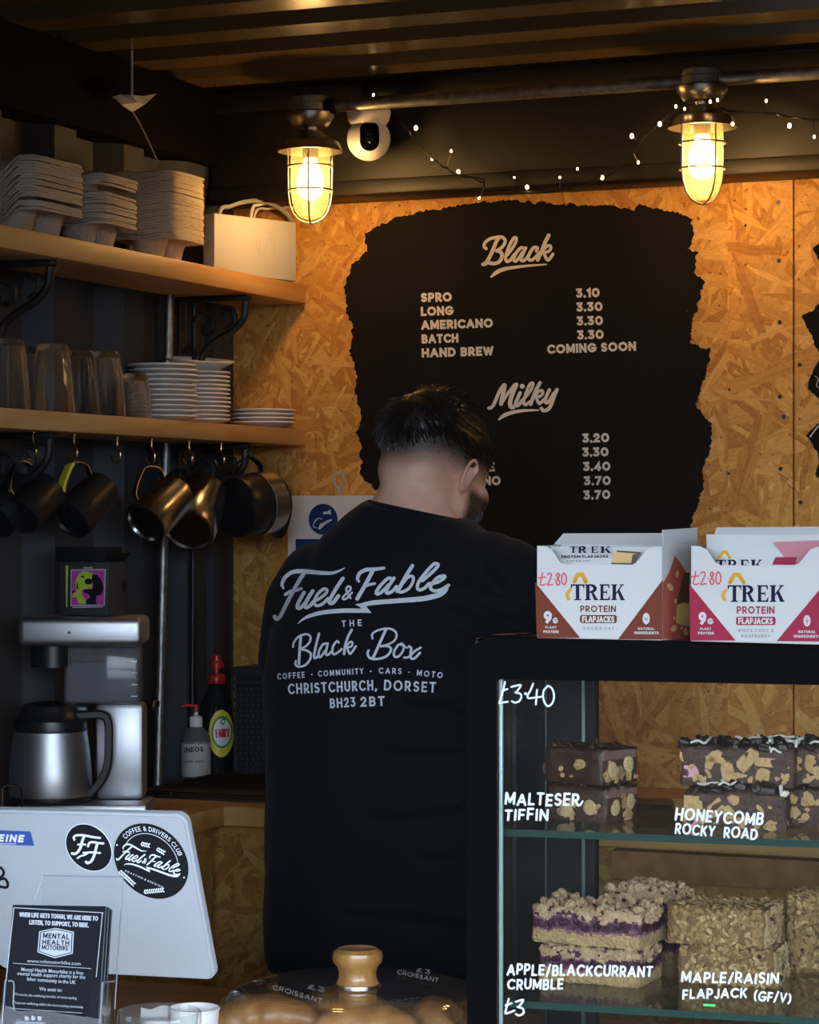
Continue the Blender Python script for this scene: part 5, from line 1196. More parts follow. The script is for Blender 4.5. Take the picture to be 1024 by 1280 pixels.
# ---- print on the back of the shirt
sv = BVHTree.FromPolygons([MZ @ q.co for q in sh_me.vertices], [tuple(p.vertices) for p in sh_me.polygons])
def on_shirt(u, v):
    r_ = ray(u, v).normalized(); loc, nor, _, _ = sv.ray_cast(CAM, r_)
    if loc is None: return at(u, v, 3.95)
    return loc - r_ * .0022
def fuel(ik, A, B_, mi=0):
    """the script logo; A and B_ map its two halves from the drawing to the surface's own pixels"""
    def st(fn, pts, w):
        q = smooth_path([(p[0], p[1], p[2] if len(p) > 2 else w) for p in pts], 6)
        ps = [fn(p[0], p[1]) for p in q]; s0 = math.dist(fn(0, 0), fn(0, 1))
        ik.put(*ribbon(ps, [max(.2, p[2]) * s0 for p in q], 'round'), mi)
    for w, p in ((0, [(165, 385, 22), (150, 345, 34), (180, 275, 40), (250, 220, 42), (330, 205, 46), (430, 210, 46), (560, 222, 42), (680, 225, 34), (760, 200, 22), (820, 170, 8)]),
                 (42, [(385, 225), (330, 310), (280, 400), (225, 500), (175, 600), (140, 670), (110, 708), (82, 710), (72, 688)]), (32, [(185, 455), (240, 420), (300, 410), (355, 390)]),
                 (38, [(385, 432), (330, 530), (313, 588), (345, 596), (400, 540), (452, 450)]), (38, [(478, 415), (420, 510), (395, 570), (410, 592), (450, 570), (492, 522)]),
                 (33, [(488, 525), (560, 490), (620, 440), (627, 402), (590, 397), (530, 450), (496, 520), (502, 562), (540, 572), (590, 547), (640, 495)]),
                 (40, [(800, 282), (740, 370), (680, 470), (655, 522), (665, 546), (700, 536), (752, 468)]),
                 (23, [(880, 492), (850, 440), (835, 400), (850, 370), (878, 372), (880, 400), (840, 440), (802, 480), (802, 502), (830, 500), (870, 465), (896, 432)]),
                 (0, [(320, 765, 6), (370, 720, 22), (450, 680, 38), (560, 650, 44), (700, 632, 46), (850, 625, 46), (1010, 626, 44)])): st(A, p, w)
    for w, p in ((0, [(100, 270, 22), (88, 240, 30), (110, 192, 34), (170, 162, 36), (240, 158, 34), (330, 147, 26)]), (36, [(225, 175), (180, 260), (130, 350), (85, 428)]), (26, [(140, 325), (190, 300), (245, 288)]),
                 (30, [(410, 250), (370, 240), (312, 290), (262, 360), (270, 384), (310, 365), (372, 300)]), (30, [(422, 238), (375, 310), (350, 365), (370, 376), (410, 355), (445, 315)]),
                 (34, [(590, 125), (530, 220), (470, 330), (452, 358)]), (28, [(490, 300), (550, 230), (592, 225), (597, 265), (560, 330), (500, 364), (455, 360)]),
                 (30, [(680, 262), (760, 195), (822, 130), (815, 108), (780, 115), (710, 190), (650, 270), (635, 325), (655, 346), (700, 330), (742, 288)]),
                 (30, [(742, 292), (820, 275), (882, 235), (875, 218), (820, 235), (770, 290), (755, 330), (790, 355), (850, 345), (920, 303)]),
                 (0, [(922, 300, 14), (890, 352, 38), (840, 388, 46), (760, 412, 48), (680, 427, 46), (560, 438, 44), (400, 450, 42), (250, 462, 42), (150, 478, 38)])): st(B_, p, w)
    for p in ((65, 478), (170, 460), (170, 498), (110, 503)), ((110, 503), (168, 498), (216, 556), (124, 520)), ((0, 519), (126, 519), (216, 556), (0, 556)): ik.put([B_(*q) for q in p], [(0, 1, 2, 3)], mi)
K3 = 1024 / 120; K4 = 1024 / 140; K5 = 1024 / 180
ik = Ink(); fuel(ik, lambda x, y: (335 + x / K3, 690 + y / K3), lambda x, y: (435 + x / K4, 690 + y / K4)); ik.lay(on_shirt, 'logo_print', M['print_grey'], shirt)
ik = Ink(); o = (355, 770)
for w_, p in ((13, [(65, 220), (70, 190), (100, 150), (150, 130), (185, 140), (185, 180), (155, 215), (115, 235)]), (14, [(115, 235), (160, 245), (190, 268), (185, 310), (150, 350), (105, 360), (82, 345), (85, 320)]), (17, [(120, 145), (112, 240), (106, 340)]),
              (15, [(250, 125), (230, 200), (215, 280), (222, 300), (242, 285)]), (14, [(300, 195), (275, 205), (250, 250), (248, 285), (262, 290), (295, 245)]), (14, [(312, 195), (300, 250), (300, 275), (315, 275), (340, 250)]),
              (14, [(390, 188), (375, 180), (350, 215), (345, 260), (360, 272), (395, 250), (410, 235)]), (16, [(482, 98), (455, 150), (435, 215), (428, 270)]), (12, [(435, 230), (470, 185), (487, 190), (480, 215), (450, 225)]), (13, [(450, 225), (460, 255), (475, 267), (512, 215)]),
              (13, [(630, 160), (628, 130), (660, 105), (720, 90), (770, 95), (800, 125), (790, 170), (745, 200), (690, 215)]), (15, [(690, 215), (740, 215), (762, 240), (730, 285), (670, 305), (615, 300), (595, 270), (602, 245)]), (17, [(725, 95), (685, 185), (642, 280), (632, 298)]),
              (14, [(840, 205), (815, 205), (785, 250), (785, 285), (810, 290), (840, 260), (855, 215), (835, 195)]), (11, [(845, 212), (878, 226)]), (15, [(890, 215), (905, 230), (900, 270), (905, 300), (930, 300), (967, 262)]), (14, [(972, 225), (930, 250), (890, 290), (855, 296)])):
    ik.stroke(p, w_ * 1.15, o=o, k=K5)
ik.lay(on_shirt, 'name_print', M['print_grey'], shirt)
ik = Ink(); ik.text('THE', (412, 78), (553, 70), 46, .20, o=o, k=K5, gap=.62); ik.lay(on_shirt, 'the_print', M['print_grey'], shirt)
ik = Ink()
for tx, p0, p1 in (('COFFEE', (347, 849.5), (381, 847)), ('\u2022', (388.5, 847), (391.5, 847)), ('COMMUNITY', (398, 846), (454.5, 842.5)), ('\u2022', (462, 843), (465, 843)), ('CARS', (473.5, 842), (502, 842.8)), ('\u2022', (510, 844), (513, 844)), ('MOTO', (521, 844.5), (553, 848))): ik.text(tx, p0, p1, 7.6, .19, gap=.42 if len(tx) > 1 else 0)
ik.text('CHRISTCHURCH,', (360.5, 868), (471, 863), 13.5, .19, gap=.28); ik.text('DORSET', (480, 863), (544.5, 866), 13.5, .19, gap=.28)
ik.text('BH23', (413, 885.5), (444.5, 883.5), 12.5, .19, gap=.28); ik.text('2BT', (451, 883.5), (481, 882.5), 12.5, .2, gap=.28)
ik.lay(on_shirt, 'address_print', M['print_grey'], shirt)
# ================================================================== cake display cabinet
pc = at(605, 640, 2.85); RZC = TH - R(16.4); ZC0 = .88
CB = Matrix.Translation((pc.x, pc.y, 0)) @ Matrix.Rotation(RZC, 4, 'Z')            # local x along the front, y to the back
CI = CB.to_3x3(); cx_ = CI @ Vector((1, 0, 0)); cy_v = CI @ Vector((0, 1, 0))
CW, CD, Z1, Z2, ZTOP = 1.0, .40, 1.2137, 1.0160, 1.4357
cab = thing('display_cabinet', 'black framed glass cake display cabinet on the serving counter', 'display cabinet', mx=Matrix.Translation((pc.x, pc.y, ZC0)) @ Matrix.Rotation(RZC, 4, 'Z'))
RM[cab.name] = Matrix.Translation((pc.x, pc.y, ZC0)) @ Matrix.Rotation(RZC, 4, 'Z')
b = MB()                                                     # front frame with rounded corners: one closed band
ro = .030; of = [(-.020, ZC0 + .02), (-.020, ZTOP - ro)] + [(-.020 + ro - ro * math.cos(R(a)), ZTOP - ro + ro * math.sin(R(a))) for a in range(10, 90, 10)] + [(-.020 + ro, ZTOP)]
of += [(CW + .020 - ro, ZTOP)] + [(CW + .020 - ro + ro * math.sin(R(a)), ZTOP - ro + ro * math.cos(R(a))) for a in range(10, 90, 10)] + [(CW + .020, ZTOP - ro), (CW + .020, ZC0 + .02)]
inn = [(.0148, ZC0 + .02), (.0148, ZTOP - .052)] + [(.0148 + .004 - .004 * math.cos(R(a)), ZTOP - .052 + .004 * math.sin(R(a))) for a in range(10, 90, 10)] + [(.019, ZTOP - .047)]
inn += [(CW - .019, ZTOP - .047)] + [(CW - .0148 - .004 + .004 * math.sin(R(a)), ZTOP - .051 + .004 * math.cos(R(a))) for a in range(10, 90, 10)] + [(CW - .0148, ZTOP - .052), (CW - .0148, ZC0 + .02)]
n = len(of); vs = [(x, 0.0, z) for x, z in of] + [(x, 0.0, z) for x, z in inn] + [(x, .034, z) for x, z in of] + [(x, .034, z) for x, z in inn]; fs = []
for i in range(n - 1): fs += [(i, i + 1, n + i + 1, n + i), (2 * n + i, 3 * n + i, 3 * n + i + 1, 2 * n + i + 1), (i, 2 * n + i, 2 * n + i + 1, i + 1), (n + i, n + i + 1, 3 * n + i + 1, 3 * n + i)]
fs += [(0, n, 3 * n, 2 * n), (n - 1, 3 * n - 1, 4 * n - 1, 2 * n - 1)]
b.add(vs, fs, T=CB); b.build('front_frame', M['black_gloss'], cab)
b = MB(); b.box((CW / 2, .21, ZTOP - .012), (CW + .036, .38, .022), T=CB, bev=.006); b.build('top_panel', M['black_gloss'], cab)
b = MB(); b.box((CW / 2, .21, ZC0 + .012), (CW + .04, .41, .024), T=CB, bev=.004); b.build('base', M['black_gloss'], cab)
for x in (.014, CW - .014):
    b = MB(); b.box((x, CD, (ZC0 + ZTOP) / 2), (.068, .022, ZTOP - ZC0 - .03), T=CB, bev=.002)
    fr = b.build('rear_post', M['black_matt'], cab)
    b = MB(); b.box((x + .018, CD - .013, (ZC0 + ZTOP) / 2), (.005, .004, ZTOP - ZC0 - .06), T=CB, bev=.001); b.box((x - .032, CD - .012, (ZC0 + ZTOP) / 2), (.0014, .003, ZTOP - ZC0 - .06), T=CB)
    b.build('edge_strip', mat('strip_metal', (.10, .125, .12), .4, .5), fr)
b = MB(); b.box((CW / 2, CD, ZTOP - .035), (CW, .02, .03), T=CB); b.build('rear_rail', M['black_matt'], cab)
b = MB(); b.box((CW / 2, .0032, (ZC0 + .025 + ZTOP - .045) / 2), (CW - .031, .004, ZTOP - ZC0 - .075), T=CB); b.build('front_pane', M['pane'], cab, smooth=0)
for x in (.0162, CW - .0162):
    b = MB(); b.box((x + (.002 if x < .5 else -.002), .009, (ZC0 + ZTOP - .02) / 2), (.0045, .006, ZTOP - ZC0 - .075), T=CB, bev=.001); b.build('pane_edge', mat('pane_edge', (.30, .38, .38), .2, spec=.8), cab)
for x in (-.016, CW + .016):
    b = MB(); b.box((x, .21, (ZC0 + .025 + ZTOP - .025) / 2), (.004, .345, ZTOP - ZC0 - .06), T=CB); b.build('side_pane', M['pane'], cab, smooth=0)
for zz in (Z1, Z2):
    b = MB(); b.box((CW / 2, .200, zz - .004), (CW - .03, .355, .008), T=CB)
    sf = b.build('shelf', M['shelf_glass'], cab, smooth=0)
    b = MB(); b.box((CW / 2, .0215, zz - .004), (CW - .031, .002, .0078), T=CB); b.build('shelf_edge', M['glass_edge'], sf, smooth=0)
# hand lettering in white pen on the front pane
n_c = -cy_v; gp = on_plane(CB @ Vector((0, .0012, 1.2)), n_c, .0004)
def pen(name, items, parent=cab, k=1.0, o=(0, 0), mt='ink_white', wt=.20):
    ik = Ink()
    for tx, p0, p1, h in items: ik.text(tx, p0, p1, h, wt, cap='round', gap=.14, o=o, k=k, slant=.06, jit=.055)
    return ik.lay(gp, name, M[mt], parent)
ik = Ink(); o = (610, 840); K = 873 / 150
for p in ([(125, 72), (112, 130), (96, 190), (84, 226), (108, 222), (145, 216)], [(104, 138), (142, 124)], [(172, 108), (205, 100), (240, 96), (212, 142), (205, 150), (236, 158), (244, 182), (228, 212), (198, 222), (175, 212)],
          [(330, 84), (312, 130), (290, 172), (298, 190), (340, 186), (392, 180)], [(358, 130), (354, 180), (350, 236)]): ik.stroke(p, 14, o=o, k=K, sm=4)
ik.ell((275, 158), 11, 11, 0, 0, 14, o, K); ik.stroke([(440, 102), (410, 130), (402, 175), (415, 225), (440, 248), (470, 225), (482, 175), (470, 125), (440, 100), (424, 112)], 14, o=o, k=K)
ik.lay(gp, 'price_writing', M['ink_white'], cab)
pen('cake_name_writing', [('MALTESER', (122, 972), (664, 980), 96), ('TIFFIN', (118, 1080), (440, 1082), 88)], o=o, k=K)
ik = Ink(); ik.stroke([(655, 972), (672, 968), (685, 948), (690, 940)], 13, o=o, k=K); ik.lay(gp, 'cake_name_writing', M['ink_white'], cab)
o = (820, 900); K = 1024 / 204
pen('cake_name_writing', [('HONEYCOMB', (118, 628), (672, 666), 82), ('ROCKY', (118, 718), (368, 736), 72), ('ROAD', (424, 742), (636, 752), 76)], o=o, k=K)
o = (620, 1090); K = 1024 / 230
pen('cake_name_writing', [('APPLE/BLACKCURRANT', (60, 574), (872, 586), 66), ('CRUMBLE', (62, 655), (375, 656), 62)], o=o, k=K)
ik = Ink()
for p in ([(72, 706), (62, 745), (54, 785), (80, 780), (104, 770)], [(54, 742), (88, 730)], [(112, 722), (152, 712), (130, 748), (124, 752), (150, 760), (154, 785), (130, 798), (112, 790)]): ik.stroke(p, 11, o=o, k=K, sm=4)
ik.lay(gp, 'price_writing', M['ink_white'], cab)
o = (820, 1090); K = 1024 / 204
pen('cake_name_writing', [('MAPLE/RAISIN', (158, 694), (770, 704), 70), ('FLAPJACK', (166, 800), (572, 792), 66), ('(GF/V)', (612, 808), (846, 826), 66)], o=o, k=K)
b = MB(); q = gp(887, 1256.5); b.box((0, 0, 0), (.013, .0012, .0022), T=Matrix.Translation(q) @ Matrix.Rotation(RZC, 4, 'Z')); b.build('indicator_light', M['led_green'], cab)

# ================================================================== cakes
def block(u_e, v_b, z, alpha, L, W, H, du=0, back=0.0, side=0.0, lift=0.0):
    """frame of a slice whose near upright edge meets the shelf at picture column u_e"""
    c = onZ(u_e, v_b, z); a = camv(-math.cos(R(alpha)), 0, math.sin(R(alpha))); d = camv(math.sin(R(alpha)), 0, math.cos(R(alpha)))
    c = c + d * back + a * side; ctr = c + a * (L / 2) + d * (W / 2); ctr.z = z + lift
    return Matrix.Translation(ctr) @ Matrix.Rotation(TH - R(alpha), 4, 'Z')
def slice_mesh(L, W, H, step, amp, seed, fmat, topamp=0.0, sink=0.0):
    """lumpy rectangular slice: a lattice shell pushed about by noise; fmat(x,y,z) picks the layer"""
    nx, ny, nz = [max(2, int(round(k / step))) for k in (L, W, H)]; idx = {}; vs = []; fs = []
    def V(i, j, k):
        if (i, j, k) not in idx:
            x, y, z = (i / nx - .5) * L, (j / ny - .5) * W, k / nz * H
            r_ = .0030                                         # softened edges
            p = Vector((x, y, z)); q = p + Vector((seed * 3.1, seed * 1.7, seed))
            d = Vector((noise.noise(q * 130), noise.noise(q * 130 + Vector((7, 0, 0))), noise.noise(q * 130 + Vector((0, 9, 0)))))
            d += .9 * Vector((noise.noise(q * 55), noise.noise(q * 55 + Vector((5, 0, 0))), noise.noise(q * 55 + Vector((0, 4, 0)))))
            e = Vector((abs(x) > L / 2 - 1e-6, abs(y) > W / 2 - 1e-6, k == nz or k == 0))
            s_ = sum(e); p = p - Vector((math.copysign(r_ * .5 * (s_ > 1), x) * e.x, math.copysign(r_ * .5 * (s_ > 1), y) * e.y, (r_ * .5 * (s_ > 1) if k == nz else 0) * e.z))
            p = p + Vector((d.x * amp, d.y * amp, d.z * (amp if k == nz else amp * .5) * (0 if k == 0 else 1)))
            if k == nz: p.z += topamp * (noise.noise(q * 80) + .6 * noise.noise(q * 200)) - sink * (1 - min(1, (L / 2 - abs(x)) / .02))
            idx[(i, j, k)] = len(vs); vs.append(p)
        return idx[(i, j, k)]
    def quad(a, b_, c, d): fs.append((V(*a), V(*b_), V(*c), V(*d)))
    for i in range(nx):
        for j in range(ny): quad((i, j, nz), (i + 1, j, nz), (i + 1, j + 1, nz), (i, j + 1, nz)); quad((i, j, 0), (i, j + 1, 0), (i + 1, j + 1, 0), (i + 1, j, 0))
        for k in range(nz): quad((i, 0, k), (i + 1, 0, k), (i + 1, 0, k + 1), (i, 0, k + 1)); quad((i, ny, k), (i, ny, k + 1), (i + 1, ny, k + 1), (i + 1, ny, k))
    for j in range(ny):
        for k in range(nz): quad((0, j, k), (0, j, k + 1), (0, j + 1, k + 1), (0, j + 1, k)); quad((nx, j, k), (nx, j + 1, k), (nx, j + 1, k + 1), (nx, j, k + 1))
    b = MB(); b.add(vs, fs)
    for q, f in enumerate(fs):
        c = sum((vs[i] for i in f), Vector()) / 4; b.m[q] = fmat(c.x, c.y, c.z)
    return b
def lump(b, c, size, rnd, mi=0, boxy=True):
    Tq = Matrix.Translation(c) @ Matrix.Rotation(rnd.uniform(0, 6.3), 4, Vector((rnd.uniform(-1, 1), rnd.uniform(-1, 1), rnd.uniform(-1, 1))).normalized())
    n0 = len(b.v)
    if boxy: b.box((0, 0, 0), size, mi, Tq, bev=min(size) * .28, seg=2)
    else: b.ball((0, 0, 0), [k / 2 for k in size], mi, Tq, 9, 6)
    for q in range(n0, len(b.v)): p = b.v[q]; b.v[q] = p + Vector((noise.noise(p * 300), noise.noise(p * 300 + Vector((3, 3, 3))), noise.noise(p * 300 + Vector((6, 1, 2))))) * min(size) * .16
def flush(b, L, W, H, e=.0007):
    for q, p in enumerate(b.v): b.v[q] = Vector((max(-L / 2 - e, min(L / 2 + e, p.x)), max(-W / 2 - e, min(W / 2 + e, p.y)), max(.0006, min(H + .004, p.z))))
    return b
M['choc'] = mat('choc', (.055, .023, .012), .42, var=(90, (.030, .012, .007), .5), bump=(150, .2))
M['choc_cut'] = mat('choc_cut', (.085, .042, .027), .6, var=(120, (.040, .018, .011), .5), bump=(220, .4))
M['milk_choc'] = mat('milk_choc', (.21, .125, .10), .5, var=(60, (.17, .10, .08), .5))
M['biscuit'] = mat('biscuit', (.58, .38, .17), .8, var=(120, (.44, .27, .11), .5), bump=(260, .5))
M['pale_ball'] = mat('pale_ball', (.66, .50, .26), .7, var=(200, (.52, .36, .15), .4), bump=(300, .5))
M['white_choc'] = mat('white_choc', (.70, .66, .58), .4)
M['mallow'] = mat('mallow', (.62, .30, .34), .6)
M['dark_lump'] = mat('dark_lump', (.022, .013, .010), .28, bump=(180, .3))
M['sponge'] = mat('sponge', (.52, .37, .19), .9, var=(140, (.38, .24, .10), .5), bump=(240, .7))
M['jam'] = mat('jam', (.065, .008, .038), .3, var=(110, (.035, .006, .018), .5), bump=(180, .5))
M['jam_sponge'] = mat('jam_sponge', (.33, .17, .20), .8, var=(160, (.11, .02, .05), .6), bump=(220, .6))
M['crumb'] = mat('crumb', (.60, .44, .25), .9, var=(120, (.42, .26, .14), .55), bump=(260, .6))
M['oat'] = mat('oat', (.40, .265, .105), .7, var=(150, (.30, .17, .05), .5), bump=(260, .6))
M['oat_pale'] = mat('oat_pale', (.62, .47, .25), .75, var=(180, (.45, .30, .12), .5), bump=(280, .6))
M['oat_mass'] = mat('oat_mass', (.27, .15, .055), .7, var=(140, (.15, .075, .025), .5), bump=(220, .7))
M['raisin'] = mat('raisin', (.030, .012, .012), .45, bump=(120, .6))
def face_pt(rnd, L, W, H, faces='frt'):
    f = rnd.choice(faces)
    if f == 'f': return Vector((rnd.uniform(-.45, .45) * L, -W / 2, rnd.uniform(.12, .85) * H)), f
    if f == 'r': return Vector((L / 2, rnd.uniform(-.42, .42) * W, rnd.uniform(.12, .85) * H)), f
    if f == 'l': return Vector((-L / 2, rnd.uniform(-.42, .42) * W, rnd.uniform(.12, .85) * H)), f
    return Vector((rnd.uniform(-.46, .46) * L, rnd.uniform(-.46, .46) * W, H)), f
def tiffin(T, L, W, H, seed, label):
    o_ = thing('tiffin_slice', label, 'cake', mx=T, group='chocolate tiffin slices'); rnd = random.Random(seed)
    fm = lambda x, y, z: 2 if (x > L * .49 and z > H * .70 + .002 * math.sin(y * 300)) else (0 if z > H * .84 or (seed == 2 and x < L * .49) else 1)
    slice_mesh(L, W, H, .0044, .0012, seed, fm, .0016).build('slice', [M['choc'], M['choc_cut'], M['milk_choc']], o_, local=True, smooth=60)
    b = MB()
    for k in range(16):
        p, f = face_pt(rnd, L, W, H * .78, 'rrrf' if seed == 2 else 'rff'); s_ = rnd.uniform(.004, .011) if k > 4 else rnd.uniform(.014, .020); lump(b, p, (s_, s_ * rnd.uniform(.6, 1), s_ * rnd.uniform(.5, .9)), rnd, 0, k % 2 == 0)
    flush(b, L, W, H * .80).build('biscuit_pieces', M['biscuit'], o_, local=True)
    b = MB()
    for q in range(2): b.ball((L / 2 - .004, (-.22 + .45 * q) * W, H * (.42 + .1 * q)), .0105, seg=16, rings=12)
    if seed == 1:
        for q in range(2): b.ball(((-.18 + .4 * q) * L, -W / 2 + .004, H * (.30 + .12 * q)), .010, seg=16, rings=12)
    flush(b, L, W, H, .0010).build('malt_balls', M['pale_ball'], o_, local=True)
    b = MB()
    for _ in range(30): lump(b, Vector((rnd.uniform(-.46, .46) * L, rnd.uniform(-.46, .46) * W, H + .0002)), (rnd.uniform(.008, .016), rnd.uniform(.006, .011), .0045), rnd, 0, False)
    b.build('topping', M['choc'], o_, local=True)
    return o_
T0 = block(757, 1030, Z1, 38, .082, .072, .043)
tiffin(T0, .084, .072, .042, 1, 'chocolate tiffin slice lying at the bottom of the left pair')
T1 = block(754, 1030, Z1, 42, .084, .070, .043, lift=.0445, side=.003); tiffin(T1, .088, .072, .042, 2, 'chocolate tiffin slice lying on top of the left pair')
def rocky(T, L, W, H, seed, label):
    o_ = thing('rocky_road_slice', label, 'cake', mx=T, group='rocky road slices'); rnd = random.Random(seed)
    slice_mesh(L, W, H, .0046, .0019, seed, lambda x, y, z: 0, .004).build('slice', [M['choc_cut']], o_, local=True, smooth=60)
    b = MB()
    for k in range(int(11 * L / .13)):                       # big broken biscuits spread along the cut face
        x = -L * .43 + L * .9 * (k % 6) / 5.5 + rnd.uniform(-.006, .006); z = H * (.30 if k < 6 else .68) + rnd.uniform(-.004, .004); s_ = rnd.uniform(.019, .033)
        lump(b, Vector((x, -W / 2 + .003, z)), (s_, s_ * rnd.uniform(.4, .6), s_ * rnd.uniform(.35, .6)), rnd)
    for _ in range(8): p, f = face_pt(rnd, L, W, H, 'rl'); s_ = rnd.uniform(.016, .028); lump(b, p, (s_, s_ * rnd.uniform(.4, .6), s_ * rnd.uniform(.4, .6)), rnd)
    for _ in range(16): p, f = face_pt(rnd, L, W, H, 'ffr'); s_ = rnd.uniform(.003, .006); lump(b, p, (s_, s_, s_ * .8), rnd)
    flush(b, L, W, H - .003).build('biscuit_pieces', M['biscuit'], o_, local=True)
    b = MB()
    for _ in range(3): p, f = face_pt(rnd, L, W, H, 'fr'); s_ = rnd.uniform(.011, .016); lump(b, p, (s_, s_, s_ * .8), rnd)
    flush(b, L, W, H).build('marshmallows', M['mallow'], o_, local=True)
    b = MB()
    for _ in range(int(46 * L / .13)): lump(b, Vector((rnd.uniform(-.48, .48) * L, rnd.uniform(-.48, .48) * W, H + rnd.uniform(-.001, .004))), (rnd.uniform(.008, .020), rnd.uniform(.008, .014), rnd.uniform(.006, .011)), rnd)
    b.build('topping', M['dark_lump'], o_, local=True)
    b = MB()
    for k in range(int(11 * L / .13)):
        x = rnd.uniform(-.48, .40) * L; y = rnd.uniform(-.5, .3) * W; a = rnd.uniform(-.7, 1.2); pts = []
        for i in range(6):
            x += math.cos(a) * .0085; y += math.sin(a) * .0085; a += rnd.uniform(-.9, .9); yy = max(-W / 2 - .001, min(W / 2, y)); z_ = H + .0055 + rnd.uniform(-.002, .004) - (.007 if y < -W * .5 else 0)
            pts.append((max(-L / 2, min(L / 2 + .001, x)), yy, z_))
        b.tube(smooth_path(pts, 3), rnd.uniform(.0013, .0024), 6)
    b.build('drizzle', M['white_choc'], o_, local=True)
    return o_
TR_ = lambda *a, **k: block(*a, **k)
rocky(TR_(985, 1040, Z1, 13, .118, .080, .043), .118, .085, .045, 5, 'rocky road slice at the bottom, behind the lettering on the glass')
rocky(TR_(990, 1036, Z1, 15, .134, .080, .045, lift=.047, side=-.004), .134, .085, .045, 6, 'rocky road slice resting on the lower one, white drizzle on top')
rocky(TR_(1105, 1040, Z1, 12, .11, .080, .045, back=.020), .11, .085, .045, 7, 'rocky road slice at the right edge of the photo, bottom of its pair')
rocky(TR_(1108, 1040, Z1, 14, .112, .080, .045, back=.022, lift=.047), .112, .085, .045, 8, 'rocky road slice at the right edge of the photo, top of its pair')
def crumble(T, L, W, H, seed, label):
    o_ = thing('crumble_slice', label, 'cake', mx=T, group='fruit crumble slices'); rnd = random.Random(seed)
    def fm(x, y, z):
        w_ = z + .006 * noise.noise(Vector((x * 45, y * 45, seed))) + .004 * noise.noise(Vector((x * 160, y * 160, z * 160 + seed)))
        return 0 if w_ < H * .36 else (3 if w_ < H * .43 else (1 if w_ < H * .66 else (3 if w_ < H * .72 else (2 if noise.noise(Vector((x * 120, y * 120, z * 120))) > -.28 else 1))))
    slice_mesh(L, W, H, .0026, .0018, seed, fm, .004).build('slice', [M['sponge'], M['jam'], M['crumb'], M['jam_sponge']], o_, local=True, smooth=60)
    b = MB()
    for _ in range(90):
        s_ = rnd.uniform(.006, .017); lump(b, Vector((rnd.uniform(-.49, .49) * L, rnd.uniform(-.49, .49) * W, H + rnd.uniform(-.002, .004))), (s_, s_ * rnd.uniform(.6, 1), s_ * rnd.uniform(.5, .8)), rnd, 0, False)
    for _ in range(26): p, f = face_pt(rnd, L, W, H, 'ffr'); p.z = H * rnd.uniform(.66, .98); s_ = rnd.uniform(.005, .010); lump(b, p, (s_, s_ * .8, s_ * .8), rnd, 0, False)
    b.build('crumb_topping', M['crumb'], o_, local=True)
    b = MB()
    for _ in range(26): p, f = face_pt(rnd, L, W, H, 'fft'); p.z = p.z if f == 't' else H * rnd.uniform(.45, .75); s_ = rnd.uniform(.005, .011); lump(b, p, (s_, s_ * .8, s_ * .6), rnd, 0, False)
    b.build('blackcurrants', M['jam'], o_, local=True)
    return o_
crumble(TR_(800, 1236, Z2, 24, .128, .085, .044), .128, .085, .042, 11, 'crumble slice at the bottom of the front pair, behind the lettering on the glass')
crumble(TR_(803, 1236, Z2, 26, .140, .085, .044, lift=.045, side=.002), .140, .085, .044, 12, 'crumble slice on top of the front pair, purple fruit layer showing')
crumble(TR_(838, 1206, Z2, 40, .085, .070, .044), .085, .070, .044, 13, 'crumble slice at the bottom of the pair behind')
crumble(TR_(826, 1206, Z2, 44, .085, .070, .044, lift=.045), .085, .070, .044, 14, 'crumble slice on top of the pair behind')
def flapjack(T, L, W, H, seed, label):
    o_ = thing('flapjack_slice', label, 'cake', mx=T, group='maple and raisin flapjacks'); rnd = random.Random(seed)
    slice_mesh(L, W, H, .0046, .0016, seed, lambda x, y, z: 1 if x > L * .485 else 0, .003).build('slice', [M['oat_mass'], M['oat_pale']], o_, local=True, smooth=60)
    b = MB()
    for _ in range(620):
        p, f = face_pt(rnd, L, W, H, 'fffttttrl'); p.z = p.z if f == 't' else rnd.uniform(.02, 1) * H
        n_ = {'f': (0, -1, 0), 'r': (1, 0, 0), 'l': (-1, 0, 0), 't': (0, 0, 1)}[f]; n_ = (Vector(n_) + Vector((rnd.uniform(-.7, .7), rnd.uniform(-.7, .7), rnd.uniform(-.7, .7)))).normalized()
        Tq = Matrix.Translation(p + n_ * rnd.uniform(0, .0012)) @ n_.to_track_quat('Z', 'Y').to_matrix().to_4x4() @ Matrix.Rotation(rnd.uniform(0, 6), 4, 'Z')
        rx, ry = rnd.uniform(.0028, .0056), rnd.uniform(.0018, .0034)
        b.lathe([(0, .0007), (1, .0002), (1, -.0003), (0, -.0006)], 7, 1 if (f == 'r' or rnd.random() < .22) else 0, Tq, sx=rx, sy=ry)
    fl = b.build('oat_flakes', [M['oat'], M['oat_pale']], o_, local=True); fl['kind'] = 'stuff'
    b = MB()
    for _ in range(12): p, f = face_pt(rnd, L, W, H, 'ftr'); s_ = rnd.uniform(.006, .009); lump(b, p, (s_, s_ * .7, s_ * .55), rnd, 0, False)
    b.build('raisins', M['raisin'], o_, local=True)
    return o_
flapjack(TR_(969, 1236, Z2, 20, .118, .085, .044), .118, .085, .044, 21, 'oat flapjack slice at the bottom of the stack nearest the crumble')
flapjack(TR_(962, 1236, Z2, 22, .122, .085, .044, lift=.046, side=.004), .122, .085, .046, 22, 'oat flapjack slice on top of the stack nearest the crumble')
flapjack(TR_(1085, 1222, Z2, 16, .10, .08, .044, back=.01), .10, .08, .044, 23, 'oat flapjack slice at the right edge of the photo, bottom of its pair')
flapjack(TR_(1082, 1222, Z2, 18, .10, .08, .044, back=.012, lift=.046), .10, .08, .046, 24, 'oat flapjack slice at the right edge of the photo, top of its pair')

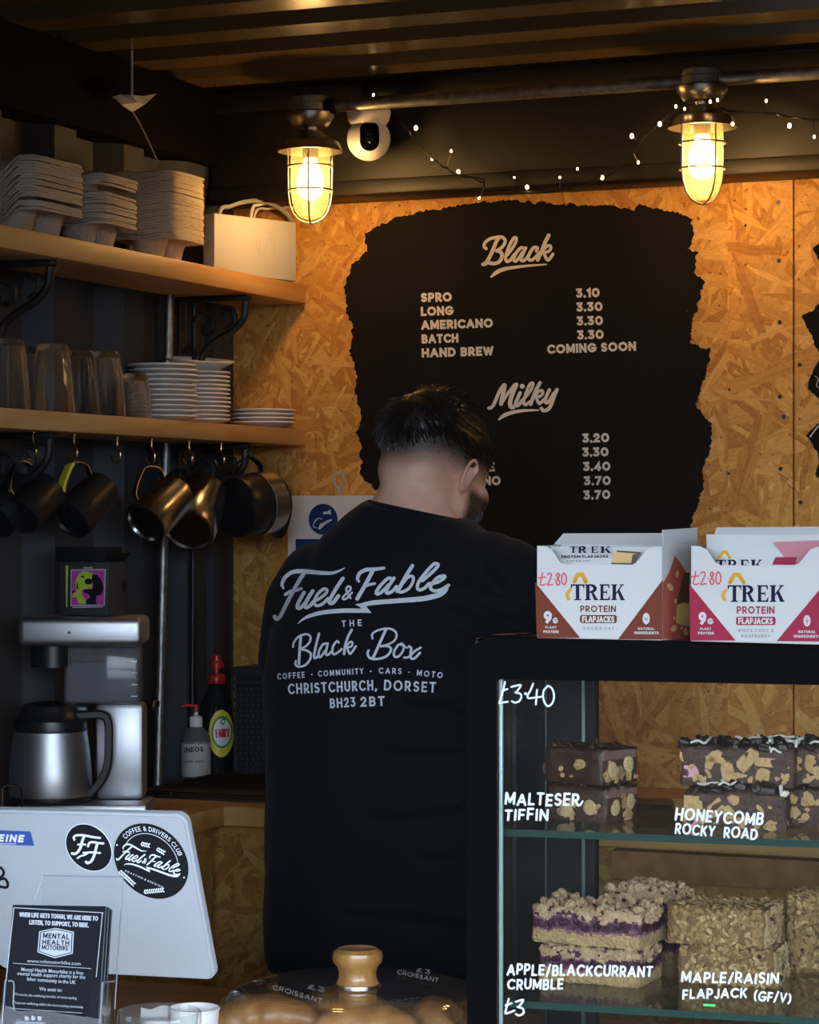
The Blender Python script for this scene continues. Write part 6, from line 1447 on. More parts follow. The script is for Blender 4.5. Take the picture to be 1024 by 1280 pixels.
# ================================================================== boxes of flapjack bars on the cabinet
M['card'] = mat('card', (.54, .545, .54), .6, spec=.2); M['navy'] = mat('navy', (.008, .012, .040), .7, spec=.15); M['amber'] = mat('amber', (.62, .31, .02), .65, spec=.15); M['grey_print'] = mat('grey_print', (.16, .17, .2), .5); M['red_pen'] = mat('red_pen', (.62, .07, .09), .5)
M['cocoa_print'] = mat('cocoa_print', (.155, .036, .020), .65, spec=.15); M['terra_print'] = mat('terra_print', (.36, .085, .055), .65, spec=.15); M['berry_print'] = mat('berry_print', (.31, .024, .060), .65, spec=.15); M['choc_print'] = mat('choc_print', (.05, .015, .012), .4); M['oat_print'] = mat('oat_print', (.58, .37, .14), .5)
M['berry_pale'] = mat('berry_pale', (.45, .16, .19), .45)
SER = {'T': [[(0, 1), (1, 1), (1, .74), (.95, .74), (.87, .91), (.13, .91), (.05, .74), (0, .74)], [(.37, .93), (.63, .93), (.63, .08), (.77, .06), (.77, 0), (.23, 0), (.23, .06), (.37, .08)]],
       'R': [[(0, 1), (.46, 1), (.46, .93), (.36, .92), (.36, .08), (.46, .06), (.46, 0), (0, 0), (0, .06), (.10, .08), (.10, .92), (0, .94)], [(.44, .52), (.64, .50), (.92, .08), (1, .06), (1, 0), (.70, 0)]],
       'E': [[(0, 1), (.36, 1), (.36, 0), (0, 0), (0, .06), (.10, .08), (.10, .92), (0, .94)], [(.3, 1), (.92, 1), (.92, .72), (.87, .72), (.78, .91), (.3, .91)], [(.3, .09), (.80, .09), (.92, .28), (.97, .28), (.95, 0), (.3, 0)], [(.3, .55), (.62, .55), (.66, .66), (.70, .66), (.70, .34), (.66, .34), (.62, .46), (.3, .46)]],
       'K': [[(0, 1), (.44, 1), (.44, .94), (.36, .92), (.36, .08), (.44, .06), (.44, 0), (0, 0), (0, .06), (.10, .08), (.10, .92), (0, .94)], [(.36, .48), (.36, .36), (.84, .93), (.95, .95), (.95, 1), (.62, 1), (.62, .95), (.72, .93)], [(.44, .56), (.62, .66), (.94, .08), (1, .06), (1, 0), (.66, 0), (.68, .06)]]}
def serif(ik, ch, x0, x1, y0, y1, o, k, mi=0, clip=0.0):
    fx = lambda p: (x0 + (x1 - x0) * p[0], y1 + (y0 - y1) * max(p[1], clip))
    for p in SER[ch]: ik.poly([fx(q) for q in p], mi, o, k)
    if ch == 'R':
        q = [(.34 + .42 * math.cos(R(a)), .735 + .225 * math.sin(R(a))) for a in range(90, -91, -12)]
        ik.put(*ribbon([(o[0] + fx((x, y))[0] / k, o[1] + fx((x, y))[1] / k) for x, y in q], [(.10 + .16 * math.sin(math.pi * i / (len(q) - 1))) * (x1 - x0) / k for i in range(len(q))], 'butt'), mi)
def bar_box(label, px0, px1, ybase, H, D, o, k, spec, flav):
    """printed display box; px0, px1 picture columns of its front bottom corners"""
    z0 = ZTOP + .0002
    A = onZ(px0, ybase[0], z0); A2 = onZ(px1, ybase[1], z0); e = (A2 - A); e.z = 0; Wd = e.length; e.normalize(); n_ = Vector((e.y, -e.x, 0)); bk = -n_
    T = Matrix.Translation(A) @ Matrix((e, bk, Vector((0, 0, 1)))).transposed().to_4x4()
    r = thing('snack_box', label, 'box', mx=Matrix.Translation(A) @ Matrix.Rotation(math.atan2(e.y, e.x), 4, 'Z')); t_ = .0006
    b = MB(); c0, c1, lo = .17, .17, H * .80                                   # carton: front with a cut-out, low sides, back
    fr = [(0, 0), (Wd, 0), (Wd, H)] + [(Wd * (1 - c1) + Wd * c1 * .55 * math.cos(R(a)), H - (H - lo) * (1 - math.cos(R(90 - a))) * 1.0) for a in ()]
    cut = [(Wd, H), (Wd * .93, H * .995), (Wd * .88, H * .97), (Wd * .84, H * .90), (Wd * .80, H * .83), (Wd * .76, lo), (Wd * .22, lo), (Wd * .18, H * .83), (Wd * .15, H * .90), (Wd * .12, H * .96), (Wd * .07, H * .995), (0, H)]
    pf = [(0, 0), (Wd, 0)] + cut
    b.slab([T @ Vector((x, 0, z)) for x, z in pf], bk * t_)
    sl, sr = spec['splay']
    for x, dx in ((0, -sl), (Wd - t_, sr)): b.slab([T @ Vector((x + dx * y / D, y, z)) for y, z in ((0, 0), (D, 0), (D, H), (0, H))], e * t_)
    b.slab([T @ Vector((x, D, z)) for x, z in ((-sl, 0), (Wd + sr, 0), (Wd + sr, H), (-sl, H))], -bk * t_)
    b.slab([T @ Vector((x, y, 0)) for x, y in ((0, 0), (Wd, 0), (Wd + sr, D), (-sl, D))], Vector((0, 0, t_)))
    b.build('carton', M['card'], r, smooth=0)
    b = MB()                                                     # raised lid flap at the back
    b.slab([T @ Vector(q) for q in ((spec['fx'][0], D, H), (spec['fx'][1], D, H), (spec['fx'][2], D + .012, H + spec['flap']), (spec['fx'][3], D + .012, H + spec['flap'] * .94))], bk * t_); b.build('lid_flap', M['card'], r, smooth=0)
    fp = lambda lift: on_plane(A, n_, lift)
    for tr in spec['tri']: Ink().poly(tr, 0, o, k).lay(fp(.0003), 'corner_print', M[flav], r)
    ik = Ink(); ik.stroke(spec['chev'], 25 * spec['s'], o=o, k=k, sm=0); ik.stroke(spec['swoosh'], 20 * spec['s'], o=o, k=k, cap='butt'); ik.lay(fp(.0003), 'peak_mark', M['amber'], r)
    ik = Ink()
    for ch, x0, x1 in spec['trek']: serif(ik, ch, x0, x1, spec['ty'][0], spec['ty'][1], o, k)
    ik.lay(fp(.0004), 'brand_lettering', M['navy'], r)
    ik = Ink(); ik.text('PROTEIN', *spec['prot'], .20, o=o, k=k, gap=.16); ik.rrect(*spec['pill'], 14, 0, o, k); ik.lay(fp(.0003), 'protein_lettering', M[spec['pm']], r)
    ik = Ink(); ik.text('FLAPJACKS', *spec['flap_t'], .25, o=o, k=k, gap=.13); ik.lay(fp(.0005), 'flapjacks_lettering', M['card'], r); ik = Ink(); ik.text('9', *spec['nine'], .26, o=o, k=k); ik.text('G', *spec['gee'], .26, o=o, k=k)
    for q, (tx, p0, p1, h) in enumerate(spec['small']):
        if q == 2: ik.lay(fp(.0005), 'protein_claim', M['card'], r); ik = Ink()
        ik.text(tx, p0, p1, h, .24, o=o, k=k, gap=.16)
    ik.ell(spec['leaf'], 22 * spec['s'], 35 * spec['s'], 0, 0, 24, o, k); ik.lay(fp(.0005), 'natural_claim', M['card'], r)
    ik = Ink(); lx, ly = spec['leaf']; ik.stroke([(lx, ly - 20 * spec['s']), (lx, ly + 24 * spec['s'])], 4, o=o, k=k); ik.stroke([(lx - 9, ly - 4), (lx, ly + 8), (lx + 9, ly - 4)], 4, o=o, k=k, sm=0); ik.lay(fp(.0007), 'leaf_vein', M[flav], r)
    ik = Ink()
    for tx, p0, p1, h in spec['grey']: ik.text(tx, p0, p1, h, .16, o=o, k=k, gap=.5)
    ik.lay(fp(.0004), 'flavour_lettering', M['grey_print'], r)
    ik = Ink()
    for q in spec['price']: ik.stroke(q, 9 * spec['s'], o=o, k=k, sm=4)
    ik.lay(fp(.0005), 'price_writing', M['red_pen'], r)
    return r, T, A, n_, e, bk, Wd, fp
def pound280(x, y, w_, h):
    f = lambda a, c: (x + w_ * a, y + h * c)
    return [[f(.14, .05), f(.10, .5), f(.06, .9), f(.16, .98), f(.24, .9)], [f(0, .42), f(.26, .36)], [f(.32, .18), f(.40, .06), f(.46, .22), f(.40, .6), f(.32, .96), f(.50, .92)], [f(.58, .55), f(.585, .56)],
            [f(.74, .22), f(.70, .08), f(.64, .22), f(.70, .48), f(.76, .78), f(.70, .98), f(.63, .78), f(.70, .46), f(.76, .2)], [f(.90, .08), f(.84, .3), f(.84, .75), f(.92, .95), f(.99, .7), f(.99, .3), f(.91, .06)]]
K1 = 1024 / 210
s1 = dict(s=1.0, flap=.014, splay=(.004, .0150), fx=(-.012, .128, .128, -.004), tri=([(45, 330), (320, 670), (55, 670)], [(822, 315), (550, 678), (822, 680)]), chev=[(283, 328), (304, 284), (332, 284), (353, 328)], swoosh=[(262, 370), (240, 405), (252, 440)],
          trek=[('T', 262, 345), ('R', 347, 430), ('E', 437, 503), ('K', 508, 592)], ty=(343, 440), prot=((320, 512), (537, 513), 40), pill=(318, 530, 543, 580), flap_t=((332, 575), (527, 577), 40), pm='cocoa_print',
          nine=((97, 580), (147, 580), 74), gee=((153, 582), (182, 582), 36), small=[('PLANT', (107, 612), (175, 612), 14), ('PROTEIN', (95, 640), (187, 641), 17), ('NATURAL', (672, 621), (772, 621), 15), ('INGREDIENTS', (650, 647), (798, 648), 17)],
          leaf=(722, 552), grey=[('COCOA OAT', (340, 621), (525, 621), 19)], price=pound280(66, 270, 170, 80))
bx1, T1_, A1, n1_, e1_, bk1, W1, fp1 = bar_box('snack box with brown corners, cocoa oat flapjacks, left of the two', 671.5, 828, (797.5, 800.5), .1055, .100, (660, 660), K1, s1, 'cocoa_print')
K2 = 1024 / 174
s2 = dict(s=1.18, flap=.021, splay=(.015, .004), fx=(-.016, .118, .118, -.013), tri=([(70, 440), (412, 858), (80, 858)], [(1085, 415), (712, 862), (1098, 866)]), chev=[(368, 430), (400, 374), (436, 374), (470, 432)], swoosh=[(343, 480), (318, 525), (334, 567)],
          trek=[('T', 353, 452), ('R', 454, 552), ('E', 568, 655), ('K', 662, 772)], ty=(450, 573), prot=((420, 660), (697, 661), 55), pill=(415, 682, 705, 744), flap_t=((432, 736), (685, 738), 48), pm='berry_print',
          nine=((140, 740), (195, 740), 94), gee=((205, 738), (245, 738), 44), small=[('PLANT', (150, 780), (232, 780), 18), ('PROTEIN', (135, 812), (250, 813), 20), ('NATURAL', (872, 802), (1000, 803), 20), ('INGREDIENTS', (840, 836), (1034, 838), 21)],
          leaf=(937, 712), grey=[('WHITE CHOC &', (428, 794), (690, 796), 23), ('RASPBERRY', (455, 834), (665, 836), 22)], price=pound280(88, 345, 215, 102))
bx2, T2_, A2_, n2_, e2_, bk2, W2, fp2_ = bar_box('snack box with pink corners, white choc and raspberry flapjacks, on the right', 864, 1034, (801.5, 806), .1065, .100, (850, 655), K2, s2, 'berry_print')
# printed side of the left box and the raised flap above it
sn_ = (e1_ * .100 - bk1 * .0150).normalized(); sd = on_plane(T1_ @ Vector((W1, 0, 0)), sn_, .0003); sd2 = on_plane(T1_ @ Vector((W1, 0, 0)), sn_, .0006); o = (660, 660)
ik = Ink(); ik.poly([(822, 335), (860, 270), (895, 168), (935, 220), (975, 290), (985, 680), (822, 676)], 0, o, K1); sp_ = ik.lay(sd, 'side_print', M['terra_print'], bx1)
ik = Ink()
for cx0, cy0, a_, c_, r_ in ((908, 280, 10, 20, .2), (865, 360, 16, 26, -.6), (897, 445, 8, 14, .1), (888, 612, 16, 22, .6), (960, 632, 14, 24, -.2), (935, 610, 6, 10, .8), (890, 550, 6, 10, 0)): ik.ell((cx0, cy0), a_, c_, 0, r_, 16, o, K1)
ik.poly([(905, 470), (945, 455), (980, 460), (980, 598), (930, 590), (900, 575)], 0, o, K1); ik.lay(sd2, 'oat_picture', M['oat_print'], sp_)
ik = Ink(); ik.poly([(950, 275), (982, 270), (982, 458), (945, 455), (905, 465), (925, 370)], 0, o, K1); ik.poly([(880, 395), (890, 400), (885, 410)], 0, o, K1); ik.poly([(873, 490), (885, 497), (880, 503)], 0, o, K1); ik.lay(sd2, 'bar_picture', M['choc_print'], sp_)
b = MB(); b.slab([T1_ @ Vector(q) for q in ((W1 + .0005, .002, .104), (W1 + .0146, .098, .104), (W1 + .0150, .096, .126), (W1 - .002, .006, .124))], e1_ * .0006); b.build('side_flap', M['card'], bx1, smooth=0)
# wrapped bars standing in the boxes
def bars(T, W, H, D, n, prefix, flav, tall, o, k, paint):
    for i in range(n):
        y = .010 + i * (D - .02) / n
        r = thing('snack_bar', f'{prefix}, {"front one showing its print" if i == 0 else ["second", "third", "fourth", "fifth", "sixth"][i - 1] + " from the front"}', 'snack bar', mx=Matrix.Translation(T @ Vector((W / 2, y + .009, .001))) @ Matrix.Rotation(math.atan2(T[1][0], T[0][0]), 4, 'Z'), group=prefix)
        h = tall - i * .001; w_ = W * .86; b = MB(); P = []
        nx, nz = 14, 6; vs = []; fs = []
        for s_ in (-1, 1):
            for a in range(nx + 1):
                for c in range(nz + 1):
                    x = (a / nx - .5) * w_; z = c / nz * h; bulge = .0075 * (max(0, 1 - (2 * a / nx - 1) ** 8)) * (max(0, 1 - (2 * c / nz - 1) ** 6)) ** .5 + .0004
                    vs.append((x, s_ * bulge, z))
        m_ = (nx + 1) * (nz + 1); q = lambda a, c: a * (nz + 1) + c
        for a in range(nx):
            for c in range(nz): fs += [(q(a, c), q(a + 1, c), q(a + 1, c + 1), q(a, c + 1)), (m_ + q(a, c), m_ + q(a, c + 1), m_ + q(a + 1, c + 1), m_ + q(a + 1, c))]
        ring = [q(a, 0) for a in range(nx + 1)] + [q(nx, c) for c in range(1, nz + 1)] + [q(a, nz) for a in range(nx - 1, -1, -1)] + [q(0, c) for c in range(nz - 1, 0, -1)]
        fs += [(ring[j], m_ + ring[j], m_ + ring[(j + 1) % len(ring)], ring[(j + 1) % len(ring)]) for j in range(len(ring))]
        b.add(vs, fs); b.build('wrapper', M['card'], r, local=True, smooth=50)
        if i == 0: paint(r, on_plane(T @ Vector((0, y + .0012, 0)), (T.to_3x3() @ Vector((0, -1, 0))), .0002), on_plane(T @ Vector((0, y + .0012, 0)), (T.to_3x3() @ Vector((0, -1, 0))), .0004))
def paint1(r, f, f2):
    ik = Ink(); o = (660, 660)
    for ch, x0, x1 in (('T', 255, 300), ('R', 305, 360), ('E', 385, 430), ('K', 440, 508)): serif(ik, ch, x0, x1, 112, 152, o, K1)
    ik.text('PROTEIN FLAPJACKS', (205, 184), (490, 180), 17, .22, o=o, k=K1); ik.text('COCOA OAT', (237, 207), (385, 205), 11, .18, o=o, k=K1, gap=.4); ik.lay(f, 'wrapper_print', M['navy'], r)
    ik = Ink(); ik.poly([(520, 150), (545, 138), (690, 148), (650, 222), (510, 215)], 0, o, K1); p_ = ik.lay(f, 'wrapper_picture', M['oat_print'], r)
    ik = Ink(); ik.poly([(545, 136), (692, 147), (685, 158), (540, 146)], 0, o, K1); ik.poly([(510, 212), (650, 214), (648, 224), (508, 220)], 0, o, K1); ik.poly([(640, 160), (684, 156), (650, 222), (630, 218)], 0, o, K1); ik.lay(f2, 'chocolate_coat', M['choc_print'], p_)
def paint2(r, f, f2):
    ik = Ink(); o = (850, 655)
    ik.poly([(685, 132), (1040, 120), (1060, 300), (780, 300), (765, 238)], 0, o, K2); pk = ik.lay(f, 'wrapper_corner', M['berry_pale'], r)
    ik = Ink(); ik.poly([(705, 243), (862, 243), (850, 300), (680, 300)], 0, o, K2); ik.lay(f2, 'wrapper_picture', M['berry_print'], pk)
    ik = Ink(); ik.stroke([(288, 248), (318, 206), (340, 206), (368, 248)], 20, o=o, k=K2, sm=0); ik.lay(f, 'peak_mark', M['amber'], r)
    ik = Ink()
    for ch, x0, x1 in (('T', 265, 340), ('R', 350, 425), ('E', 445, 510), ('K', 520, 612)): serif(ik, ch, x0, x1, 262, 350, o, K2)
    ik.lay(f, 'brand_lettering', M['navy'], r)
bars(T1_, W1, .1055, .100, 4, 'cocoa oat bar in the brown cornered box', 'cocoa_print', .1035, (660, 660), K1, paint1)
bars(T2_, W2, .1065, .100, 4, 'raspberry bar in the pink cornered box', 'berry_print', .118, (850, 655), K2, paint2)

# ================================================================== tablet till on its stand, stickers on its back
er = (RIGHT * 1.0 + UP * .028 + VIEW * -.417).normalized(); ed = RIGHT * .0 + UP * -.93 + VIEW * .33; ed = (ed - er * ed.dot(er)).normalized()
TRc = at(231, 1019, 2.74); nb = ed.cross(er); nb = nb if nb.dot(VIEW) < 0 else -nb                      # nb points to the camera's side
tp = on_plane(TRc, nb); W_, H_ = .285, .204
def tab(x, y, z=0.0): return TRc + er * x + ed * y + nb * z                                          # x to the right, y down, z towards the camera
zt_ = tab(-.16, H_).z
till = thing('tablet_till', 'white tablet till with black round stickers on its back, on the serving counter', 'till', (tab(-.14, H_).x, tab(-.14, H_).y, .88))
def rr(x0, y0, x1, y1, r): return [q for cx, cy, a in ((x1 - r, y1 - r, 0), (x0 + r, y1 - r, 90), (x0 + r, y0 + r, 180), (x1 - r, y0 + r, 270)) for q in arc(cx, cy, r, r, a, a + 90, 6)]
b = MB(); b.slab([tab(x, y, 0) for x, y in rr(-W_, 0, 0, H_, .012)], -nb * .014); o_ = b.build('casing', mat('till_white', (.40, .425, .47), .45), till, smooth=0)
bm = bmesh.new(); bm.from_mesh(o_.data); bmesh.ops.bevel(bm, geom=[e for e in bm.edges if len(e.link_faces) == 2 and e.calc_face_angle() > 1.2], offset=.003, segments=3, affect='EDGES'); bm.to_mesh(o_.data); bm.free(); o_.data.polygons.foreach_set('use_smooth', [True] * len(o_.data.polygons)); o_.data.set_sharp_from_angle(angle=R(40))
b = MB(); b.slab([tab(x, y, -.0142) for x, y in rr(-W_ + .008, .008, -.008, H_ - .008, .006)], -nb * .001); b.build('screen', M['black_gloss'], till, smooth=0)
b = MB(); foot = Vector((tab(-.205, .15).x, tab(-.205, .15).y, .88)) + VIEW * .02
b.slab([tab(-.255, .06, -.012), tab(-.155, .06, -.012), tab(-.155, .20, -.012), tab(-.255, .20, -.012)], -nb * .05); b.build('bracket', M['black_matt'], till)
b = MB(); b.box((0, 0, (zt_ + .02 - .88) / 2), (.07, .03, zt_ + .03 - .88), T=Matrix.Translation((foot.x, foot.y, .88)) @ Matrix.Rotation(TH, 4, 'Z'), bev=.006); b.build('stem', M['black_matt'], till)
b = MB(); b.box((0, 0, .006), (.18, .13, .012), T=Matrix.Translation((foot.x, foot.y, .88)) @ Matrix.Rotation(TH, 4, 'Z'), bev=.005); b.build('foot', M['black_matt'], till)
s1p = on_plane(TRc, nb, .0006); s2p = on_plane(TRc, nb, .0012); K6 = 1024 / 170; o = (75, 1020)
def disc(cu, cv, rad, name, lab):
    c = tp(cu, cv); b = MB(); b.slab([c + (er * math.cos(2 * math.pi * i / 48) + ed * math.sin(2 * math.pi * i / 48)) * rad + nb * .0001 for i in range(48)], nb * .0004); q = b.build(name, M['black_ink'], till, smooth=0); q['label'] = lab; return q
px_m = (tp(235, 1040) - tp(195, 1040)).length / 40
st1 = disc(75 + 218 / K6, 1020 + 237 / K6, 28.6 * px_m, 'sticker', 'small round black sticker with two script letters F')
b = MB(); c = tp(75 + 218 / K6, 1020 + 237 / K6); b.tube([c + (er * math.cos(2 * math.pi * i / 48) + ed * math.sin(2 * math.pi * i / 48)) * 29.0 * px_m + nb * .0004 for i in range(48)], .0005, 6, closed=True); b.build('rim', M['print_grey'], st1)
st2 = disc(75 + 686 / K6, 1020 + 340 / K6, 46.0 * px_m, 'sticker', 'large round black sticker with white script lettering')
ik = Ink()
for w_, p in ((17, [(112, 175), (108, 155), (130, 142), (180, 142), (250, 155), (305, 162)]), (20, [(185, 150), (170, 190), (160, 230), (140, 265), (115, 282), (95, 278)]), (15, [(140, 212), (170, 210), (195, 212)]),
              (17, [(215, 225), (225, 200), (250, 193), (290, 200), (330, 203)]), (20, [(285, 205), (270, 260), (255, 310), (235, 340), (210, 350), (200, 342)]), (15, [(180, 275), (240, 270), (305, 275)]), (13, [(210, 278), (185, 292), (160, 298), (135, 315)])): ik.stroke(p, w_, o=o, k=K6)
ik.lay(s2p, 'lettering', M['print_grey'], st1)
# the script logo turned onto the large sticker
def aff(src, dst):
    (x0, y0), (x1, y1), (x2, y2) = src; (u0, v0), (u1, v1), (u2, v2) = dst; D = (x1 - x0) * (y2 - y0) - (x2 - x0) * (y1 - y0)
    def f(x, y): a = ((x - x0) * (y2 - y0) - (x2 - x0) * (y - y0)) / D; c = ((x1 - x0) * (y - y0) - (x - x0) * (y1 - y0)) / D; return (u0 + a * (u1 - u0) + c * (u2 - u0), v0 + a * (v1 - v0) + c * (v2 - v0))
    return f
fA = aff([(335 + 72 / K3, 690 + 700 / K3), (435 + 920 / K4, 690 + 300 / K4), (335 + 150 / K3, 690 + 345 / K3)], [(75 + 430 / K6, 1020 + 320 / K6), (75 + 908 / K6, 1020 + 432 / K6), (75 + 480 / K6, 1020 + 232 / K6)])
ik = Ink(); fuel(ik, lambda x, y: fA(335 + x / K3, 690 + y / K3), lambda x, y: fA(435 + x / K4, 690 + y / K4)); ik.lay(s2p, 'logo_lettering', M['ink_white'], st2)
c2_ = tp(75 + 686 / K6, 1020 + 340 / K6)
def ring_text(ik_, txt, rad, a0, a1, h, inv=False):
    pass
rl = MB(); txt = 'COFFEE & DRIVERS CLUB'; a0, a1 = -135, -12; xs = []; acc = 0
for ch in txt: wch = .45 if ch == ' ' else G[ch][0] * .8 + .42; xs.append(acc + wch / 2); acc += wch
for ch, xm in zip(txt, xs):
    if ch == ' ': continue
    a = R(a0 + (a1 - a0) * xm / acc); rad = 37.5 * px_m; hh = 5.0 * px_m; tx_, ty_ = Vector((-math.sin(a), math.cos(a))), Vector((math.cos(a), math.sin(a)))
    for q in G[ch][1]:
        vs, fs = ribbon([((x - G[ch][0] / 2) * hh * .85, y * hh) for x, y in q], hh * .17, 'square')
        rl.add([c2_ + er * (ty_.x * (rad + v.y) + tx_.x * v.x) + ed * (ty_.y * (rad + v.y) + tx_.y * v.x) + nb * .0012 for v in vs], fs)
rl.build('ring_lettering', M['ink_white'], st2, smooth=0, fix=False)
rl = MB(); pr = [(c2_ + (er * math.cos(R(a)) + ed * math.sin(R(a))) * 34 * px_m + nb * .0009) for a in range(-145, 2, 4)]; rl.tube(pr, .00035, 5)
for cx0, cy0, sx0, ang0, n_l in ((515, 470, 1, .75, 9), (720, 560, -1, -.1, 9), (655, 215, -1, .2, 4), (770, 265, 1, .5, 4)):              # laurel sprigs and crossed flags as rows of small leaves
    for q in range(n_l):
        t_ = (q - n_l / 2) * 17; bx_, by_ = cx0 + t_ * math.cos(ang0), cy0 + t_ * math.sin(ang0)
        for s_ in (-1, 1):
            c = s1p(75 + (bx_ - s_ * 9 * math.sin(ang0)) / K6, 1020 + (by_ + s_ * 9 * math.cos(ang0)) / K6) + nb * .0004; aa = ang0 + s_ * .7
            ax_ = er * math.cos(aa) + ed * math.sin(aa); bx2_ = er * -math.sin(aa) + ed * math.cos(aa)
            rl.poly([c + ax_ * 2.0 * px_m * math.cos(2 * math.pi * i / 8) + bx2_ * .9 * px_m * math.sin(2 * math.pi * i / 8) for i in range(8)])
rl.build('wreath_print', M['print_grey'], st2, smooth=0, fix=False)
ik = Ink(); ik.text('ROASTING & BREWING', (492, 414), (775, 540), 14, .16, o=o, k=K6, gap=.4); ik.ell((433, 215), 7, 7, 0, 0, 10, o, K6); ik.ell((938, 460), 7, 7, 0, 0, 10, o, K6); ik.lay(s2p, 'small_lettering', M['print_grey'], st2)
ik = Ink(); ik.poly([(-40, 1036), (38.5, 1039), (43, 1057), (-40, 1054)]); st3 = ik.lay(s1p, 'sticker', mat('blue_ink', (.035, .085, .36), .5), till); st3['label'] = 'blue sticker cut off by the left edge of the photo'
ik = Ink(); ik.text('EINE', (-2, 1051.5), (30, 1052.5), 9.5, .26, gap=.16, slant=.12); ik.poly([(-10, 1053.6), (21, 1054), (21, 1054.8), (-10, 1054.4)]); ik.lay(s2p, 'lettering', M['ink_white'], st3)
ik = Ink(); ik.stroke([(-6, 1083), (2, 1085), (5, 1092), (-1, 1099), (6, 1098), (10, 1104), (8, 1109), (-4, 1107)], 3.4); st4 = ik.lay(s1p, 'sticker', M['black_ink'], till); st4['label'] = 'black scrolled sticker at the left edge'
pq = at(243, 640, 2.93); zq_ = CAM.z - (1259 - 640) / F * 2.93; Tq = Matrix.Translation((pq.x, pq.y, 0))
t = thing('paper_cup', 'plain white cup behind the glass jar, left of the glass dome', 'cup', (pq.x, pq.y, .88))
b = MB(); b.lathe([(0, .884), (.021, .884), (.022, .8803), (.023, .8803), (.0295, zq_ - .003), (.0305, zq_ - .002), (.0305, zq_), (.0285, zq_), (.0215, .887), (0, .887)], 36, T=Tq); b.build('cup', M['white_gloss'], t)

# ================================================================== leaflets in a clear holder
lr = (RIGHT * 1.0 + VIEW * -.10 + UP * 0).normalized(); ld_ = (UP * -.95 + VIEW * -.30); ld_ = (ld_ - lr * ld_.dot(lr)).normalized(); nl_ = lr.cross(ld_); nl_ = nl_ if nl_.dot(VIEW) < 0 else -nl_
L0 = at(17.5, 1131, 2.56); LW = (on_plane(L0, nl_)(133, 1135) - L0).length; LH = .210
def lf(x, y, z=0.0): return L0 + lr * x + ld_ * y + nl_ * z
rest_z = lf(0, LH).z
hold = thing('leaflet_holder', 'clear acrylic leaflet holder in front of the tablet till', 'leaflet holder', (lf(LW / 2, LH).x, lf(LW / 2, LH).y, .88))
b = MB(); b.slab([lf(x, y, -.034) for x, y in rr(.020, -.036, LW + .008, LH + .004, .003)], -nl_ * .002); b.build('back_plate', M['acrylic'], hold, smooth=0)
b = MB()
edges = [[lf(.020, -.036, -.034), lf(LW + .008, -.036, -.034)], [lf(LW + .008, -.036, -.034), lf(LW + .008, .10, -.034)], [lf(.020, -.036, -.034), lf(.010, .0, -.034)], [lf(-.002, .078, .003), lf(-.002, LH, .003)], [lf(LW + .002, .078, .003), lf(LW + .002, LH, .003)],
         [lf(LW + .002, .078, .003), lf(LW + .006, .072, -.033)], smooth_path([lf(.001, .078, .0035), lf(.007, .080, .0035), lf(.008, .098, .0035), lf(.010, .108, .0035)], 4)]
for e_ in edges: b = MB(); b.tube(e_, .0008, 6); b.build('polished_edge', M['acrylic_edge'], hold)
b = MB(); b.slab([lf(x, y, .003) for x, y in ((-.002, .078), (.008, .080), (.010, .108), (LW - .010, .108), (LW - .008, .080), (LW + .002, .078), (LW + .002, LH), (-.002, LH))], nl_ * .0018)
for x in (-.004, LW + .002): b.slab([lf(x, .078, .004), lf(x, .072, -.034), lf(x, LH, -.034), lf(x, LH, .004)], lr * .002)
b.slab([lf(-.004, LH, .004), lf(LW + .004, LH, .004), lf(LW + .004, LH, -.036), lf(-.004, LH, -.036)], ld_ * .002); b.build('pocket', M['acrylic'], hold, smooth=0)
b = MB(); fz = lf(LW / 2, LH, -.02)
b.box((fz.x, fz.y, .882), (.10, .09, .004), T=None); b.slab([lf(.02, LH + .002, -.020), lf(LW - .02, LH + .002, -.020), Vector((lf(LW - .02, LH, -.02).x, lf(LW - .02, LH, -.02).y, .884)), Vector((lf(.02, LH, -.02).x, lf(.02, LH, -.02).y, .884))], VIEW * .003); b.build('foot', M['acrylic'], hold, smooth=0)
M['leaflet_black'] = mat('leaflet_black', (.008, .009, .013), .9, spec=.12); M['leaflet_white'] = mat('leaflet_white', (.09, .105, .13), .6)
lp = on_plane(L0, nl_, .0004); lp2 = on_plane(L0, nl_, .0006); K7 = 1024 / 150; o = (0, 1120)
ORDL = ['front one with its print showing', 'second from the front', 'third from the front', 'fourth from the front', 'fifth from the front', 'sixth from the front', 'seventh from the front', 'eighth from the front', 'ninth from the front', 'rearmost']
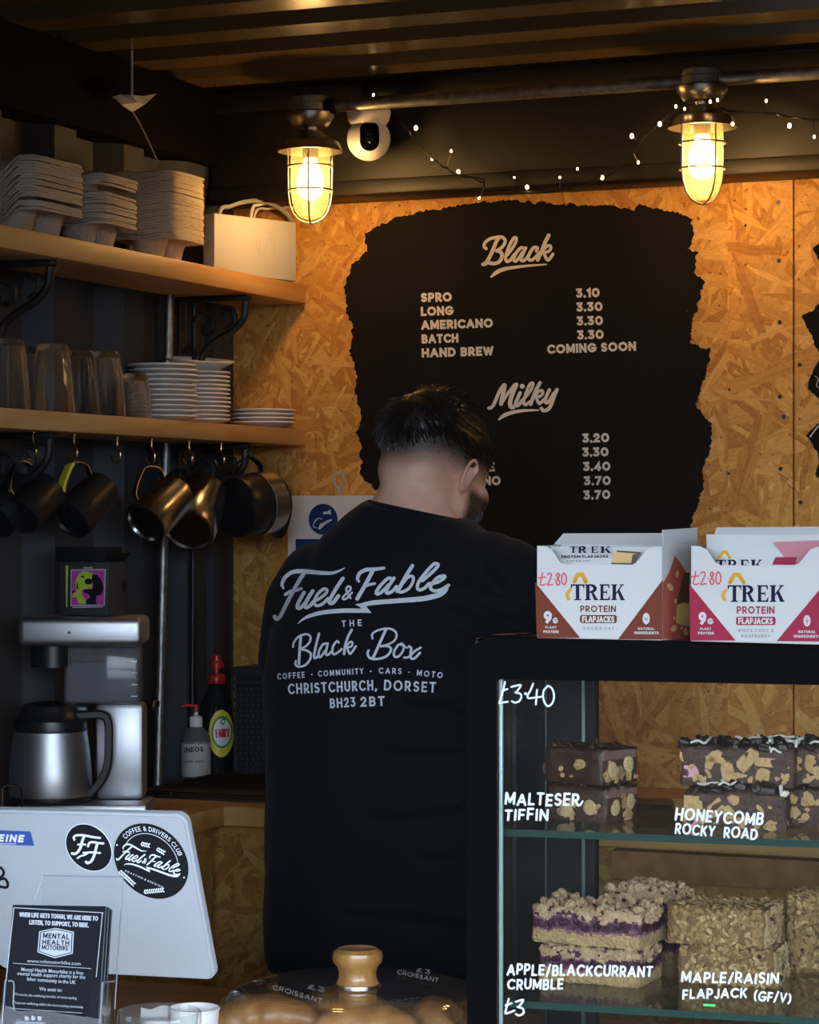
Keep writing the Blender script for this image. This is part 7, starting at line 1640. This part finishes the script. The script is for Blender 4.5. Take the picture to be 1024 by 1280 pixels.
for i in range(10):
    z = -i * .0030; j = (i * 37 % 7 - 3) * .0004
    r = thing('leaflet', f'black printed leaflet in the clear holder, {ORDL[i]}', 'leaflet', (lf(LW / 2, LH, z).x, lf(LW / 2, LH, z).y, lf(LW / 2, LH, z).z), group='leaflets in the clear holder')
    b = MB(); b.slab([lf(x + j, y, z) for x, y in ((0, 0), (LW, 0), (LW, LH), (0, LH))], -nl_ * .0009, 0); b.build('sheet', M['leaflet_black'] if i % 2 == 0 else M['leaflet_white'], r, smooth=0)
    if i: continue
    ik = Ink()
    for p in ([(120, 100), (880, 144)], [(120, 100), (12, 1092)], [(876, 144), (822, 690)]): ik.stroke(p, 6.5, o=o, k=K7, cap='square', sm=0)
    for p in ([(110, 574), (780, 620)], [(85, 958), (700, 1000)]): ik.stroke(p, 4, o=o, k=K7, cap='butt', sm=0)
    ik.lay(lp, 'border_print', M['leaflet_ink'], r)
    ik = Ink(); ik.text('WHEN LIFE GETS TOUGH, WE ARE HERE TO', (166, 178), (836, 214), 42, .25, o=o, k=K7, gap=.10, space=.36); ik.text('LISTEN, TO SUPPORT, TO RIDE.', (250, 244), (756, 270), 42, .25, o=o, k=K7, gap=.10, space=.36); ik.lay(lp, 'heading_lettering', M['leaflet_ink'], r)
    ik = Ink(); sh = [(335, 302), (475, 272), (632, 306), (622, 492), (468, 532), (320, 480)]; ik.poly(sh, 0, o, K7); bd = ik.lay(lp, 'badge', M['leaflet_ink'], r)
    cc = (475, 398); ik = Ink()
    for a_, c_ in zip(sh, sh[1:] + sh[:1]):
        f = lambda p, s_: (cc[0] + (p[0] - cc[0]) * s_, cc[1] + (p[1] - cc[1]) * s_); ik.poly([f(a_, .93), f(c_, .93), f(c_, .88), f(a_, .88)], 0, o, K7)
    ik.text('MENTAL', (368, 360), (592, 374), 46, .20, o=o, k=K7, gap=.18); ik.text('HEALTH', (362, 412), (592, 424), 42, .20, o=o, k=K7, gap=.18); ik.text('MOTORBIKE', (358, 458), (585, 468), 42, .17, o=o, k=K7, gap=.14); ik.lay(lp2, 'badge_lettering', M['leaflet_black'], bd)
    ik = Ink(); ik.font('www.mhmotorbike.com', (232, 566), (690, 592), 30, o=o, k=K7)
    for tx, p0, p1, h in (('Mental Health Motorbike is a free', (182, 640), (712, 672), 32), ('mental health support charity for the', (150, 675), (728, 708), 32), ('biker community in the UK', (232, 722), (646, 752), 32), ('We exist to:', (335, 806), (530, 818), 32)): ik.font(tx, p0, p1, h, o=o, k=K7, bold=.006)
    for tx, p0, p1, h in (('Promote the wellbeing benefits of motorcycling', (142, 850), (655, 882), 22), ('Improve wellbeing within the motorcycling community', (132, 920), (710, 958), 22), ('@mhmotorbike', (132, 1090), (385, 1100), 36)): ik.font(tx, p0, p1, h, o=o, k=K7)
    for p in ([(118, 838), (124, 846), (136, 828)], [(108, 908), (114, 916), (126, 898)]): ik.stroke(p, 5, o=o, k=K7, sm=0)
    for q in (228, 284, 338): ik.ell((q, 1044), 17, 19, 0, 0, 18, o, K7)
    ik.lay(lp, 'text_print', M['leaflet_ink'], r)

# ================================================================== cake dome, jar
pd = at(447, 640, 3.0); D0 = Matrix.Translation((pd.x, pd.y, 0))
board = thing('cake_stand', 'round wooden cake stand under the glass dome on the serving counter', 'cake stand', (pd.x, pd.y, .88))
b = MB(); b.lathe([(0, .926), (.178, .926), (.183, .930), (.183, .940), (.179, .9445), (0, .9445)], 56, T=D0); b.build('plate', M['shelf_wood'], board)
b = MB(); b.lathe([(0, .8802), (.085, .8802), (.088, .884), (.060, .892), (.030, .900), (.026, .912), (.040, .926), (0, .926)], 40, T=D0); b.build('pedestal', M['shelf_wood'], board)
M['dome_glass'] = glass('dome_glass', (.97, .98, .98), dirt=.02, ior=1.65)
dome = thing('glass_dome', 'large clear glass dome with a turned wooden knob over the pastries', 'cake dome', (pd.x, pd.y, .945))
pr = [(.176, .9448), (.1765, .95), (.1765, .955), (.173, .975), (.165, .990), (.152, 1.000), (.135, 1.0055), (.09, 1.0072), (.030, 1.0078), (0, 1.0078)]
b = MB(); b.lathe(pr + [(0, 1.0048), (.030, 1.0048), (.09, 1.0042), (.134, 1.0025), (.150, .9972), (.162, .9885), (.170, .974), (.1733, .955), (.1733, .95), (.173, .9448), (.176, .9448)], 72, T=D0); b.build('glass', M['dome_glass'], dome, smooth=60, fix=False)
b = MB(); b.lathe([(0, 1.0080), (.0245, 1.0080), (.026, 1.010), (.0235, 1.016), (.0225, 1.022), (.0245, 1.030), (.0295, 1.036), (.0310, 1.042), (.0295, 1.0485), (.0235, 1.0525), (.014, 1.0515), (0, 1.0505)], 40, T=D0); b.build('knob', mat('knob_wood', (.44, .23, .07), .3, var=(10, (.24, .105, .025), .45, (9, 9, .8)), coat=.3), dome)
b = MB(); b.lathe([(.0245, 1.0080), (.0285, 1.0080), (.0285, 1.0100), (.0255, 1.0105)], 36, T=D0); b.build('washer', M['steel'], dome)
dz = lambda u, v: onZ(u, v, 1.0076)
ik = Ink(); ik.text('CROISSANT', (340, 1236), (402, 1254), 5.6, .14, cap='round', gap=.12, jit=.04); ik.text('\u00a33', (384, 1235.5), (406, 1240), 5.5, .14, cap='round', gap=.12)
ik.lay(dz, 'pen_writing', M['ink_white'], dome); ik = Ink(); ik.text('CROISSANT', (496, 1217), (548, 1228), 5.5, .14, cap='round', gap=.12, jit=.04); ik.text('\u00a33', (520, 1214.5), (538, 1217.5), 5, .14, cap='round', gap=.12); ik.lay(dz, 'pen_writing', M['ink_white'], dome)
M['pastry'] = mat('pastry', (.55, .27, .08), .4, var=(34, (.34, .13, .03), .5), bump=(60, .3), coat=.2)
def croissant(x, y, rz, s_, label):
    T = Matrix.Translation((pd.x + x, pd.y + y, .9447)) @ Matrix.Rotation(rz, 4, 'Z'); r = thing('croissant', label, 'pastry', mx=T, group='croissants under the dome')
    pts = []; rs = []
    for i in range(29):
        t_ = i / 28 * 2 - 1; a = t_ * 1.25; pts.append((math.sin(a) * .062 * s_, (math.cos(a) - .7) * .05 * s_, .026 * s_ * (1 - .25 * t_ * t_))); st = abs(math.sin(t_ * 7.5)) ; rs.append((.027 * s_ * (1 - abs(t_) ** 2.2 * .72)) * (.93 + .07 * st))
    b = MB(); b.tube(pts, rs, 18)
    zmin = min(p.z for p in b.v)
    for p in b.v: p.z = max(0, p.z - max(0, zmin))
    b.build('pastry', M['pastry'], r, local=True, smooth=70); return r
croissant(-.095, -.065, .75, 1.05, 'glazed croissant under the left front of the dome'); croissant(.045, -.075, .2, 1.05, 'glazed croissant under the right front of the dome'); croissant(-.03, .045, 2.9, 1.0, 'glazed croissant in the middle of the back under the dome'); croissant(.10, .03, 1.9, .95, 'glazed croissant at the right back under the dome')
pj = at(199, 640, 2.62); J0 = Matrix.Translation((pj.x, pj.y, 0)); zj = CAM.z - (1263 - 640) / F * 2.62
jar = thing('glass_jar', 'empty clear glass jar in front of the tablet till', 'jar', (pj.x, pj.y, .88))
b = MB(); b.lathe([(0, .8803), (.040, .8803), (.0425, .884), (.0425, zj - .02), (.0445, zj - .012), (.0445, zj - .003), (.0430, zj), (.0415, zj - .003), (.0400, zj - .02), (.0400, .888), (0, .886)], 48, T=J0); b.build('jar', glass('jar_glass', (.95, .97, .97), dirt=.04, ior=1.5), jar, smooth=50, fix=False)
